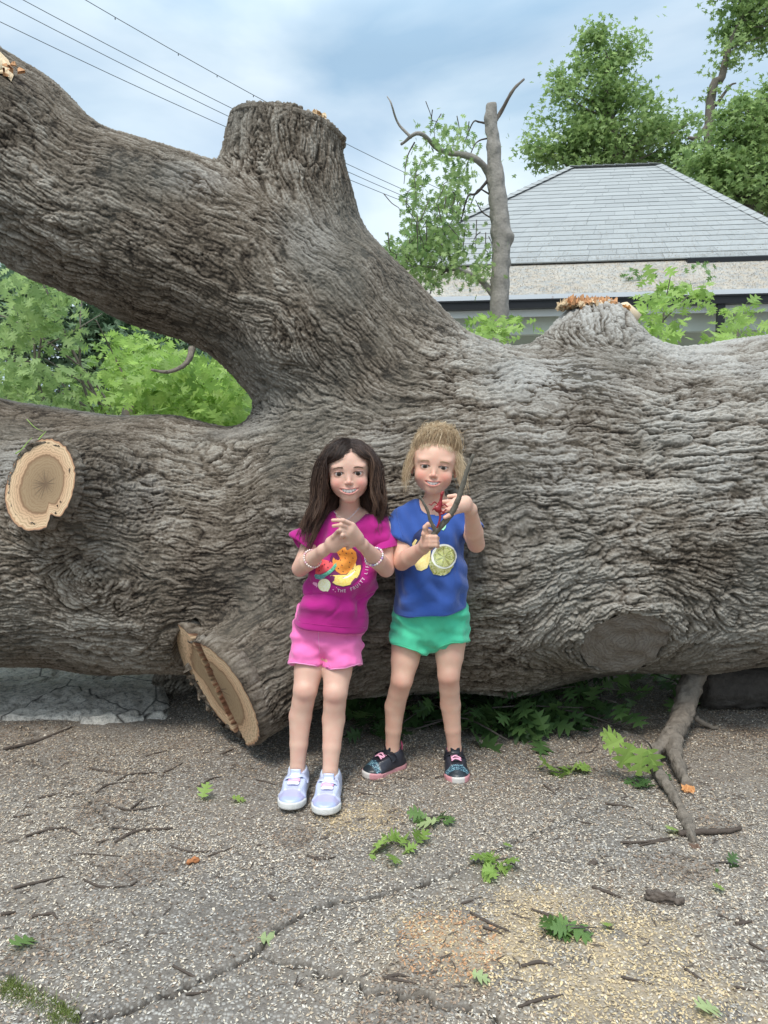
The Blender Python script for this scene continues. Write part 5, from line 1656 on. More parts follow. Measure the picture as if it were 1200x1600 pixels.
def edge_band(name, V_, fA, fB, centre, mat, parent, rad=.003, tolA=.004, tolB=.004, keep=None, off=.0):
    """a sewn edge: tube along the mesh vertices where two fields meet, sorted round a centre in plan"""
    sel = (np.abs(fA(V_)) < tolA) & (np.abs(fB(V_)) < tolB)
    if keep is not None: sel &= keep(V_)
    Q_ = V_[sel]
    if len(Q_) < 20: return
    an = np.arctan2(Q_[:, 1] - centre[1], Q_[:, 0] - centre[0]); nb = 40
    b = np.floor((an + math.pi) / (2 * math.pi) * nb).astype(int).clip(0, nb - 1)
    pts_ = [Q_[b == i].mean(0) if (b == i).sum() > 1 else None for i in range(nb)]
    runs = []; cur = []
    for i in list(range(nb)) + [0]:
        if pts_[i % nb] is None:
            if len(cur) > 3: runs.append(cur)
            cur = []
        else: cur.append(pts_[i % nb])
    if len(cur) > 3: runs.append(cur)
    if not runs: return
    mb = MB()
    for r_ in runs:
        a = np.array(r_); a[1:-1] = (a[:-2] + a[1:-1] * 2 + a[2:]) / 4
        a = a + nrm(np.array([0, -1.0, 0])) * off
        mb.tube(catmull(a, 2), [rad], 6)
    return mb.obj(name, mat, parent)
# ------------------------------------------------------------------ girl in pink
SK1 = skin_material('fair_skin', (0.70, 0.455, 0.345), (0.70, 0.27, 0.22), (0.56, 0.19, 0.18))
SK2 = skin_material('warm_skin', (0.71, 0.445, 0.325), (0.72, 0.27, 0.20), (0.58, 0.19, 0.17))
girl1 = empty('person', 'girl with long dark hair, magenta fruit print shirt, pink shorts and hands clasped', 'person', loc=tuple(G(485, 1240) * (1, 1, 0)))
GY = 2.32
M1 = rotz(R(2)) @ roty(R(-2)) @ rotx(R(3))
H1 = P(544.8, 738.2, 2.255)
p1 = dict(ex=.0285, chin=-.088, mouth=-.0490, nose=-.0245, open=.0054, mw=.0300, gape=.0054, curve=.0095, cheek=1.06, fw=1.01)
pr1, inf1 = head_prims(M1, H1, p1)
pr1 += [Cap(P(547, 822, 2.325), P(546, 768, 2.305), .034, .031, k=.018),
        Cap(P(546, 846, 2.325), P(532, 915, 2.325), .094, .090, k=.02, sc=(1, .70, 1)),
        Cap(P(514, 985, 2.34), P(520, 970, 2.34), .096, .094, k=.03, sc=(1.03, .80, .85)),
        Cap(P(508, 824, 2.325), P(588, 821, 2.325), .034, .034, k=.03),
        Cap(P(530, 815, 2.325), P(566, 813, 2.325), .030, .030, k=.03)]
aL = [P(497, 829, 2.315), P(469, 888, 2.27), P(505, 860, 2.145)]
aR = [P(599, 827, 2.31), P(603, 889, 2.265), P(566, 851, 2.135)]
for a in (aL, aR):
    pr1 += chain([a[0], lerp(a[0], a[1], .5), a[1], lerp(a[1], a[2], .35), a[2]], [.032, .0295, .0255, .0265, .0170], .018)
# her right hand (left in view): loose fist tucked under the other
w0 = aL[2]
pc_ = [P(519, 851, 2.125), P(532, 841, 2.11)]
pr1 += [Cap(w0, pc_[0], .0172, .0175, k=.01), Cap(pc_[0], pc_[1], .0180, .0165, k=.01), Cap(P(516, 846, 2.12), P(530, 836, 2.108), .013, .012, k=.01), Cap(P(523, 856, 2.125), P(536, 848, 2.112), .0135, .0115, k=.01)]
for i, (kx, ky) in enumerate(((531, 834), (535, 839.5), (538, 845), (540, 850))):
    pr1 += finger([P(kx - 6, ky + 2, 2.11), P(kx + 3, ky - 1, 2.098), P(kx + 8, ky + 3.5, 2.108), P(kx + 3, ky + 7, 2.120)], .0066, .0052)
pr1 += finger([P(516, 846, 2.115), P(521, 838, 2.10), P(527, 831, 2.094)], .0072, .0056)
# her left hand (right in view): back of hand to us, fingers over the fist
w1 = aR[2]
pr1 += [Cap(w1, P(556, 841, 2.115), .0172, .0170, k=.01), Cap(P(559, 843, 2.115), P(547, 829, 2.090), .0165, .0150, k=.01), Cap(P(552, 846, 2.115), P(543, 836, 2.092), .0135, .0125, k=.01), Cap(P(560, 838, 2.112), P(550, 822, 2.09), .0125, .0115, k=.01)]
for (k_, m_, t_) in (((549, 819), (536, 813), (520, 813)), ((546, 825), (533, 820), (521, 822)), ((543, 831), (532, 828), (527, 830)), ((541, 837), (535, 836), (533, 841))):
    pr1 += finger([P(k_[0], k_[1], 2.085), P(m_[0], m_[1], 2.068), P(t_[0], t_[1], 2.080)], .0068, .0052)
pr1 += finger([P(556, 846, 2.11), P(547, 847, 2.10), P(541, 843, 2.095)], .0075, .0058)
# legs
lL = [P(490, 1000, 2.335), P(477, 1078, 2.265), P(469, 1120, 2.275), G(465, 1197, .078)]
lR = [P(531, 1000, 2.335), P(524, 1082, 2.260), P(521, 1125, 2.270), G(516, 1203, .078)]
for l in (lL, lR):
    pr1 += chain([l[0], lerp(l[0], l[1], .6), l[1], lerp(l[1], l[2], .45) + (0, .004, 0), l[2] + (0, .006, 0), lerp(l[2], l[3], .55) + (0, .002, 0), l[3], l[3] + (0, 0, -.05)], [.058, .0460, .0375, .0345, .0360, .0285, .0232, .026], .007, .006)
    pr1 += [Cap(l[1] + (0, -.014, .002), l[1] + (0, -.014, .010), .0245, .0245, k=.010)]
p1['red'] = [(l[1] + np.array([0, -.04, -.01]), .03) for l in (lL, lR)] + [(aL[1], .035), (aR[1], .035)] + [(P(525, 815, 2.08), .02)]
fx = axis_grid([(P(430, 800, 2.3)[0], P(496, 800, 2.3)[0], .004), (P(496, 800, 2.3)[0], P(590, 800, 2.3)[0], .0016), (P(590, 800, 2.3)[0], P(632, 800, 2.3)[0], .004)])
fy = axis_grid([(2.04, 2.27, .0018), (2.27, 2.48, .004)])
fz = axis_grid([(0.03, .86, .0045), (.86, 1.13, .0016)])
body1 = body_mesh('body', pr1, inf1, SK1, girl1, (fx, fy, fz))
add_eyes(body1, inf1, (0.050, 0.025, 0.013))
add_teeth(body1, inf1, [.0060, .0068, .0082, .0082, .0068, .0060], .0005)

# shirt
MAG = fabric('magenta_cotton', (0.44, 0.018, 0.215), hi=1.3)
hem = [P(450, 974, 2.3), P(572, 986, 2.3)]
hn = nrm((hem[1][2] - hem[0][2], 0, -(hem[1][0] - hem[0][0])))
hn = hn if hn[2] < 0 else -hn
def sleeve(sh, end, r0, r1, arm, inner, ntilt=(0, 0, 0), wide=1.0):
    """short sleeve from shoulder to end, open at the cuff"""
    ax = nrm(end - sh); n_ = nrm(ax + np.asarray(ntilt))
    return Grp([Cap(sh, end + ax * .04, r0, r1, k=.01), Plane(end, n_, .004),
                Cap(lerp(sh, end, .55), end + (arm - lerp(sh, end, .5)) * 0.25, inner, inner * wide, k=.003, op='-'), Cap(end - ax * .02, end + ax * .05, inner, inner * wide, k=.003, op='-')], .022)
sh1 = [Cap(P(546, 846, 2.322), P(536, 895, 2.318), .106, .109, k=.02, sc=(1, .78, 1)),
       Cap(P(536, 895, 2.318), P(511, 995, 2.325), .109, .121, k=.008, sc=(1, .86, 1)),
       Cap(P(509, 825, 2.322), P(587, 822, 2.322), .042, .042, k=.03),
       sleeve(P(499, 828, 2.316), P(467, 852, 2.290), .041, .048, aL[1], .0375, (0.05, 0, -.12)),
       sleeve(P(596, 826, 2.312), P(604, 863, 2.293), .041, .047, aR[1], .0365, (0.15, 0, 0)),
       Plane(lerp(hem[0], hem[1], .5), hn, .005),
       Cap(P(547, 765, 2.315), P(547.5, 792, 2.285), .056, .0545, k=.004, op='-')]
def folds1(V_, N_):
    q = V_.copy()
    zt = np.clip((0.92 - V_[:, 2]) / 0.25, 0, 1)
    a = noise(np.stack([q[:, 0] * 0.55 + q[:, 2] * 0.65, q[:, 1] * .5, q[:, 2] * 1.25 - q[:, 0] * 0.45], 1), 0.105, 0) * .0066 * (0.35 + zt)
    b = noise(np.stack([q[:, 0] * 1.3, q[:, 1] * .6, q[:, 2] * .35], 1), 0.07, 1) * .0030
    c_ = noise(np.stack([q[:, 0] * 0.7 - q[:, 2] * .6, q[:, 1], q[:, 2] + q[:, 0] * .3], 1), 0.05, 2) * .0013
    n_ = noise(np.stack([q[:, 0] * 0.5 + q[:, 2] * 0.45, q[:, 1] * .4, q[:, 2] * 1.1 - q[:, 0] * 0.55], 1), 0.14, 2)
    cr_ = -.0052 * np.exp(-(n_ / .25) ** 2) * np.clip((0.70 - V_[:, 2]) / .07, 0.04, 1)
    return (a + b + c_ + cr_) * np.clip((V_[:, 2] - 0.545) / .04, .25, 1)
shirt1, Vs1, Qs1 = garment('shirt', sh1, .0032, (P(440, 800, 2.3)[0], 2.17, .48), (P(625, 800, 2.3)[0], 2.46, .93), MAG, girl1, folds1, 2)
bv1 = bvh_of(Vs1, Qs1)
def tube_on(bv, pts_px, rad, name, mat, parent, lift=0.001, closed=False, flat=1.0, sides=6):
    q_ = catmull(np.array([(x, y, 0) for x, y in pts_px], float), 5)[:, :2]; W3 = []
    for x, y in q_:
        d_ = nrm(P(x, y, 2.0) - CAM); hit, no, _, _ = bv.ray_cast(Vector(CAM), Vector(d_))
        if hit is not None: W3.append(np.array(hit) - d_ * lift)
    if len(W3) > 3:
        mb = MB(); mb.tube(np.array(W3), rad, sides, flat=flat); return mb.obj(name, mat, parent)
def seam(bv, pts, parent, mat): tube_on(bv, pts, [.0011], 'seam', mat, parent, .0004)
def neckband(sh, Vs, mat, parent):
    nk = sh[-1]; rest = sh[:-1]
    edge_band('neckband', Vs, lambda q: sdf_points(rest, q), lambda q: nk.d(q), nk.b, mat, parent, .0036, .010, .005, off=.0)
neckband(sh1, Vs1, MAG, shirt1)
seam(bv1, [(489, 812), (487, 830), (486, 850)], shirt1, MAG)
seam(bv1, [(451, 969), (490, 975), (530, 979), (571, 981)], shirt1, MAG)
def flat_mat(name, c, rough=0.7, glit=0.0, c2=None, sc=500):
    m = NT(name)
    if c2 is not None:
        v = m.vor(sc, out_='Color'); f = m.n('ShaderNodeSeparateColor', {'Color': v}).outputs[0]
        m.set(Base_Color=m.mix(f, c, c2), Roughness=rough, Metallic=glit)
        if glit: m.bump(f, 1.0, 0.004)
    else: m.set(Base_Color=c, Roughness=rough)
    return m.m
PR = dict(shadow=flat_mat('plum_print', (0.17, 0.012, 0.10)), red=flat_mat('red_print', (0.72, 0.06, 0.09), c2=(0.82, 0.12, 0.12), sc=300), green=flat_mat('green_sequin', (0.05, 0.45, 0.25), .3, .35, (0.30, 0.75, 0.55)),
          teal=flat_mat('teal_sequin', (0.03, 0.28, 0.36), .3, .35, (0.35, 0.70, 0.62)), orange=flat_mat('orange_print', (0.83, 0.27, 0.035), c2=(0.90, 0.36, 0.06), sc=200), yellow=flat_mat('yellow_print', (0.88, 0.60, 0.09), c2=(0.93, 0.74, 0.25), sc=350), white=flat_mat('cream_print', (0.88, 0.84, 0.66), c2=(0.95, 0.9, 0.8), sc=700),
          dark=flat_mat('seed_print', (0.13, 0.015, 0.03)), pink=flat_mat('pink_print', (0.82, 0.35, 0.55)), lemon=flat_mat('lemon_print', (0.88, 0.80, 0.38), c2=(0.95, 0.92, 0.75), sc=450))
fp = lambda lst: [(480 + x / 9.23, 850 + y / 9.23) for x, y in lst]
def pset(name, polys, mat, lift): return print_on(name, bv1, polys, mat, shirt1, lift)
pset('print_shadow', [fp([(330, 200), (420, 60), (560, 20), (690, 60), (770, 150), (800, 330), (760, 480), (640, 600), (500, 630), (360, 590), (310, 450)])], PR['shadow'], .0008)
pset('banana_print', [fp([(735, 205), (765, 260), (775, 350), (750, 440), (690, 530), (610, 590), (520, 610), (420, 590), (350, 545), (322, 480), (335, 450), (400, 470), (480, 482), (560, 468), (620, 430), (680, 370), (715, 300)])], PR['yellow'], .0016)
pset('banana_print', [fp([(500, 492), (560, 478), (620, 440), (680, 385), (690, 400), (640, 455), (580, 492), (520, 505)])], PR['white'], .0020)
pset('fruit_print', [fp([(555, 45), (640, 65), (700, 115), (718, 200), (690, 290), (630, 380), (560, 435), (490, 440), (420, 395), (375, 320), (362, 240), (385, 165), (430, 95), (490, 55)])], PR['orange'], .0020)
seeds = [(515, 98), (475, 150), (565, 130), (640, 128), (655, 200), (550, 200), (405, 220), (485, 235), (607, 262), (503, 305), (600, 330), (452, 350), (515, 398)]
pset('seed_print', [fp(ell(x, y, 11, 7, 0.8, 8)) for x, y in seeds], PR['dark'], .0026)
pset('melon_print', [fp([(225, 225), (300, 240), (370, 275), (395, 300), (350, 350), (270, 405), (190, 435), (120, 430), (125, 370), (160, 290)])], PR['red'], .0016)
pset('seed_print', [fp(ell(x, y, 8, 11, 0.4, 8)) for x, y in ((215, 265), (180, 335), (222, 320), (182, 383), (322, 262), (300, 340), (255, 300))], PR['dark'], .0024)
pset('rind_print', [fp([(395, 290), (432, 270), (425, 320), (380, 385), (320, 435), (260, 470), (215, 470), (205, 440), (270, 410), (345, 355)])], PR['green'], .0022)
pset('rind_print', [fp([(215, 440), (262, 440), (262, 480), (200, 510), (130, 495), (108, 455), (125, 432), (170, 440)])], PR['teal'], .0024)
pset('lemon_print', [fp(ell(250, 590, 90, 92, 0, 26)), ], PR['lemon'], .0018)
pset('lemon_print', [fp([(215, 660), (300, 685), (330, 640), (250, 650)])], PR['lemon'], .0018)
pset('blossom_print', [fp([(150, 560), (95, 545), (82, 570), (115, 600), (150, 610)]), fp([(160, 580), (130, 620), (150, 625)])], PR['pink'], .0016)
mbT = MB()
cxT, cyT, rT = 535.0, 884.0, 38.5
txt = 'THE FRUITY LIFE'
for i, ch_ in enumerate(txt):
    a_ = R(99 - i * 7.4)
    if ch_ != ' ': print_letter(mbT, bv1, ch_, cxT + rT * math.cos(a_), cyT + rT * math.sin(a_) * 1.0, 6.6, a_ - R(90), .0022)
if mbT.V: mbT.obj('lettering', flat_mat('lettering_ink', (0.80, 0.62, 0.72)), shirt1, smooth=False)
pset('print_speck', [ell(521, 921, 1, 1, 0, 8), ell(526, 918, .8, .8, 0, 8), ell(524, 924, 1, .8, 0, 8)], PR['pink'], .0020)

# shorts
PINK = fabric('pink_cotton', (0.95, 0.20, 0.50), hi=1.1, folds=0.3)
TRIMP = fabric('pink_trim', (0.90, 0.32, 0.56))
def short_leg(a, b, r0, r1, cutp, cutn, inner, arm0, arm1, extra=()):
    return Grp([Cap(a, b, r0, r1, k=.01), Plane(cutp, cutn, .004), Cap(arm0, arm1, inner, inner, k=.003, op='-')] + list(extra), .010)
so1 = [Cap(P(512, 985, 2.335), P(514, 970, 2.33), .105, .104, k=.02, sc=(1.05, .80, .9)),
       short_leg(P(487, 985, 2.33), P(474, 1060, 2.285), .058, .0560, P(474, 1037, 2.22), (-.10, -.35, -1), .0480, lerp(lL[0], lL[1], .55), lL[1] + (lL[1] - lL[0]) * .3),
       short_leg(P(536, 985, 2.33), P(537, 1068, 2.283), .062, .0645, P(536, 1042, 2.22), (.20, -.35, -1), .0540, lerp(lR[0], lR[1], .55) + (.011, 0, 0), lR[1] + (lR[1] - lR[0]) * .3 + (.014, 0, 0))]
def folds_s(V_, N_):
    q = V_
    return noise(np.stack([q[:, 0] * .6, q[:, 1], q[:, 2] * 1.6 + q[:, 0] * .4], 1), .07, 1) * .0036 + noise(q, .03, 2) * .0008
shorts1, Vh1, Qh1 = garment('shorts', so1, .0030, (P(436, 800, 2.3)[0], 2.20, .34), (P(590, 800, 2.3)[0], 2.46, .60), PINK, girl1, folds_s, 1)
bh1 = bvh_of(Vh1, Qh1)
def trims(so_, Vh, mat, parent, spl):
    for i, gr in enumerate(so_[1:3]):
        outer, pln = gr.prims[0], gr.prims[1]; c_ = lerp(outer.a, outer.b, .8)
        edge_band('hem_trim', Vh, lambda q: outer.d(q), lambda q: pln.d(q), c_, mat, parent, .0024, .006, .005, keep=lambda q: ((q[:, 0] < spl) if i == 0 else (q[:, 0] > spl)) & (q[:, 1] < c_[1] + .02), off=.001)
trims(so1, Vh1, TRIMP, shorts1, P(499, 1040, 2.25)[0])
tube_on(bh1, [(497.5, 982), (498, 1000), (500, 1020)], [.0012], 'seam', TRIMP, shorts1, .0002)

# bracelets and necklace
def bracelet(c_, axis, rad, nb, br, mats, label, parent):
    b_ = empty('bracelet', None, loc=(0, 0, 0)); b_.parent = parent; b_.location = c_ - wloc(parent); b_['label'] = label
    ax = nrm(axis); u = nrm(np.cross(ax, (0, 0.3, 1))); v = np.cross(ax, u)
    for i in range(nb):
        a = 2 * math.pi * i / nb; p = c_ + rad * (math.cos(a) * u + math.sin(a) * v)
        V_ = []; n1_, n2_ = 5, 7
        for t in np.linspace(0, math.pi, n1_):
            for q in np.linspace(0, 2 * math.pi, n2_, endpoint=False): V_.append(p + br * np.array([math.sin(t) * math.cos(q), math.sin(t) * math.sin(q), math.cos(t)]))
        F_ = [(i_ * n2_ + j, (i_ + 1) * n2_ + j, (i_ + 1) * n2_ + (j + 1) % n2_, i_ * n2_ + (j + 1) % n2_) for i_ in range(n1_ - 1) for j in range(n2_)]
        mobj('bead', V_, F_, mats[i % len(mats)], b_)
BW = simple('pearl_bead', (0.80, 0.68, 0.62), 0.25, 0.05, bump=0); BP = simple('pink_bead', (0.75, 0.42, 0.50), 0.3, 0.05, bump=0); BV = simple('violet_bead', (0.45, 0.28, 0.50), 0.3, 0.05, bump=0); BS = simple('silver_bead', (0.75, 0.75, 0.78), 0.2, 0.05, bump=0, metal=0.6)
bc = lerp(aL[1], aL[2], .55); bracelet(bc, aL[2] - aL[1], .0275, 24, .0035, [BW, BW, BP, BW], 'pale pearly bead bracelet', girl1)
bc = lerp(aR[1], aR[2], .52); bracelet(bc, aR[2] - aR[1], .0285, 24, .0042, [BW, BV, BS, BW, BP], 'chunky white and violet bead bracelet', girl1)
mb = MB(); mb.tube(catmull([P(522, 799, 2.262), P(530, 808, 2.235), P(539, 813, 2.20), P(550, 806, 2.235), P(562, 793, 2.262)], 6), [.0009], 5); mb.obj('necklace', BS, girl1)

# shoes
LAV = NT('lavender_upper'); f = LAV.noise(30, 4); sp = LAV.vor(700, out_='Distance')
c = LAV.mix(f, (0.40, 0.40, 0.62), (0.58, 0.60, 0.80)); c = LAV.mix(LAV.math('MULTIPLY', LAV.attr('side'), 0.5), c, (0.62, 0.70, 0.82)); c = LAV.mix(LAV.math('MULTIPLY', LAV.attr('toe'), .35), c, (0.46, 0.40, 0.58)); c = LAV.mix(LAV.math('MULTIPLY', LAV.attr('tip'), .6), c, (0.42, 0.52, 0.80)); c = LAV.mix(LAV.attr('collar'), c, (0.62, 0.80, 0.72))
LAV.set(Base_Color=c, Roughness=0.4, Metallic=0.15); LAV.bump(sp, 0.3, 0.001)
SOLW = NT('speckled_white_sole'); f = SOLW.noise(60, 5, .7); v = SOLW.vor(260)
c = SOLW.mix(SOLW.ramp(f, [(0.45, 0), (0.8, 0.6)]), (0.72, 0.71, 0.68), (0.40, 0.37, 0.33)); SOLW.set(Base_Color=c, Roughness=0.6); SOLW.bump(v, 0.3, .002)
pk = simple('pink_lace', (0.80, 0.42, 0.55), 0.7, 0.08); wl = simple('white_lace', (0.82, 0.80, 0.82), 0.7, 0.05); mint = simple('mint_tab', (0.42, 0.74, 0.60), 0.6); lav2 = simple('silver_strap', (0.58, 0.62, 0.80), 0.35, 0.12, 200, metal=0.15)
st1 = dict(sole=SOLW.m, upper=LAV.m, tongue=lav2, lace=[wl, pk, wl], nlace=3, cross=False, strap=lav2, strapw=.0115, tab=mint)
def wear(girl, ank, fwd, L, wid, st, ss):
    f_ = nrm(np.array([fwd[0], fwd[1], 0])); A = ank * (1, 1, 0)
    shoe(girl, A + f_ * (L - .054), A - f_ * .054, wid, st, None, ss)
wear(girl1, lL[3], (-.06, -1), .204, .086, st1, 1)
wear(girl1, lR[3], (-.05, -1), .208, .088, st1, -1)

# long dark hair
HD = hair_mat('dark_brown_hair', (0.022, 0.012, 0.009), (0.070, 0.038, 0.026), (0.19, 0.11, 0.068), .5)
def head_frame(inf):
    W = inf['W']; return W, inf['M'], inf['H']
def grow(roots, dirs, n, ds, coll, margin, grav, stiff, wave, wfreq, seed, pull=None):
    r_ = np.random.default_rng(seed); N_ = len(roots)
    p = roots.copy(); v = dirs.copy(); out_ = [p.copy()]
    ph = r_.uniform(0, 6.28, N_); am = r_.uniform(0.4, 1.2, N_)
    gz = np.array([0, 0, -1.0])
    for i in range(n):
        t = i / n
        w_ = wave * am[:, None] * np.stack([np.sin(ph + wfreq * t * 6.28), np.cos(ph * 1.3 + wfreq * t * 6.28), 0 * ph], 1)
        v = v * stiff + gz * grav * (1 + t) + w_
        if pull is not None: v = v + pull(p, t)
        v /= np.linalg.norm(v, axis=1, keepdims=True) + 1e-9
        p = p + v * (ds[:, None] if hasattr(ds, '__len__') else ds)
        d, g = sdf_grad(coll, p)
        mrg = margin * (0.35 + 0.65 * min(1, t * 3))
        k = np.clip(mrg - d, 0, .02)
        p = p + g * k[:, None]
        out_.append(p.copy())
    return np.stack(out_, 1)
W1 = inf1['W']
rh = np.random.default_rng(99)
def scalp(W, n, fw, seed, hair_z=.066, face=True):
    r_ = np.random.default_rng(seed); out_ = []
    while len(out_) < n:
        d_ = r_.normal(0, 1, 3); d_ /= np.linalg.norm(d_)
        q = np.array([0, .042, .030]) + d_ * np.array([.073 * fw, .090, .071])
        if q[2] < -.045: continue
        # keep the face free: hairline
        if q[1] < .022 and q[2] < hair_z - 0.75 * max(0, abs(q[0]) - .035) * 1.0 and face: continue
        if q[1] < .030 and q[2] < -.0: continue
        out_.append(q)
    return np.array(out_)
coll1 = [c_ for c_ in pr1[:3]] + [pr1[k] for k in range(3, 6)] + [Cap(P(547, 822, 2.325), P(546, 768, 2.305), .034, .031, k=.018), Cap(P(546, 846, 2.325), P(532, 915, 2.32), .098, .098, k=.02, sc=(1, .78, 1)), Cap(P(500, 828, 2.32), P(592, 825, 2.32), .046, .046, k=.03)]
q1 = scalp(W1, 5200, .97, 12, .064)
part_x = .010
qp = np.stack([part_x + rh.normal(0, .0012, 500), rh.uniform(-.036, .12, 500), 0 * rh.uniform(0, 1, 500)], 1)
qp[:, 2] = .030 + .0715 * np.sqrt(np.clip(1 - ((qp[:, 1] - .042) / .090) ** 2 - (qp[:, 0] / .0708) ** 2, 0.02, 1))
q1 = np.concatenate([q1, qp])
n1_ = len(q1); side = np.where(q1[:, 0] > part_x, 1.0, -1.0)
side = np.where((q1[:, 1] > .075) & (rh.uniform(0, 1, n1_) < .5), -side, side)
dl = np.stack([side * 0.9, -0.25 + 0.0 * q1[:, 1], 0.18 * np.ones(n1_)], 1) + rh.normal(0, .12, (n1_, 3))
dl /= np.linalg.norm(dl, axis=1, keepdims=True)
roots = H1 + q1 @ M1.T; dirs = dl @ M1.T
mar = rh.uniform(.001, .012, n1_)
leftward = np.where(side < 0, 1.0, 0.0)
def pull1(p, t):
    l = (p - H1) @ M1
    o_ = np.zeros_like(p)
    # keep hair off the face, let it swing out and forward over the shoulder
    low = np.clip((-.01 - l[:, 2]) / .09, 0, 1)
    o_[:, 0] = side * (0.015 + 0.16 * low * leftward + 0.02 * low * (1 - leftward))
    infront = (l[:, 1] < .012) & (np.abs(l[:, 0]) < .059) & (l[:, 2] < .060)
    o_[:, 0] += np.where(infront, side * 0.9, 0)
    o_[:, 1] += np.where(infront, 0.75, 0) - 0.10 * low * leftward
    return o_
ds1 = np.where(side < 0, .0122, .0108) * rh.uniform(.86, 1.08, n1_)
hp1 = grow(roots, dirs, 19, ds1, coll1, mar, .30, .62, .11, 1.8, 5, pull1)
# lumps: strands gather into locks
lockc = hp1[rh.choice(n1_, 260, replace=False)]
dist = np.linalg.norm(hp1[:, 9][:, None] - lockc[:, 9][None], axis=2); best = dist.argmin(1)
tt_ = np.linspace(0, 1, hp1.shape[1])[None, :, None]
hp1 = hp1 * (1 - .45 * tt_ ** 1.3) + lockc[best] * (.45 * tt_ ** 1.3) + rh.normal(0, .0022, hp1.shape) * tt_ * 0.4
lockph = rh.uniform(0, 6.28, 260)[best]; lockam = rh.uniform(.004, .0125, 260)[best]
hp1[:, :, 0] += lockam[:, None] * np.sin(lockph[:, None] + tt_[:, :, 0] * 9) * tt_[:, :, 0]
hp1[:, :, 1] += lockam[:, None] * .6 * np.cos(lockph[:, None] * 1.7 + tt_[:, :, 0] * 8) * tt_[:, :, 0]
hv1 = np.clip(rh.normal(.33, .22, n1_)[:, None] + np.linspace(-.1, .35, hp1.shape[1])[None] + rh.uniform(-.18, .18, 260)[best][:, None], 0, 1)
hair1 = strands_obj('hair', hp1, rh.uniform(.0005, .0009, n1_), HD, girl1, hv1)
capm1 = [Cap(W1(0, .05, .036), W1(0, .05, .036), 1, 1, k=.01)]
class Ell2:
    def __init__(s, W, M, c, r, k=.01, op='+', planes=()):
        s.c = W(*c); s.r = np.asarray(r, float); s.k = k; s.op = op; s.M = M; m = max(r); s.lo = s.c - m; s.hi = s.c + m; s.pl = planes
    def d(s, q):
        l = (q - s.c) @ s.M; kk = np.linalg.norm(l / s.r, axis=-1); g = np.linalg.norm(l / (s.r * s.r), axis=-1) + 1e-9
        d_ = kk * (kk - 1) / g
        for (p, n) in s.pl: d_ = np.maximum(d_, (q - p) @ n)
        return d_
fpl = (W1(0, -.020, .066), M1 @ nrm((0, -1.0, -1.1)))
cap1 = [Ell2(W1, M1, (0, .043, .030), (.0705, .0895, .0708), planes=[fpl]), Ell2(W1, M1, (-.058, .066, -.030), (.018, .034, .065), .02), Ell2(W1, M1, (.058, .066, -.030), (.016, .034, .060), .02), Ell2(W1, M1, (0, .10, -.04), (.060, .030, .080), .02)]
co1, _, _ = garment('hair_cap', cap1, .004, H1 + (-.12, -.06, -.16), H1 + (.12, .19, .13), hair_mat('hair_underlayer', (0.012, 0.008, 0.006), (0.02, 0.012, 0.01), (0.03, .02, .015), .95), hair1)
attr(co1, 'hv', np.full(len(co1.data.vertices), .12))
def brow(inf, zb, n, mat, parent, col, thick, seed, arch=.004):
    r_ = np.random.default_rng(seed); W = inf['W']; paths = []
    bvh_ = bvh_of(*mesh_arrays(parent.parent if False else body_of[parent.name]))
    for s_ in (1, -1):
        for i in range(n):
            t = r_.uniform(0, 1); x = s_ * (.0145 + .0270 * t); z = zb - .002 + arch * math.sin(math.pi * min(1, t * .75 + .12)) - .0015 * t + r_.normal(0, .0010) * (1.2 - t * .7)
            o_ = W(x, -.12, z); d_ = inf['M'] @ np.array([0, 1.0, 0])
            hit, no, _, _ = bvh_.ray_cast(Vector(o_), Vector(d_))
            if hit is None: continue
            a = np.array(hit) + np.array(no) * .0004; tv = inf['M'] @ nrm((s_ * 1.0, 0.25 * t, .30 - .75 * t + r_.normal(0, .12)))
            b = a + tv * .0050 + np.array(no) * .0006
            paths.append(np.stack([a, (a + b) / 2 + np.array(no) * .0006, b]))
    o = strands_obj('eyebrows', np.array(paths), np.full(len(paths), thick), mat, parent, np.full(len(paths), col)); return o
body_of = {}
def mesh_arrays(o):
    me = o.data; v = np.empty(len(me.vertices) * 3, np.float32); me.vertices.foreach_get('co', v); f = np.empty(len(me.loops), np.int32); me.loops.foreach_get('vertex_index', f)
    return v.reshape(-1, 3).astype(float) + wloc(o), f.reshape(-1, 4)
body_of[body1.name] = body1
brow(inf1, .0185, 170, HD, body1, .9, .00022, 3)

# ------------------------------------------------------------------ girl in blue
girl2 = empty('person', 'fair haired girl in a blue lemon shirt and green shorts, holding a forked stick', 'person', loc=tuple(G(665, 1200) * (1, 1, 0)))
M2 = rotz(R(-4)) @ roty(R(5)) @ rotx(R(1))
H2 = P(678.5, 729.0, 2.30)
p2 = dict(ex=.0280, chin=-.083, mouth=-.0470, nose=-.0240, open=.0048, mw=.0260, gape=.0046, curve=.0085, cheek=1.12, fw=1.02)
pr2, inf2 = head_prims(M2, H2, p2)
pr2 += [Cap(P(679, 806, 2.36), P(679, 755, 2.345), .034, .031, k=.018),
        Cap(P(676, 832, 2.36), P(670, 905, 2.37), .095, .092, k=.02, sc=(1, .70, 1)),
        Cap(P(672, 975, 2.39), P(671, 955, 2.385), .100, .096, k=.03, sc=(1.03, .80, .85)),
        Cap(P(637, 805, 2.36), P(719, 803, 2.36), .034, .034, k=.03),
        Cap(P(660, 797, 2.36), P(698, 796, 2.36), .028, .028, k=.03)]
bL = [P(628, 812, 2.35), P(628, 878, 2.27), P(661, 856, 2.155)]
bR = [P(728, 808, 2.35), P(744, 850, 2.28), P(735, 796, 2.155)]
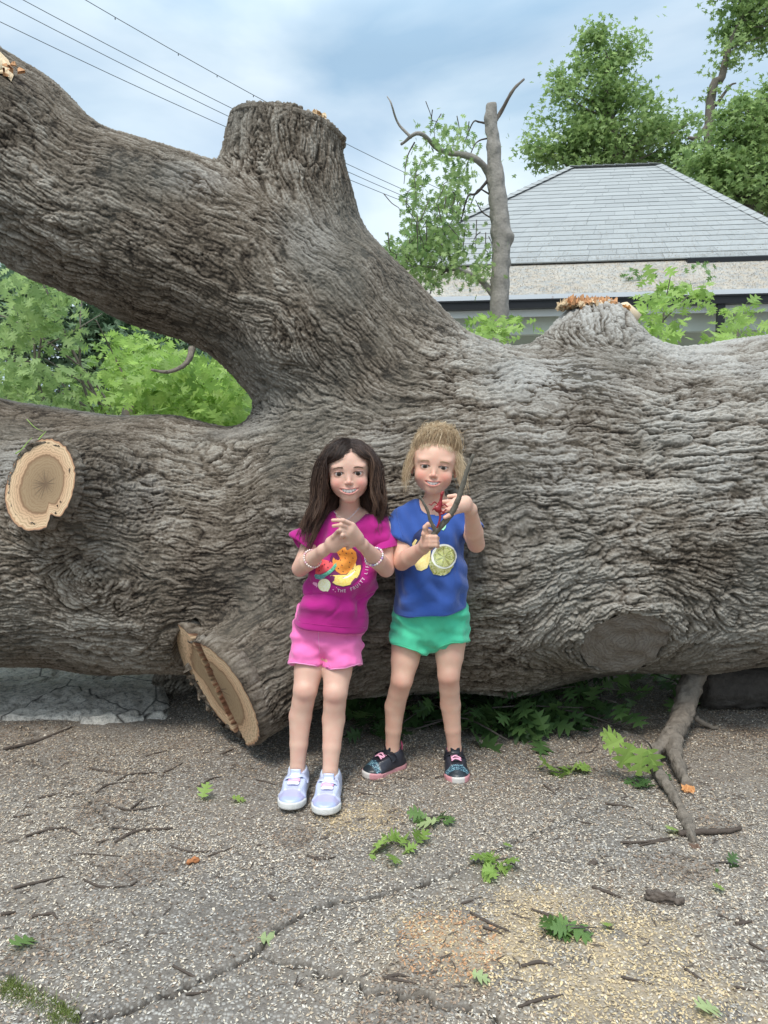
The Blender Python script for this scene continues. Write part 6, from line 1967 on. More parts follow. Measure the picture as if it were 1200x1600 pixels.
for a in (bL, bR):
    pr2 += chain([a[0], lerp(a[0], a[1], .5), a[1], lerp(a[1], a[2], .35), a[2]], [.033, .0305, .0265, .0275, .0175], .018)
# fist round the stick (left in view)
pr2 += [Cap(bL[2], P(667, 848, 2.13), .0185, .0175, k=.01), Cap(P(664, 850, 2.128), P(668, 834, 2.118), .0165, .0150, k=.01), Cap(P(671, 852, 2.125), P(673, 838, 2.112), .015, .013, k=.01)]
for i, (kx, ky) in enumerate(((668, 833), (669, 840.5), (669, 847.5), (669, 853.5))):
    if i == 0:
        pr2 += finger([P(kx - 2, ky + 2, 2.108), P(kx - 4, ky - 9, 2.094), P(kx + 1, ky - 14, 2.090), P(kx + 9, ky - 11, 2.098)], .0078, .0060)
    else:
        pr2 += finger([P(kx - 4, ky, 2.110), P(kx + 3, ky - 1.5, 2.088), P(kx + 12, ky - 1.5, 2.090), P(kx + 15, ky + .5, 2.106)], .0076, .0060)
pr2 += finger([P(664, 846, 2.115), P(662, 834, 2.10), P(666, 824, 2.102)], .0078, .0062)
# open palm (right in view), wrist bent, fingers pointing left
pr2 += [Cap(bR[2], P(728, 786, 2.135), .0185, .0170, k=.01), Cap(P(726, 788, 2.13), P(708, 790, 2.105), .0150, .0130, k=.012), Cap(P(727, 793, 2.125), P(710, 798, 2.10), .0135, .0110, k=.012), Cap(P(728, 782, 2.14), P(712, 783, 2.125), .013, .0115, k=.012)]
for (k_, m_, t_, y0) in (((710, 784), (699, 784), (688, 786), 2.12), ((708, 789), (696, 791), (684, 792), 2.108), ((708, 794), (697, 798), (687, 801), 2.098), ((710, 799), (702, 805), (695, 810), 2.09)):
    pr2 += finger([P(k_[0] + 4, k_[1], y0), P(m_[0], m_[1], y0 - .008), P(t_[0], t_[1] - 1.5, y0 - .012)], .0074, .0056)
pr2 += finger([P(722, 781, 2.145), P(711, 775, 2.15), P(701, 776, 2.145)], .0080, .0062)
mL = [P(640, 985, 2.385), P(628, 1062, 2.345), P(617, 1105, 2.385), G(613, 1168, .078)]
mR = [P(704, 980, 2.385), P(701, 1055, 2.345), P(704, 1102, 2.38), G(710, 1168, .078)]
for l in (mL, mR):
    pr2 += chain([l[0], lerp(l[0], l[1], .6), l[1], lerp(l[1], l[2], .45) + (0, .004, 0), l[2] + (0, .006, 0), lerp(l[2], l[3], .55) + (0, .002, 0), l[3], l[3] + (0, 0, -.05)], [.060, .0455, .0355, .0325, .0335, .0268, .0230, .026], .007, .006)
    pr2 += [Cap(l[1] + (0, -.013, .002), l[1] + (0, -.013, .010), .0235, .0235, k=.010)]
p2['red'] = [(l[1] + np.array([0, -.04, -.012]), .032) for l in (mL, mR)] + [(bL[1], .035), (bR[1], .035)] + [(P(700, 795, 2.08), .03)]
fx = axis_grid([(P(592, 800, 2.3)[0], P(640, 800, 2.3)[0], .004), (P(640, 800, 2.3)[0], P(758, 800, 2.3)[0], .0017), (P(758, 800, 2.3)[0], P(785, 800, 2.3)[0], .004)])
fy = axis_grid([(2.05, 2.31, .0018), (2.31, 2.54, .004)])
fz = axis_grid([(0.03, .86, .0045), (.86, 1.16, .0017)])
body2 = body_mesh('body', pr2, inf2, SK2, girl2, (fx, fy, fz)); body_of[body2.name] = body2
add_eyes(body2, inf2, (0.075, 0.052, 0.034))
add_teeth(body2, inf2, [.0055, .0060, .0070, .0070, .0060, .0055], .0002)
BLU = fabric('blue_cotton', (0.040, 0.095, 0.34), hi=1.4)
hem = [P(607, 962, 2.33), P(735, 952, 2.33)]
hn = nrm((hem[1][2] - hem[0][2], 0, -(hem[1][0] - hem[0][0]))); hn = hn if hn[2] < 0 else -hn
sh2 = [Cap(P(676, 836, 2.358), P(673, 885, 2.36), .107, .110, k=.02, sc=(1, .78, 1)),
       Cap(P(673, 885, 2.36), P(671, 985, 2.375), .110, .126, k=.008, sc=(1, .86, 1)),
       Cap(P(636, 808, 2.358), P(720, 806, 2.358), .042, .042, k=.03),
       sleeve(P(629, 813, 2.350), P(620, 849, 2.309), .043, .052, bL[1], .0385, (-.15, 0, 0)),
       sleeve(P(725, 811, 2.352), P(738, 833, 2.325), .040, .046, bR[1], .0365),
       Plane(lerp(hem[0], hem[1], .5), hn, .005),
       Cap(P(678, 748, 2.345), P(677, 778, 2.318), .056, .0535, k=.004, op='-')]
def folds2(V_, N_):
    q = V_
    zt = np.clip((0.80 - V_[:, 2]) / 0.25, 0, 1)
    a = noise(np.stack([q[:, 0] * 1.2 - q[:, 2] * .3 + 3, q[:, 1] * .5, q[:, 2] * .55 + q[:, 0] * .5], 1), 0.11, 1) * .0062 * (0.4 + zt)
    b = noise(np.stack([q[:, 0] * 1.1 + q[:, 2] * .4, q[:, 1] * .6, q[:, 2] * .8 + 5], 1), 0.06, 0) * .0028
    n_ = noise(np.stack([q[:, 0] * 1.0 + q[:, 2] * 0.25, q[:, 1] * .4, q[:, 2] * .45 - q[:, 0] * 0.45], 1), 0.15, 0)
    cr_ = -.0040 * np.exp(-(n_ / .22) ** 2) * (0.35 + .65 * zt)
    return (a + b + cr_) * np.clip((V_[:, 2] - 0.56) / .04, .25, 1)
shirt2, Vs2, Qs2 = garment('shirt', sh2, .0032, (P(594, 800, 2.3)[0], 2.20, .48), (P(770, 800, 2.3)[0], 2.52, .98), BLU, girl2, folds2, 2)
bv2 = bvh_of(Vs2, Qs2)
neckband(sh2, Vs2, BLU, shirt2)
seam(bv2, [(621, 790), (622, 812), (630, 840)], shirt2, BLU)
seam(bv2, [(609, 957), (640, 963), (680, 963), (715, 957), (733, 949)], shirt2, BLU)
GOLD = flat_mat('gold_sequin', (0.42, 0.44, 0.05), .25, .7, (0.95, 0.93, 0.55), 330); YEL = flat_mat('lemon_yellow_print', (0.86, 0.70, 0.24), c2=(0.92, 0.80, 0.40), sc=250); WHT = flat_mat('white_print', (0.86, 0.86, 0.80)); NAVY = flat_mat('navy_print', (0.015, 0.025, 0.10)); LEAFG = flat_mat('mint_leaf_print', (0.35, 0.72, 0.45))
def p2s(name, polys, mat, lift): return print_on(name, bv2, polys, mat, shirt2, lift)
zp = lambda lst: [(640 + x / 12, 830 + y / 12) for x, y in lst]
p2s('navy_print', [zp([(40, 200), (90, 60), (200, -40), (260, -60), (300, 60), (200, 150), (60, 330)])], NAVY, .0008)
p2s('lemon_print', [zp([(45, 230), (110, 150), (230, 70), (330, 130), (400, 330), (380, 560), (330, 690), (220, 745), (140, 725), (100, 640), (110, 560), (60, 400)])], YEL, .0014)
p2s('lemon_print', [zp(ell(590, 600, 225, 235, 0.3, 30, .02, 3))], GOLD, .0020)
p2s('lemon_rim', [zp(ell(640, 470, 232, 235, 0.5, 30, .01, 4))], WHT, .0026)
p2s('lemon_flesh', [zp(ell(645, 470, 200, 203, 0.5, 30, .02, 5))], GOLD, .0032)
cx_, cy_ = 650, 490
segs_ = []
for i in range(7):
    a0 = i * 2 * math.pi / 7 + .2; a1 = a0 + 2 * math.pi / 7 - .22
    segs_.append(zp([(cx_ + 25 * math.cos((a0 + a1) / 2), cy_ + 25 * math.sin((a0 + a1) / 2))] + [(cx_ + 165 * math.cos(a0 + (a1 - a0) * t), cy_ + 165 * math.sin(a0 + (a1 - a0) * t)) for t in np.linspace(0, 1, 7)]))
p2s('lemon_segment', segs_, flat_mat('segment_print', (0.74, 0.76, 0.22), .3, .4, (0.90, 0.88, 0.5), 500), .0038)
p2s('leaf_print', [[(640 + x / 10, 740 + y / 10) for x, y in ((500, 880), (515, 830), (550, 790), (572, 800), (560, 850), (530, 890))]], LEAFG, .0016)
GRN = fabric('green_jersey', (0.085, 0.57, 0.33), hi=1.25, folds=.3); GTR = fabric('green_trim', (0.09, 0.55, 0.30))
so2 = [Cap(P(672, 972, 2.385), P(672, 950, 2.38), .110, .108, k=.02, sc=(1.06, .80, .9)),
       short_leg(P(643, 965, 2.38), P(636, 1045, 2.345), .067, .0600, P(638, 1013, 2.29), (-.38, -.30, -1), .0500, lerp(mL[0], mL[1], .35), mL[1] + (mL[1] - mL[0]) * .3),
       short_leg(P(703, 962, 2.38), P(705, 1040, 2.345), .067, .0580, P(706, 1006, 2.29), (.20, -.30, -1), .0490, lerp(mR[0], mR[1], .35), mR[1] + (mR[1] - mR[0]) * .3),
       Cap(P(673, 1000, 2.29), P(672, 1040, 2.25), .003, .018, k=.010, op='-')]
shorts2, Vh2, Qh2 = garment('shorts', so2, .0030, (P(590, 800, 2.3)[0], 2.24, .36), (P(760, 800, 2.3)[0], 2.52, .66), GRN, girl2, folds_s, 1)
bh2 = bvh_of(Vh2, Qh2)
trims(so2, Vh2, GTR, shorts2, P(672, 1015, 2.3)[0])
# shoes
BLK = NT('black_knit_upper'); v = BLK.vor(330, out_='Distance'); v2 = BLK.vor(330)
c = BLK.mix(BLK.attr('side'), (0.018, 0.018, 0.024), (0.03, 0.03, 0.04)); kn_ = BLK.mix(BLK.ramp(v, [(0.25, 0), (0.45, 1)]), (0.38, 0.66, 0.74), (0.02, 0.05, 0.08))
c = BLK.mix(BLK.attr('toe'), c, kn_); c = BLK.mix(BLK.attr('tip'), c, (0.02, 0.028, 0.035)); c = BLK.mix(BLK.attr('collar'), c, (0.70, 0.16, 0.28))
BLK.set(Base_Color=c, Roughness=0.35); BLK.bump(v, 0.3, .001)
SOLP = NT('pink_sole'); f = SOLP.noise(50, 5, .7); c = SOLP.mix(f, (0.55, 0.22, 0.24), (0.68, 0.34, 0.35)); c = SOLP.mix(SOLP.attr('bump'), c, (0.62, 0.58, 0.54)); SOLP.set(Base_Color=c, Roughness=.55); SOLP.bump(f, .2, .001)
bst = simple('black_strap', (0.02, 0.02, 0.026), 0.3, 0.3, 200); hot = simple('hot_pink', (0.80, 0.13, 0.25), .5); pk2 = simple('pale_pink_lace', (0.85, 0.42, 0.55), .7)
st2 = dict(sole=SOLP.m, upper=BLK.m, tongue=bst, lace=[pk2], nlace=2, cross=True, strap=bst, strapw=.0125, tab=hot)
wear(girl2, mL[3], (-.76, -.65), .176, .080, st2, 1)
wear(girl2, mR[3], (.02, -1), .178, .082, st2, -1)

# fair hair swept up into a loose bun
HB = hair_mat('dark_blonde_hair', (0.22, 0.13, 0.065), (0.56, 0.40, 0.235), (0.86, 0.71, 0.50), .5)
W2 = inf2['W']; r_ = np.random.default_rng(77)
q2 = scalp(W2, 3800, 1.0, 15, .060)
K = np.array([.006, .040, .108])
n2_ = len(q2)
nn_ = (q2 - np.array([0, .042, .030])) / np.array([.073, .090, .071]); nn_ /= np.linalg.norm(nn_, axis=1, keepdims=True)
lockid = r_.integers(0, 120, n2_); lockoff = r_.normal(0, .010, (120, 3))
puff = r_.uniform(.016, .034, n2_) + .016 * np.abs(nn_[:, 0])
ctrl = (q2 + K) / 2 + nn_ * puff[:, None] + lockoff[lockid] + np.array([0, 0, .008])
end = K + r_.normal(0, 1, (n2_, 3)) * np.array([.024, .020, .008]) + lockoff[lockid] * .7
ts_ = np.linspace(0, 1, 11)[None, :, None]
pa = (1 - ts_) ** 2 * q2[:, None] + 2 * ts_ * (1 - ts_) * ctrl[:, None] + ts_ ** 2 * end[:, None]
lc_ = r_.normal(0, 1, (120, 3)); lw_ = r_.uniform(.003, .009, 120)
pa += (lw_[lockid][:, None, None] * np.sin(ts_ * 7 + lc_[lockid][:, None, :] * 3)) * ts_ * (1 - .4 * ts_)
pa += r_.normal(0, .0020, pa.shape) * ts_
hva = np.clip(r_.normal(.50, .20, n2_)[:, None] + np.linspace(-.22, .15, 11)[None] + r_.uniform(-.15, .15, 120)[lockid][:, None], 0, 1)
hair2 = strands_obj('hair', H2 + pa @ M2.T, r_.uniform(.0004, .0008, n2_), HB, girl2, hva)
# bun loops
nb_ = 1100; th0 = r_.uniform(0, 6.28, nb_); ln_ = r_.uniform(1.0, 2.6, nb_); rad_ = r_.uniform(.006, .034, nb_); hgt_ = r_.uniform(-.012, .016, nb_)
an_ = th0[:, None] + ln_[:, None] * np.linspace(0, 1, 11)[None]
pb = np.stack([rad_[:, None] * np.cos(an_) * (1 + .12 * np.sin(3 * an_)), .8 * rad_[:, None] * np.sin(an_), hgt_[:, None] - (rad_[:, None] - .02) * .8 + .004 * np.sin(2 * an_ + th0[:, None])], -1) + K
pb = H2 + pb @ M2.T
strands_obj('bun', pb, r_.uniform(.0004, .0008, nb_), HB, hair2, np.clip(r_.normal(.62, .2, nb_), 0, 1))
# side wisps
coll2 = pr2[:6] + [Cap(P(679, 806, 2.36), P(679, 755, 2.345), .034, .031, k=.018), Cap(P(636, 808, 2.358), P(720, 806, 2.358), .046, .046, k=.03)]
nw = 430
side2 = np.where(r_.uniform(0, 1, nw) < .58, -1.0, 1.0)
qr = np.stack([side2 * r_.uniform(.050, .070, nw), r_.uniform(-.004, .060, nw), r_.uniform(.005, .060, nw)], 1)
dw = np.stack([side2 * .5, -.25 * np.ones(nw), -.5 * np.ones(nw)], 1) + r_.normal(0, .25, (nw, 3)); dw /= np.linalg.norm(dw, axis=1, keepdims=True)
def pull2(p, t): return np.stack([side2 * (.03 + .07 * math.sin(t * 5)), 0 * side2 - .01, 0 * side2], 1)
pw = grow(H2 + qr @ M2.T, dw @ M2.T, 12, r_.uniform(.004, .0100, nw), coll2, r_.uniform(.001, .012, nw), .24, .68, .20, 1.6, 8, pull2)
for sd_ in (-1, 1):
    k_ = side2 == sd_
    strands_obj('side_wisps', pw[k_], r_.uniform(.0003, .0006, k_.sum()), HB, hair2, np.clip(r_.normal(.60, .2, k_.sum()), 0, 1))
# fine fringe over the forehead
nf_ = 200; fx_2 = r_.uniform(-.045, .045, nf_)
fr0 = np.stack([fx_2, -.026 + 8 * fx_2 ** 2, .075 - 5 * fx_2 ** 2], 1)
dfr = np.stack([np.sign(fx_2) * .5, -.5 + 0 * fx_2, -.2 + 0 * fx_2], 1) + r_.normal(0, .3, (nf_, 3)); dfr /= np.linalg.norm(dfr, axis=1, keepdims=True)
pf = grow(H2 + fr0 @ M2.T, dfr @ M2.T, 8, r_.uniform(.002, .0042, nf_), coll2, r_.uniform(.001, .004, nf_), .25, .8, .15, 1., 9)
strands_obj('fringe', pf, np.full(nf_, .00035), HB, hair2, np.clip(r_.normal(.7, .15, nf_), 0, 1))
fpl2 = (W2(0, -.020, .062), M2 @ nrm((0, -1.0, -.9)))
cap2 = [Ell2(W2, M2, (0, .048, .030), (.074, .088, .074), planes=[fpl2]), Ell2(W2, M2, (0, .045, .096), (.050, .045, .028), .03), Ell2(W2, M2, tuple(K - (0, 0, .004)), (.028, .024, .020), .02)]
co2, _, _ = garment('hair_cap', cap2, .004, H2 + (-.12, -.06, -.12), H2 + (.12, .17, .18), hair_mat('fair_underlayer', (0.16, 0.10, 0.055), (0.22, 0.15, 0.085), (0.3, .2, .12), .95), hair2)
attr(co2, 'hv', np.full(len(co2.data.vertices), .4))
brow(inf2, .0175, 150, HB, body2, .35, .00020, 4)
mb = MB(); mb.tube(catmull([H2 + M2 @ (K + np.array([.030 * math.cos(a), .026 * math.sin(a), -.016])) for a in np.linspace(0, 6.4, 9)], 3), [.004], 7)
mb.obj('hair_tie', simple('pale_yellow_tie', (0.72, 0.66, 0.36), .8), hair2)

# forked stick and red toy
stick = empty('forked_stick', 'forked grey stick the fair haired girl holds up in her fist', 'stick', loc=tuple(P(680, 830, 2.10)))
SB = simple('stick_bark', (0.14, 0.125, 0.10), .85, .4, 120, .7, .004)
mb = MB()
V_, F_ = tube(catmull([P(672, 856, 2.108), P(675, 842, 2.104), P(683, 828, 2.098), (P(698, 812, 2.09)), P(710, 794, 2.08), P(719, 772, 2.07), P(726, 748, 2.065), P(733, 726, 2.06), P(740, 710, 2.055)], 7), [.0085, .0090, .0088, .0086, .0080, .0068, .0056, .0042], 10, wob=.06, seed=3)
V_ = V_ + noise(V_, .02, 0)[:, None] * .0006; mb.add(V_, F_)
mb.tube(catmull([P(682, 832, 2.098), P(673, 815, 2.088), P(668, 798, 2.08), P(662, 786, 2.075), P(656, 776, 2.072)], 6), [.0075, .0050, .0044, .0038, .0030], 8, wob=.07, seed=5)
mb.tube(catmull([P(718, 772, 2.07), P(722, 760, 2.062), P(727, 745, 2.062)], 4), [.0012, .0016, .0006], 5)
mb.obj('wood', SB, stick)
toy = empty('toy_creature', 'small dark red spindly toy creature lying on the open palm', 'toy', loc=tuple(P(687, 790, 2.085)))
ty = 2.082
tp = [Cap(P(685, 796, ty), P(688, 786, ty), .0085, .0062, k=.004), Cap(P(688, 786, ty), P(690.5, 772, ty - .004), .0046, .0034, k=.003), Cap(P(690.5, 772, ty - .004), P(692, 769, ty - .004), .0050, .0036, k=.002), Cap(P(684, 796, ty), P(682, 794, ty), .0078, .0078, k=.004)]
def leg_(pts_, r=.0020): 
    q = [P(x, y, ty - dz) for x, y, dz in pts_]
    return [Cap(a, b, r, r * .85, k=.002) for a, b in zip(q[:-1], q[1:])]
tp += leg_([(684, 788, 0), (679, 784, .004), (674, 789, .004), (670, 788, 0)], .0019) + leg_([(682, 796, 0), (678, 794, .004), (676, 797, .004)], .0022) + leg_([(690, 790, 0), (695, 788, .004), (699, 792, .006)], .0022) + leg_([(688, 797, 0), (693, 800, .004), (697, 796, .006)], .0022) + leg_([(688, 801, 0), (690, 803, .003), (694, 802, .004)], .0026)
tp += leg_([(686, 800, 0), (688, 808, .002), (686, 817, .004), (683, 824, .003)], .0034)
tlo = P(660, 835, ty) - (0, .02, 0); thi = P(710, 760, ty) + (0, .02, 0)
RED = NT('dark_red_rubber'); f = RED.noise(220, 3); RED.set(Base_Color=RED.mix(f, (0.16, 0.008, 0.012), (0.34, 0.02, 0.025)), Roughness=.3); RED.bump(f, .6, .002)
garment('toy_body', tp, .0013, np.minimum(tlo, thi) - .005, np.maximum(tlo, thi) + .005, RED.m, toy, None, 1)

# flyaway hairs on both heads
def flyaways(H, M, W, n, seed, mat, parent, hv, r0, zc=.035, cx=.0):
    r_ = np.random.default_rng(seed); d_ = r_.normal(0, 1, (n, 3)); d_[:, 2] = np.abs(d_[:, 2]) * .8 - .1; d_[:, 1] = np.abs(d_[:, 1]) * .6 - .1
    d_ /= np.linalg.norm(d_, axis=1, keepdims=True)
    st = np.array([cx, .045, zc]) + d_ * np.asarray(r0); t = np.linspace(0, 1, 8)[None, :, None]
    tang = np.cross(d_, r_.normal(0, 1, (n, 3))); tang /= np.linalg.norm(tang, axis=1, keepdims=True)
    L_ = r_.uniform(.012, .038, n)[:, None, None]
    p = st[:, None] + tang[:, None] * t * L_ + d_[:, None] * (.35 * L_ * t * (1.2 - t)) + r_.normal(0, .0035, (n, 1, 3)) * np.sin(t * 6) - np.array([0, 0, .25]) * t ** 2 * L_
    strands_obj('flyaway_hair', H + p @ M.T, np.full(n, .00028), mat, parent, np.full(n, hv))
flyaways(H1, M1, W1, 160, 5, HD, hair1, .8, (.080, .085, .078))
flyaways(H2, M2, W2, 260, 6, HB, hair2, .8, (.076, .08, .090), .045)
# ================================================================== things on the pavement
# forked branch of the oak reaching the ground, right
GB = simple('rough_branch_bark', (0.185, 0.155, 0.125), 0.92, 0.6, 48, 1.0, 0.012)
ORW = simple('orange_broken_wood', (0.62, 0.30, 0.12), 0.8, 0.35, 90, 0.7, 0.004)
def gp(x, y, h): return G(x, y, h)
b1 = catmull([P(1092, 1035, 2.85), P(1078, 1075, 2.78), gp(1066, 1118, .085), gp(1050, 1150, .07), gp(1032, 1166, .055), gp(1020, 1182, .042), gp(1030, 1208, .034), gp(1048, 1235, .026), gp(1062, 1262, .02), gp(1074, 1290, .018), gp(1086, 1318, .016)], 14)
V_, F_ = tube(b1, [.046, .043, .038, .031, .026, .020, .017, .016, .015, .016, .012], 20, wob=.03, seed=4)
V_ = V_ + vnoise3(V_, .05) * .0032 + vnoise3(V_, .018) * .0012
br_o = mobj('ground_branch', V_, F_, GB, tree); br_o['label'] = 'crooked grey branch bending down onto the pavement'
b2 = catmull([gp(1052, 1150, .075), gp(1055, 1180, .05), gp(1063, 1205, .035), gp(1074, 1228, .024)], 14)
V_, F_ = tube(b2, [.028, .024, .020, .018], 18, wob=.04, seed=5); V_ = V_ + vnoise3(V_, .05) * .003 + vnoise3(V_, .018) * .001
mobj('branch_fork', V_, F_, GB, br_o)
e_ = gp(1075, 1229, .024); splinters('broken_end', e_, .012, .010, 40, .008, .02, ORW, br_o, 22, (0.5, -.8, .1))
e_ = gp(1088, 1322, .016); splinters('frayed_end', e_, .008, .006, 26, .008, .016, simple('brown_frayed', (0.16, 0.10, 0.07), .9, .4), br_o, 23, (0.2, -1, 0))
mb = MB(); mb.tube(catmull([gp(1085, 1120, .05), gp(1095, 1128, .03), gp(1112, 1136, .012), gp(1122, 1138, .008)], 5), [.012, .006], 8, wob=.08); mb.obj('side_twig', GB, br_o)
mb = MB(); mb.tube(catmull([P(300, 545, 2.70), P(296, 560, 2.66), P(284, 573, 2.64), P(262, 581, 2.62), P(236, 578, 2.60)], 6), [.014, .010, .008, .0065, .004], 9, wob=.07)
o = mb.obj('dead_snag', GB, tree); o['label'] = 'short dead snag curling under the raised limb'

# leaves: large single ones and small heaps
def ground_leaf(px, py, size, ang, mat, label, group=None, tilt=0.3, h=0.014, v=0.6, name='oak_leaf'):
    V0, F0 = LEAF[2]; c_ = G(px, py); z_ = float(ground_z(np.array([c_[0]]), np.array([c_[1]]))[0])
    V_ = (V0 - (0.5, 0, 0)) * size
    V_ = V_ @ (rotz(ang) @ roty(tilt)).T
    V_ = V_ * (1, 1, 1) + np.array([c_[0], c_[1], z_ + h])
    o = mobj(name, V_, F0, mat, None, smooth=False, origin=(c_[0], c_[1], z_)); attr(o, 'lv', np.full(len(V_), v))
    tag(o, label, 'leaf', group); return o
PALEL = leaf_mat('pale_leaf_underside', (0.26, 0.34, 0.14), (0.42, 0.50, 0.24), .3)
ground_leaf(35, 1484, .066, R(60), LM_MID, 'smooth dark green oak leaf alone near the left edge of the pavement', v=.8)
ground_leaf(320, 1245, .058, R(75), LM_BRIGHT, 'upright bright green leaf left of the lavender shoes', tilt=-.7, h=.03, v=.5)
ground_leaf(372, 1247, .050, R(10), LM_BRIGHT, 'yellow green leaf lying flat between the upright leaf and the lavender shoes', v=.7)
ground_leaf(423, 1466, .062, R(5), PALEL, 'pale green leaf lying where the two pavement cracks meet', v=.5)
ground_leaf(668, 1295, .070, R(170), PALEL, 'pale yellow green leaf with the darker cluster above the green heap', v=.6)
ground_leaf(878, 1455, .075, R(15), LM_MID, 'dark green oak leaf on the yellow sawdust patch', v=.9)
ground_leaf(905, 1462, .070, R(-35), LM_MID, 'blue green spiky leaf on the right of the sawdust cluster', v=.6)
ground_leaf(948, 1452, .034, R(80), LM_BRIGHT, 'small bright leaf right of the sawdust leaf cluster', v=.6)
ground_leaf(1104, 1587, .060, R(20), PALEL, 'light green leaf at the bottom right of the pavement', v=.7)
ground_leaf(750, 1532, .045, R(-10), PALEL, 'small pale leaf low in the middle of the pavement', v=.6)
ground_leaf(1050, 1309, .050, R(30), LM_BRIGHT, 'pale green leaf left of the frayed end of the branch', v=.8)
ground_leaf(1122, 1398, .034, R(0), LM_BRIGHT, 'small green leaf right of the chunk of bark', v=.3)
ground_leaf(793, 1327, .030, R(20), LM_BRIGHT, 'tiny leaf above the heap left of the sawdust', v=.4)
def heap(px, py, n, sx_, sy_, size, mat, label, seed):
    r_ = np.random.default_rng(seed); t = empty('leaf_cluster', label, 'leaves', None, loc=tuple(G(px, py)))
    ps = []
    for _ in range(n):
        q = G(px + r_.uniform(-sx_, sx_), py + r_.uniform(-sy_, sy_)); q[2] = r_.uniform(.006, .022); ps.append(q)
    leaf_parts(np.array(ps), size * 0.95, mat, t, seed, 2, 0.0)
    mb = MB()
    for i in range(3):
        a = G(px + r_.uniform(-sx_, sx_), py + r_.uniform(-sy_, sy_)); b = G(px + r_.uniform(-sx_, sx_) * 1.6, py + r_.uniform(-sy_, sy_)); a[2] = b[2] = .01
        mb.tube([a, lerp(a, b, .5) + (0, 0, .006), b], [.0022, .0012], 5)
    mb.obj('stalk', DB, t)
heap(618, 1330, 16, 34, 10, .052, LM_BRIGHT, 'heap of green leaves on the pavement below the black shoes', 81)
heap(672, 1287, 9, 20, 9, .048, LM_MID, 'small dark leaf cluster just above the heap of green leaves', 82)
heap(773, 1357, 16, 26, 13, .048, LM_BRIGHT, 'green leaf cluster in the middle of the pavement above the sawdust', 83)
heap(872, 1207, 16, 32, 8, .052, LM_BRIGHT, 'leaf cluster with a pale chip, right of the black shoes', 84)
heap(890, 1458, 8, 30, 10, .045, LM_MID, 'leaf cluster on the yellow sawdust', 85)
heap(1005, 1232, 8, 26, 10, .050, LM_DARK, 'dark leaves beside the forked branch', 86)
heap(1135, 1358, 4, 18, 6, .030, LM_DARK, 'tiny withered sprig above the chunk of bark', 87)
# drooping sprig growing from the ground branch
sp = empty('oak_sprig', 'sprig of large fresh oak leaves hanging from the ground branch', 'sprig', loc=tuple(gp(1020, 1175, .05)))
mb = MB(); mb.tube(catmull([gp(1020, 1178, .05), gp(1014, 1162, .12), gp(992, 1149, .150), gp(964, 1150, .151)], 5), [.0028, .0014], 6); mb.obj('stem', DB, sp)
def leaf_at(parent, base, tipd, nrm_, size, mat, v):
    V0, F0 = LEAF[2]; x = nrm(tipd); z = nrm(nrm_); y = nrm(np.cross(z, x)); z = np.cross(x, y)
    V_ = base + size * (V0[:, :1] * x + V0[:, 1:2] * y + V0[:, 2:] * z)
    o = mobj('leaf', V_, F0, mat, parent, smooth=False, origin=base); attr(o, 'lv', np.full(len(V_), v))
for (x, y, h_, dx_, dz_, s_, v) in ((966, 1150, .150, -1, .16, .062, .6), (978, 1152, .148, -1, -.42, .082, .95), (992, 1158, .142, -.62, -1, .100, .3), (1003, 1162, .136, -.10, -1, .105, .65), (1012, 1166, .128, .35, -1, .085, .15)):
    leaf_at(sp, gp(x, y, h_), (dx_, -.12, dz_), (0.05, -1, .22), s_, LM_BRIGHT, v)

# shaded oak leaves growing up under the trunk
def undergrowth(name, label, boxes, mat, seed, nparts):
    r_ = np.random.default_rng(seed); ps = []
    for (x0, x1, y0, y1, z0, z1, n) in boxes:
        ps.append(np.stack([r_.uniform(x0, x1, n), r_.uniform(y0, y1, n), z0 + (z1 - z0) * r_.uniform(0, 1, n) ** 1.4], 1))
    ps = np.concatenate(ps); k_ = r_.permutation(len(ps)); t = empty(name, label, 'foliage', None, loc=(ps[:, 0].mean(), ps[:, 1].mean(), 0))
    leaf_parts(ps[k_[:nparts]], .10, mat, t, seed, 1, .3)
    crown_obj('foliage', ps[k_[nparts:]], .10, mat, t, seed + 1, 1, .3, kind='stuff')
    mb = MB()
    for i in range(14):
        a = ps[k_[i]] * (1, 1, 0) + (0, 0, .01); b = ps[k_[i + 20]]; mb.tube(catmull([a, lerp(a, b, .5) + (0, 0, .05), b], 4), [.004, .002], 5)
    mb.obj('stem', DB, t)
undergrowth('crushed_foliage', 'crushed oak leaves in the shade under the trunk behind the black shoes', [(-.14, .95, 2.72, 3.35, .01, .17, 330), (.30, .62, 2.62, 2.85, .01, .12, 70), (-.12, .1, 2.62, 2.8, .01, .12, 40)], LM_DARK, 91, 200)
undergrowth('crushed_foliage', 'sparser leaves in the gap under the trunk near the ground branch', [(.80, 1.35, 3.0, 3.8, .01, .16, 120)], LM_MID, 93, 80)

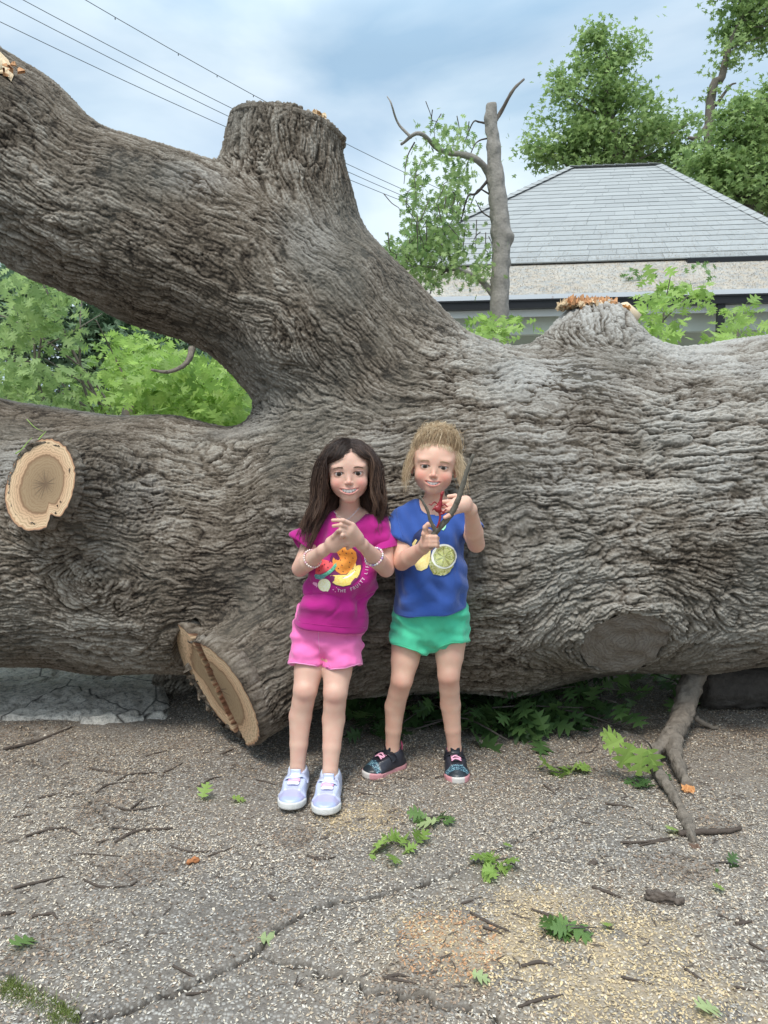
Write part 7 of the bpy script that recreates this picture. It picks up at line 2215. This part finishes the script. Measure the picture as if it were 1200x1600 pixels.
# twigs traced from the photograph
TW = simple('twig_bark', (0.085, 0.065, 0.052), .9, .4, 90, .6, .003)
def twig(pts_, r0, label=None, group='dark twigs scattered over the pavement', cat='twig', mat=None, r1=None):
    q = np.array([G(x, y) for x, y in pts_]); q[:, 2] = ground_z(q[:, 0], q[:, 1]) + r0 * .9
    p_ = catmull(q, 5)
    V_, F_ = tube(p_, [r0, r0 * 1.05, (r1 or r0 * .45)], 7, wob=.14, seed=int(pts_[0][0]))
    o = mobj('twig', V_, F_, mat or TW, None, origin=q.mean(0)); tag(o, label , cat, group)
    return o
small = [[(40, 1312), (75, 1302), (105, 1296)], [(95, 1296), (112, 1300), (125, 1306)], [(22, 1392), (60, 1383), (100, 1373)], [(130, 1377), (160, 1388), (205, 1388)], [(205, 1386), (215, 1380)], [(170, 1262), (205, 1268), (250, 1256)],
         [(205, 1266), (225, 1250)], [(150, 1240), (170, 1228), (215, 1222)], [(185, 1222), (205, 1212), (245, 1205)], [(115, 1337), (140, 1335), (190, 1338)], [(175, 1292), (200, 1296), (235, 1300)], [(265, 1320), (300, 1326), (330, 1324)], [(325, 1332), (350, 1325), (365, 1320)],
         [(2, 1437), (25, 1430)], [(50, 1437), (80, 1431), (90, 1440)], [(195, 1235), (215, 1237)], [(140, 1200), (160, 1204), (185, 1212)], [(255, 1205), (270, 1200), (285, 1192)], [(228, 1182), (262, 1172)], [(270, 1515), (300, 1528), (320, 1530)],
         [(290, 1556), (310, 1553), (330, 1548)], [(600, 1525), (620, 1520), (640, 1522)], [(830, 1420), (860, 1426), (895, 1438)], [(755, 1449), (775, 1456), (785, 1460)], [(925, 1387), (950, 1396), (970, 1404)], [(815, 1512), (840, 1508), (865, 1513)],
         [(1070, 1515), (1085, 1525), (1100, 1535)], [(970, 1530), (995, 1536), (1020, 1545)], [(1000, 1325), (1030, 1320), (1060, 1318)], [(1150, 1448), (1175, 1445)], [(900, 1285), (925, 1292)], [(875, 1430), (890, 1440)], [(810, 1575), (845, 1566), (880, 1558)],
         [(600, 1523), (625, 1527), (655, 1533)], [(945, 1260), (990, 1268)], [(680, 1222), (720, 1214)], [(905, 1175), (925, 1172), (935, 1160)], [(1150, 1545), (1175, 1550)], [(850, 1228), (865, 1243)], [(1170, 1475), (1195, 1487)], [(720, 1410), (740, 1404)], [(480, 1338), (500, 1344), (525, 1340)], [(150, 1318), (185, 1312)], [(60, 1250), (90, 1245)], [(20, 1280), (50, 1275)], [(400, 1215), (430, 1222)], [(310, 1228), (330, 1215), (345, 1210)], [(560, 1240), (600, 1250)], [(420, 1400), (430, 1408)], [(345, 1180), (365, 1172)], [(870, 1125), (905, 1160)]]
rr2 = np.random.default_rng(17)
marks = [('the lone dark leaf', 35, 1484), ('the orange wood chip', 302, 1346), ('the upright green leaf', 320, 1245), ('the lavender shoes', 485, 1262), ('the fork in the pavement cracks', 418, 1480), ('the big leaf heap', 618, 1330), ('the middle leaf cluster', 773, 1357), ('the sawdust leaf cluster', 880, 1457), ('the chunk of bark', 1040, 1410), ('the frayed branch end', 1088, 1322), ('the black shoes', 650, 1215), ('the mossy crack', 60, 1570), ('the pale strip of pavement', 110, 1100), ('the bottom right leaf', 1104, 1587), ('the sawn low stub', 352, 1150), ('the leaf cluster with the pale chip', 872, 1207), ('the hanging oak sprig', 980, 1170)]
lab_of = {}
for i, p_ in enumerate(small):
    q = np.array(p_, float); c_ = q.mean(0); ln_ = np.hypot(*(q[-1] - q[0]))
    d_ = [(np.hypot(c_[0] - m_[1], (c_[1] - m_[2]) * 1.6), m_) for m_ in marks]; dist, mk = min(d_, key=lambda t: t[0])
    dx, dy = c_[0] - mk[1], (c_[1] - mk[2]) * 1.6
    rel = ('left of' if dx < 0 else 'right of') if abs(dx) > 1.6 * abs(dy) else (('above' if dy < 0 else 'below') if abs(dy) > 1.6 * abs(dx) else ('up and ' if dy < 0 else 'down and ') + ('left from' if dx < 0 else 'right from'))
    kind_ = 'crooked' if len(p_) > 2 and abs(np.cross(q[1] - q[0], q[-1] - q[1])) > 90 else 'straight'
    base_ = ('short' if ln_ < 28 else 'long' if ln_ > 60 else 'thin') + ' ' + kind_ + ' dark twig ' + rel + ' ' + mk[0]
    lab_of.setdefault(base_, []).append((dist, i))
labs = {}
for b_, l_ in lab_of.items():
    l_.sort()
    for j, (_, i) in enumerate(l_): labs[i] = b_ if len(l_) == 1 else b_ + [', nearest of them', ', second nearest of them', ', third nearest of them', ', farthest of them', ', beyond all the others'][min(j, 4)]
for i, p_ in enumerate(small): twig(p_, rr2.uniform(.0022, .0040), labs[i])
twig([(180, 1318), (215, 1300), (270, 1295)], .0045, 'long wavy twig among the litter left of the girl in pink')
twig([(816, 1576), (850, 1563), (878, 1557)], .0055, 'thickest short twig at the bottom right of the pavement') if False else None
twig([(1060, 1314), (1090, 1310), (1130, 1306), (1158, 1303)], .0085, 'thick dark stick just right of the frayed end of the branch', None, 'stick', r1=.005)
twig([(5, 1172), (60, 1158), (112, 1140)], .006, 'long dark twig at the left edge near the pale strip of pavement')
twig([(970, 1322), (1010, 1320), (1050, 1316)], .0035, 'slender twig left of the frayed end of the branch')
twig([(735, 1425), (760, 1440), (795, 1455)], .0035, 'twig beside the sawdust patch')
# chunk of bark and chips
def chunk(px, py, L_, W_, H_, ang, mat, label, cat, name, seed):
    r_ = np.random.default_rng(seed); c_ = G(px, py)
    pr_ = [Cap((-.5 * L_, 0, H_ * .45), (.15 * L_, .02 * L_, H_ * .5), H_ * .5, H_ * .55, k=.006, sc=(1, W_ / H_ * .6, 1)), Cap((.1 * L_, 0, H_ * .4), (.5 * L_, -.1 * L_, H_ * .35), H_ * .45, H_ * .3, k=.006, sc=(1, W_ / H_ * .6, 1))]
    ax = axis_grid([(-L_ * .9, L_ * .9, .0035)]); az = axis_grid([(-H_, H_ * 2, .003)])
    F_ = sdf_grid(pr_, ax, ax, az); V_, Q_ = surface_nets(F_, ax, ax, az)
    V_ = V_ + vnormals(V_, Q_) * (noise(V_ + seed, .02, 0) * .0022 + noise(V_ * (1, 3, 3), .02, 1) * .0018)[:, None]
    V_ = V_ @ rotz(ang).T + np.array([c_[0], c_[1], -.001])
    o = mobj(name, V_, Q_, mat, None, origin=c_); tag(o, label, cat)
BK2 = simple('loose_bark', (0.12, 0.095, 0.078), .95, .5, 70, 1.0, .006)
chunk(1040, 1410, .070, .030, .028, R(-12), BK2, 'rough brown chunk of bark lying right of the sawdust', 'bark', 'bark_chunk', 1)
chunk(926, 1350, .024, .014, .012, R(20), BK2, 'small dark lump of bark below the crooked branch', 'bark', 'bark_chunk', 2)
chunk(302, 1346, .026, .020, .012, R(40), simple('orange_bark', (0.42, 0.17, 0.07), .8, .4, 80, .6, .003), 'small orange brown wood chip on the left of the pavement', 'wood chip', 'wood_chip', 3)
chunk(48, 1455, .012, .010, .008, 0, simple('pinkish_chip', (0.50, 0.24, 0.18), .8, .3), 'tiny pinkish chip above the lone leaf at the left', 'wood chip', 'wood_chip', 4)
chunk(49, 1287, .020, .012, .010, R(5), BK2, 'dark crumb of bark at the left among the twigs', 'bark', 'bark_chunk', 5)
# fine twig litter, uncountable
n = 1500; r_ = np.random.default_rng(33)
yy = np.sqrt(r_.uniform(1.4 ** 2, 3.2 ** 2, n)); xx = r_.uniform(-1, 1, n) * .58 * yy; k_ = noise(np.stack([xx, yy, 0 * xx], 1), .4, 2) > -.3; xx, yy = xx[k_], yy[k_]; n = len(xx)
a_ = r_.normal(0, .55, n) + (r_.uniform(0, 1, n) < .2) * 1.2; L_ = r_.uniform(.008, .035, n); R_ = r_.uniform(.0006, .0016, n)
zc = ground_z(xx, yy) + .0025
A = np.stack([xx - np.cos(a_) * L_ / 2, yy - np.sin(a_) * L_ / 2, zc], 1); B_ = np.stack([xx + np.cos(a_) * L_ / 2, yy + np.sin(a_) * L_ / 2, zc + r_.uniform(0, .003, n)], 1)
Mi = (A + B_) / 2 + r_.normal(0, .0016, (n, 3)) * (1, 1, .4)
side_ = np.stack([-np.sin(a_), np.cos(a_), 0 * a_], 1) * R_[:, None]; up_ = np.array([0, 0, 1.0]) * R_[:, None] * 1.4
V_ = np.stack([A - side_, A + side_, A + up_, Mi - side_ * 1.2, Mi + side_ * 1.2, Mi + up_ * 1.2, B_ - side_ * .5, B_ + side_ * .5, B_ + up_ * .5], 1).reshape(-1, 3)
f0 = np.array([(0, 3, 5, 2), (2, 5, 4, 1), (3, 6, 8, 5), (5, 8, 7, 4)]); F_ = (f0[None] + (np.arange(n) * 9)[:, None, None]).reshape(-1, 4)
tag(mobj('twig_litter', V_, F_, TW, smooth=False), 'tiny bits of twig and bark strewn over the pavement', 'litter', kind='stuff')
# moss and grass tufts in the crack at the bottom left
n = 2600; V_ = []; r_ = np.random.default_rng(44)
cen = [G(x, y) for x, y in ((12, 1545), (35, 1560), (60, 1572), (88, 1582), (95, 1592), (20, 1555), (100, 1600))]
c_ = np.array(cen)[r_.integers(0, len(cen), n)] + r_.normal(0, .014, (n, 3)) * (1, .8, 0)
h_ = r_.uniform(.004, .016, n); d_ = r_.normal(0, .5, (n, 3)); d_[:, 2] = 1; t_ = c_ + d_ * h_[:, None]; s_ = np.stack([r_.normal(0, 1, n), r_.normal(0, 1, n), 0 * h_], 1); s_ /= np.linalg.norm(s_, axis=1, keepdims=True); s_ *= .0011
V_ = np.stack([c_ - s_, c_ + s_, t_ + s_ * .2, t_ - s_ * .2], 1).reshape(-1, 3)
gr = mobj('grass_tufts', V_, np.arange(n * 4).reshape(-1, 4), leaf_mat('moss_green', (0.10, 0.13, 0.03), (0.20, 0.24, 0.07), .2), smooth=False); attr(gr, 'lv', np.repeat(r_.uniform(0, 1, n), 4))
tag(gr, 'short green grass and moss in the crack at the bottom left', 'grass', kind='stuff')
# blade-like green leaf lying on the limb above the left sawn face
lf = empty('green_shoot', 'narrow yellow green shoot lying across the top of the left sawn face', 'shoot', loc=tuple(P(40, 695, 2.5)))
mb = MB(); mb.tube(catmull([P(42, 655, 2.56), P(55, 668, 2.52), P(68, 674, 2.49)], 4), [.0020, .0012], 5, flat=.4).tube(catmull([P(58, 690, 2.44), P(64, 682, 2.46), P(72, 674, 2.49)], 4), [.0022, .0030, .001], 5, flat=.4).tube(catmull([P(24, 709, 2.40), P(34, 702, 2.41), P(42, 692, 2.43), P(50, 684, 2.46)], 4), [.0060, .0045, .0018], 6, flat=.35)
o = mb.obj('blade', LM_BRIGHT, lf); attr(o, 'lv', np.full(len(o.data.vertices), .9))

# bare torn patch at the tip of the raised limb, upper left
k_ = (Vd[:, 0] < -1.15) & (Vd[:, 2] > 1.8); fk = k_[Q1].all(1); bvT = bvh_of(Vd, Q1[fk])
o = print_on('bare_wood_patch', bvT, [[(-14, 78), (0, 84), (6, 89), (13, 97), (18, 108), (21, 120), (18, 128), (11, 122), (4, 116), (-14, 118)]], PALEW, tree, .006)
if o: o['label'] = 'bare orange wood where bark tore off the raised limb'
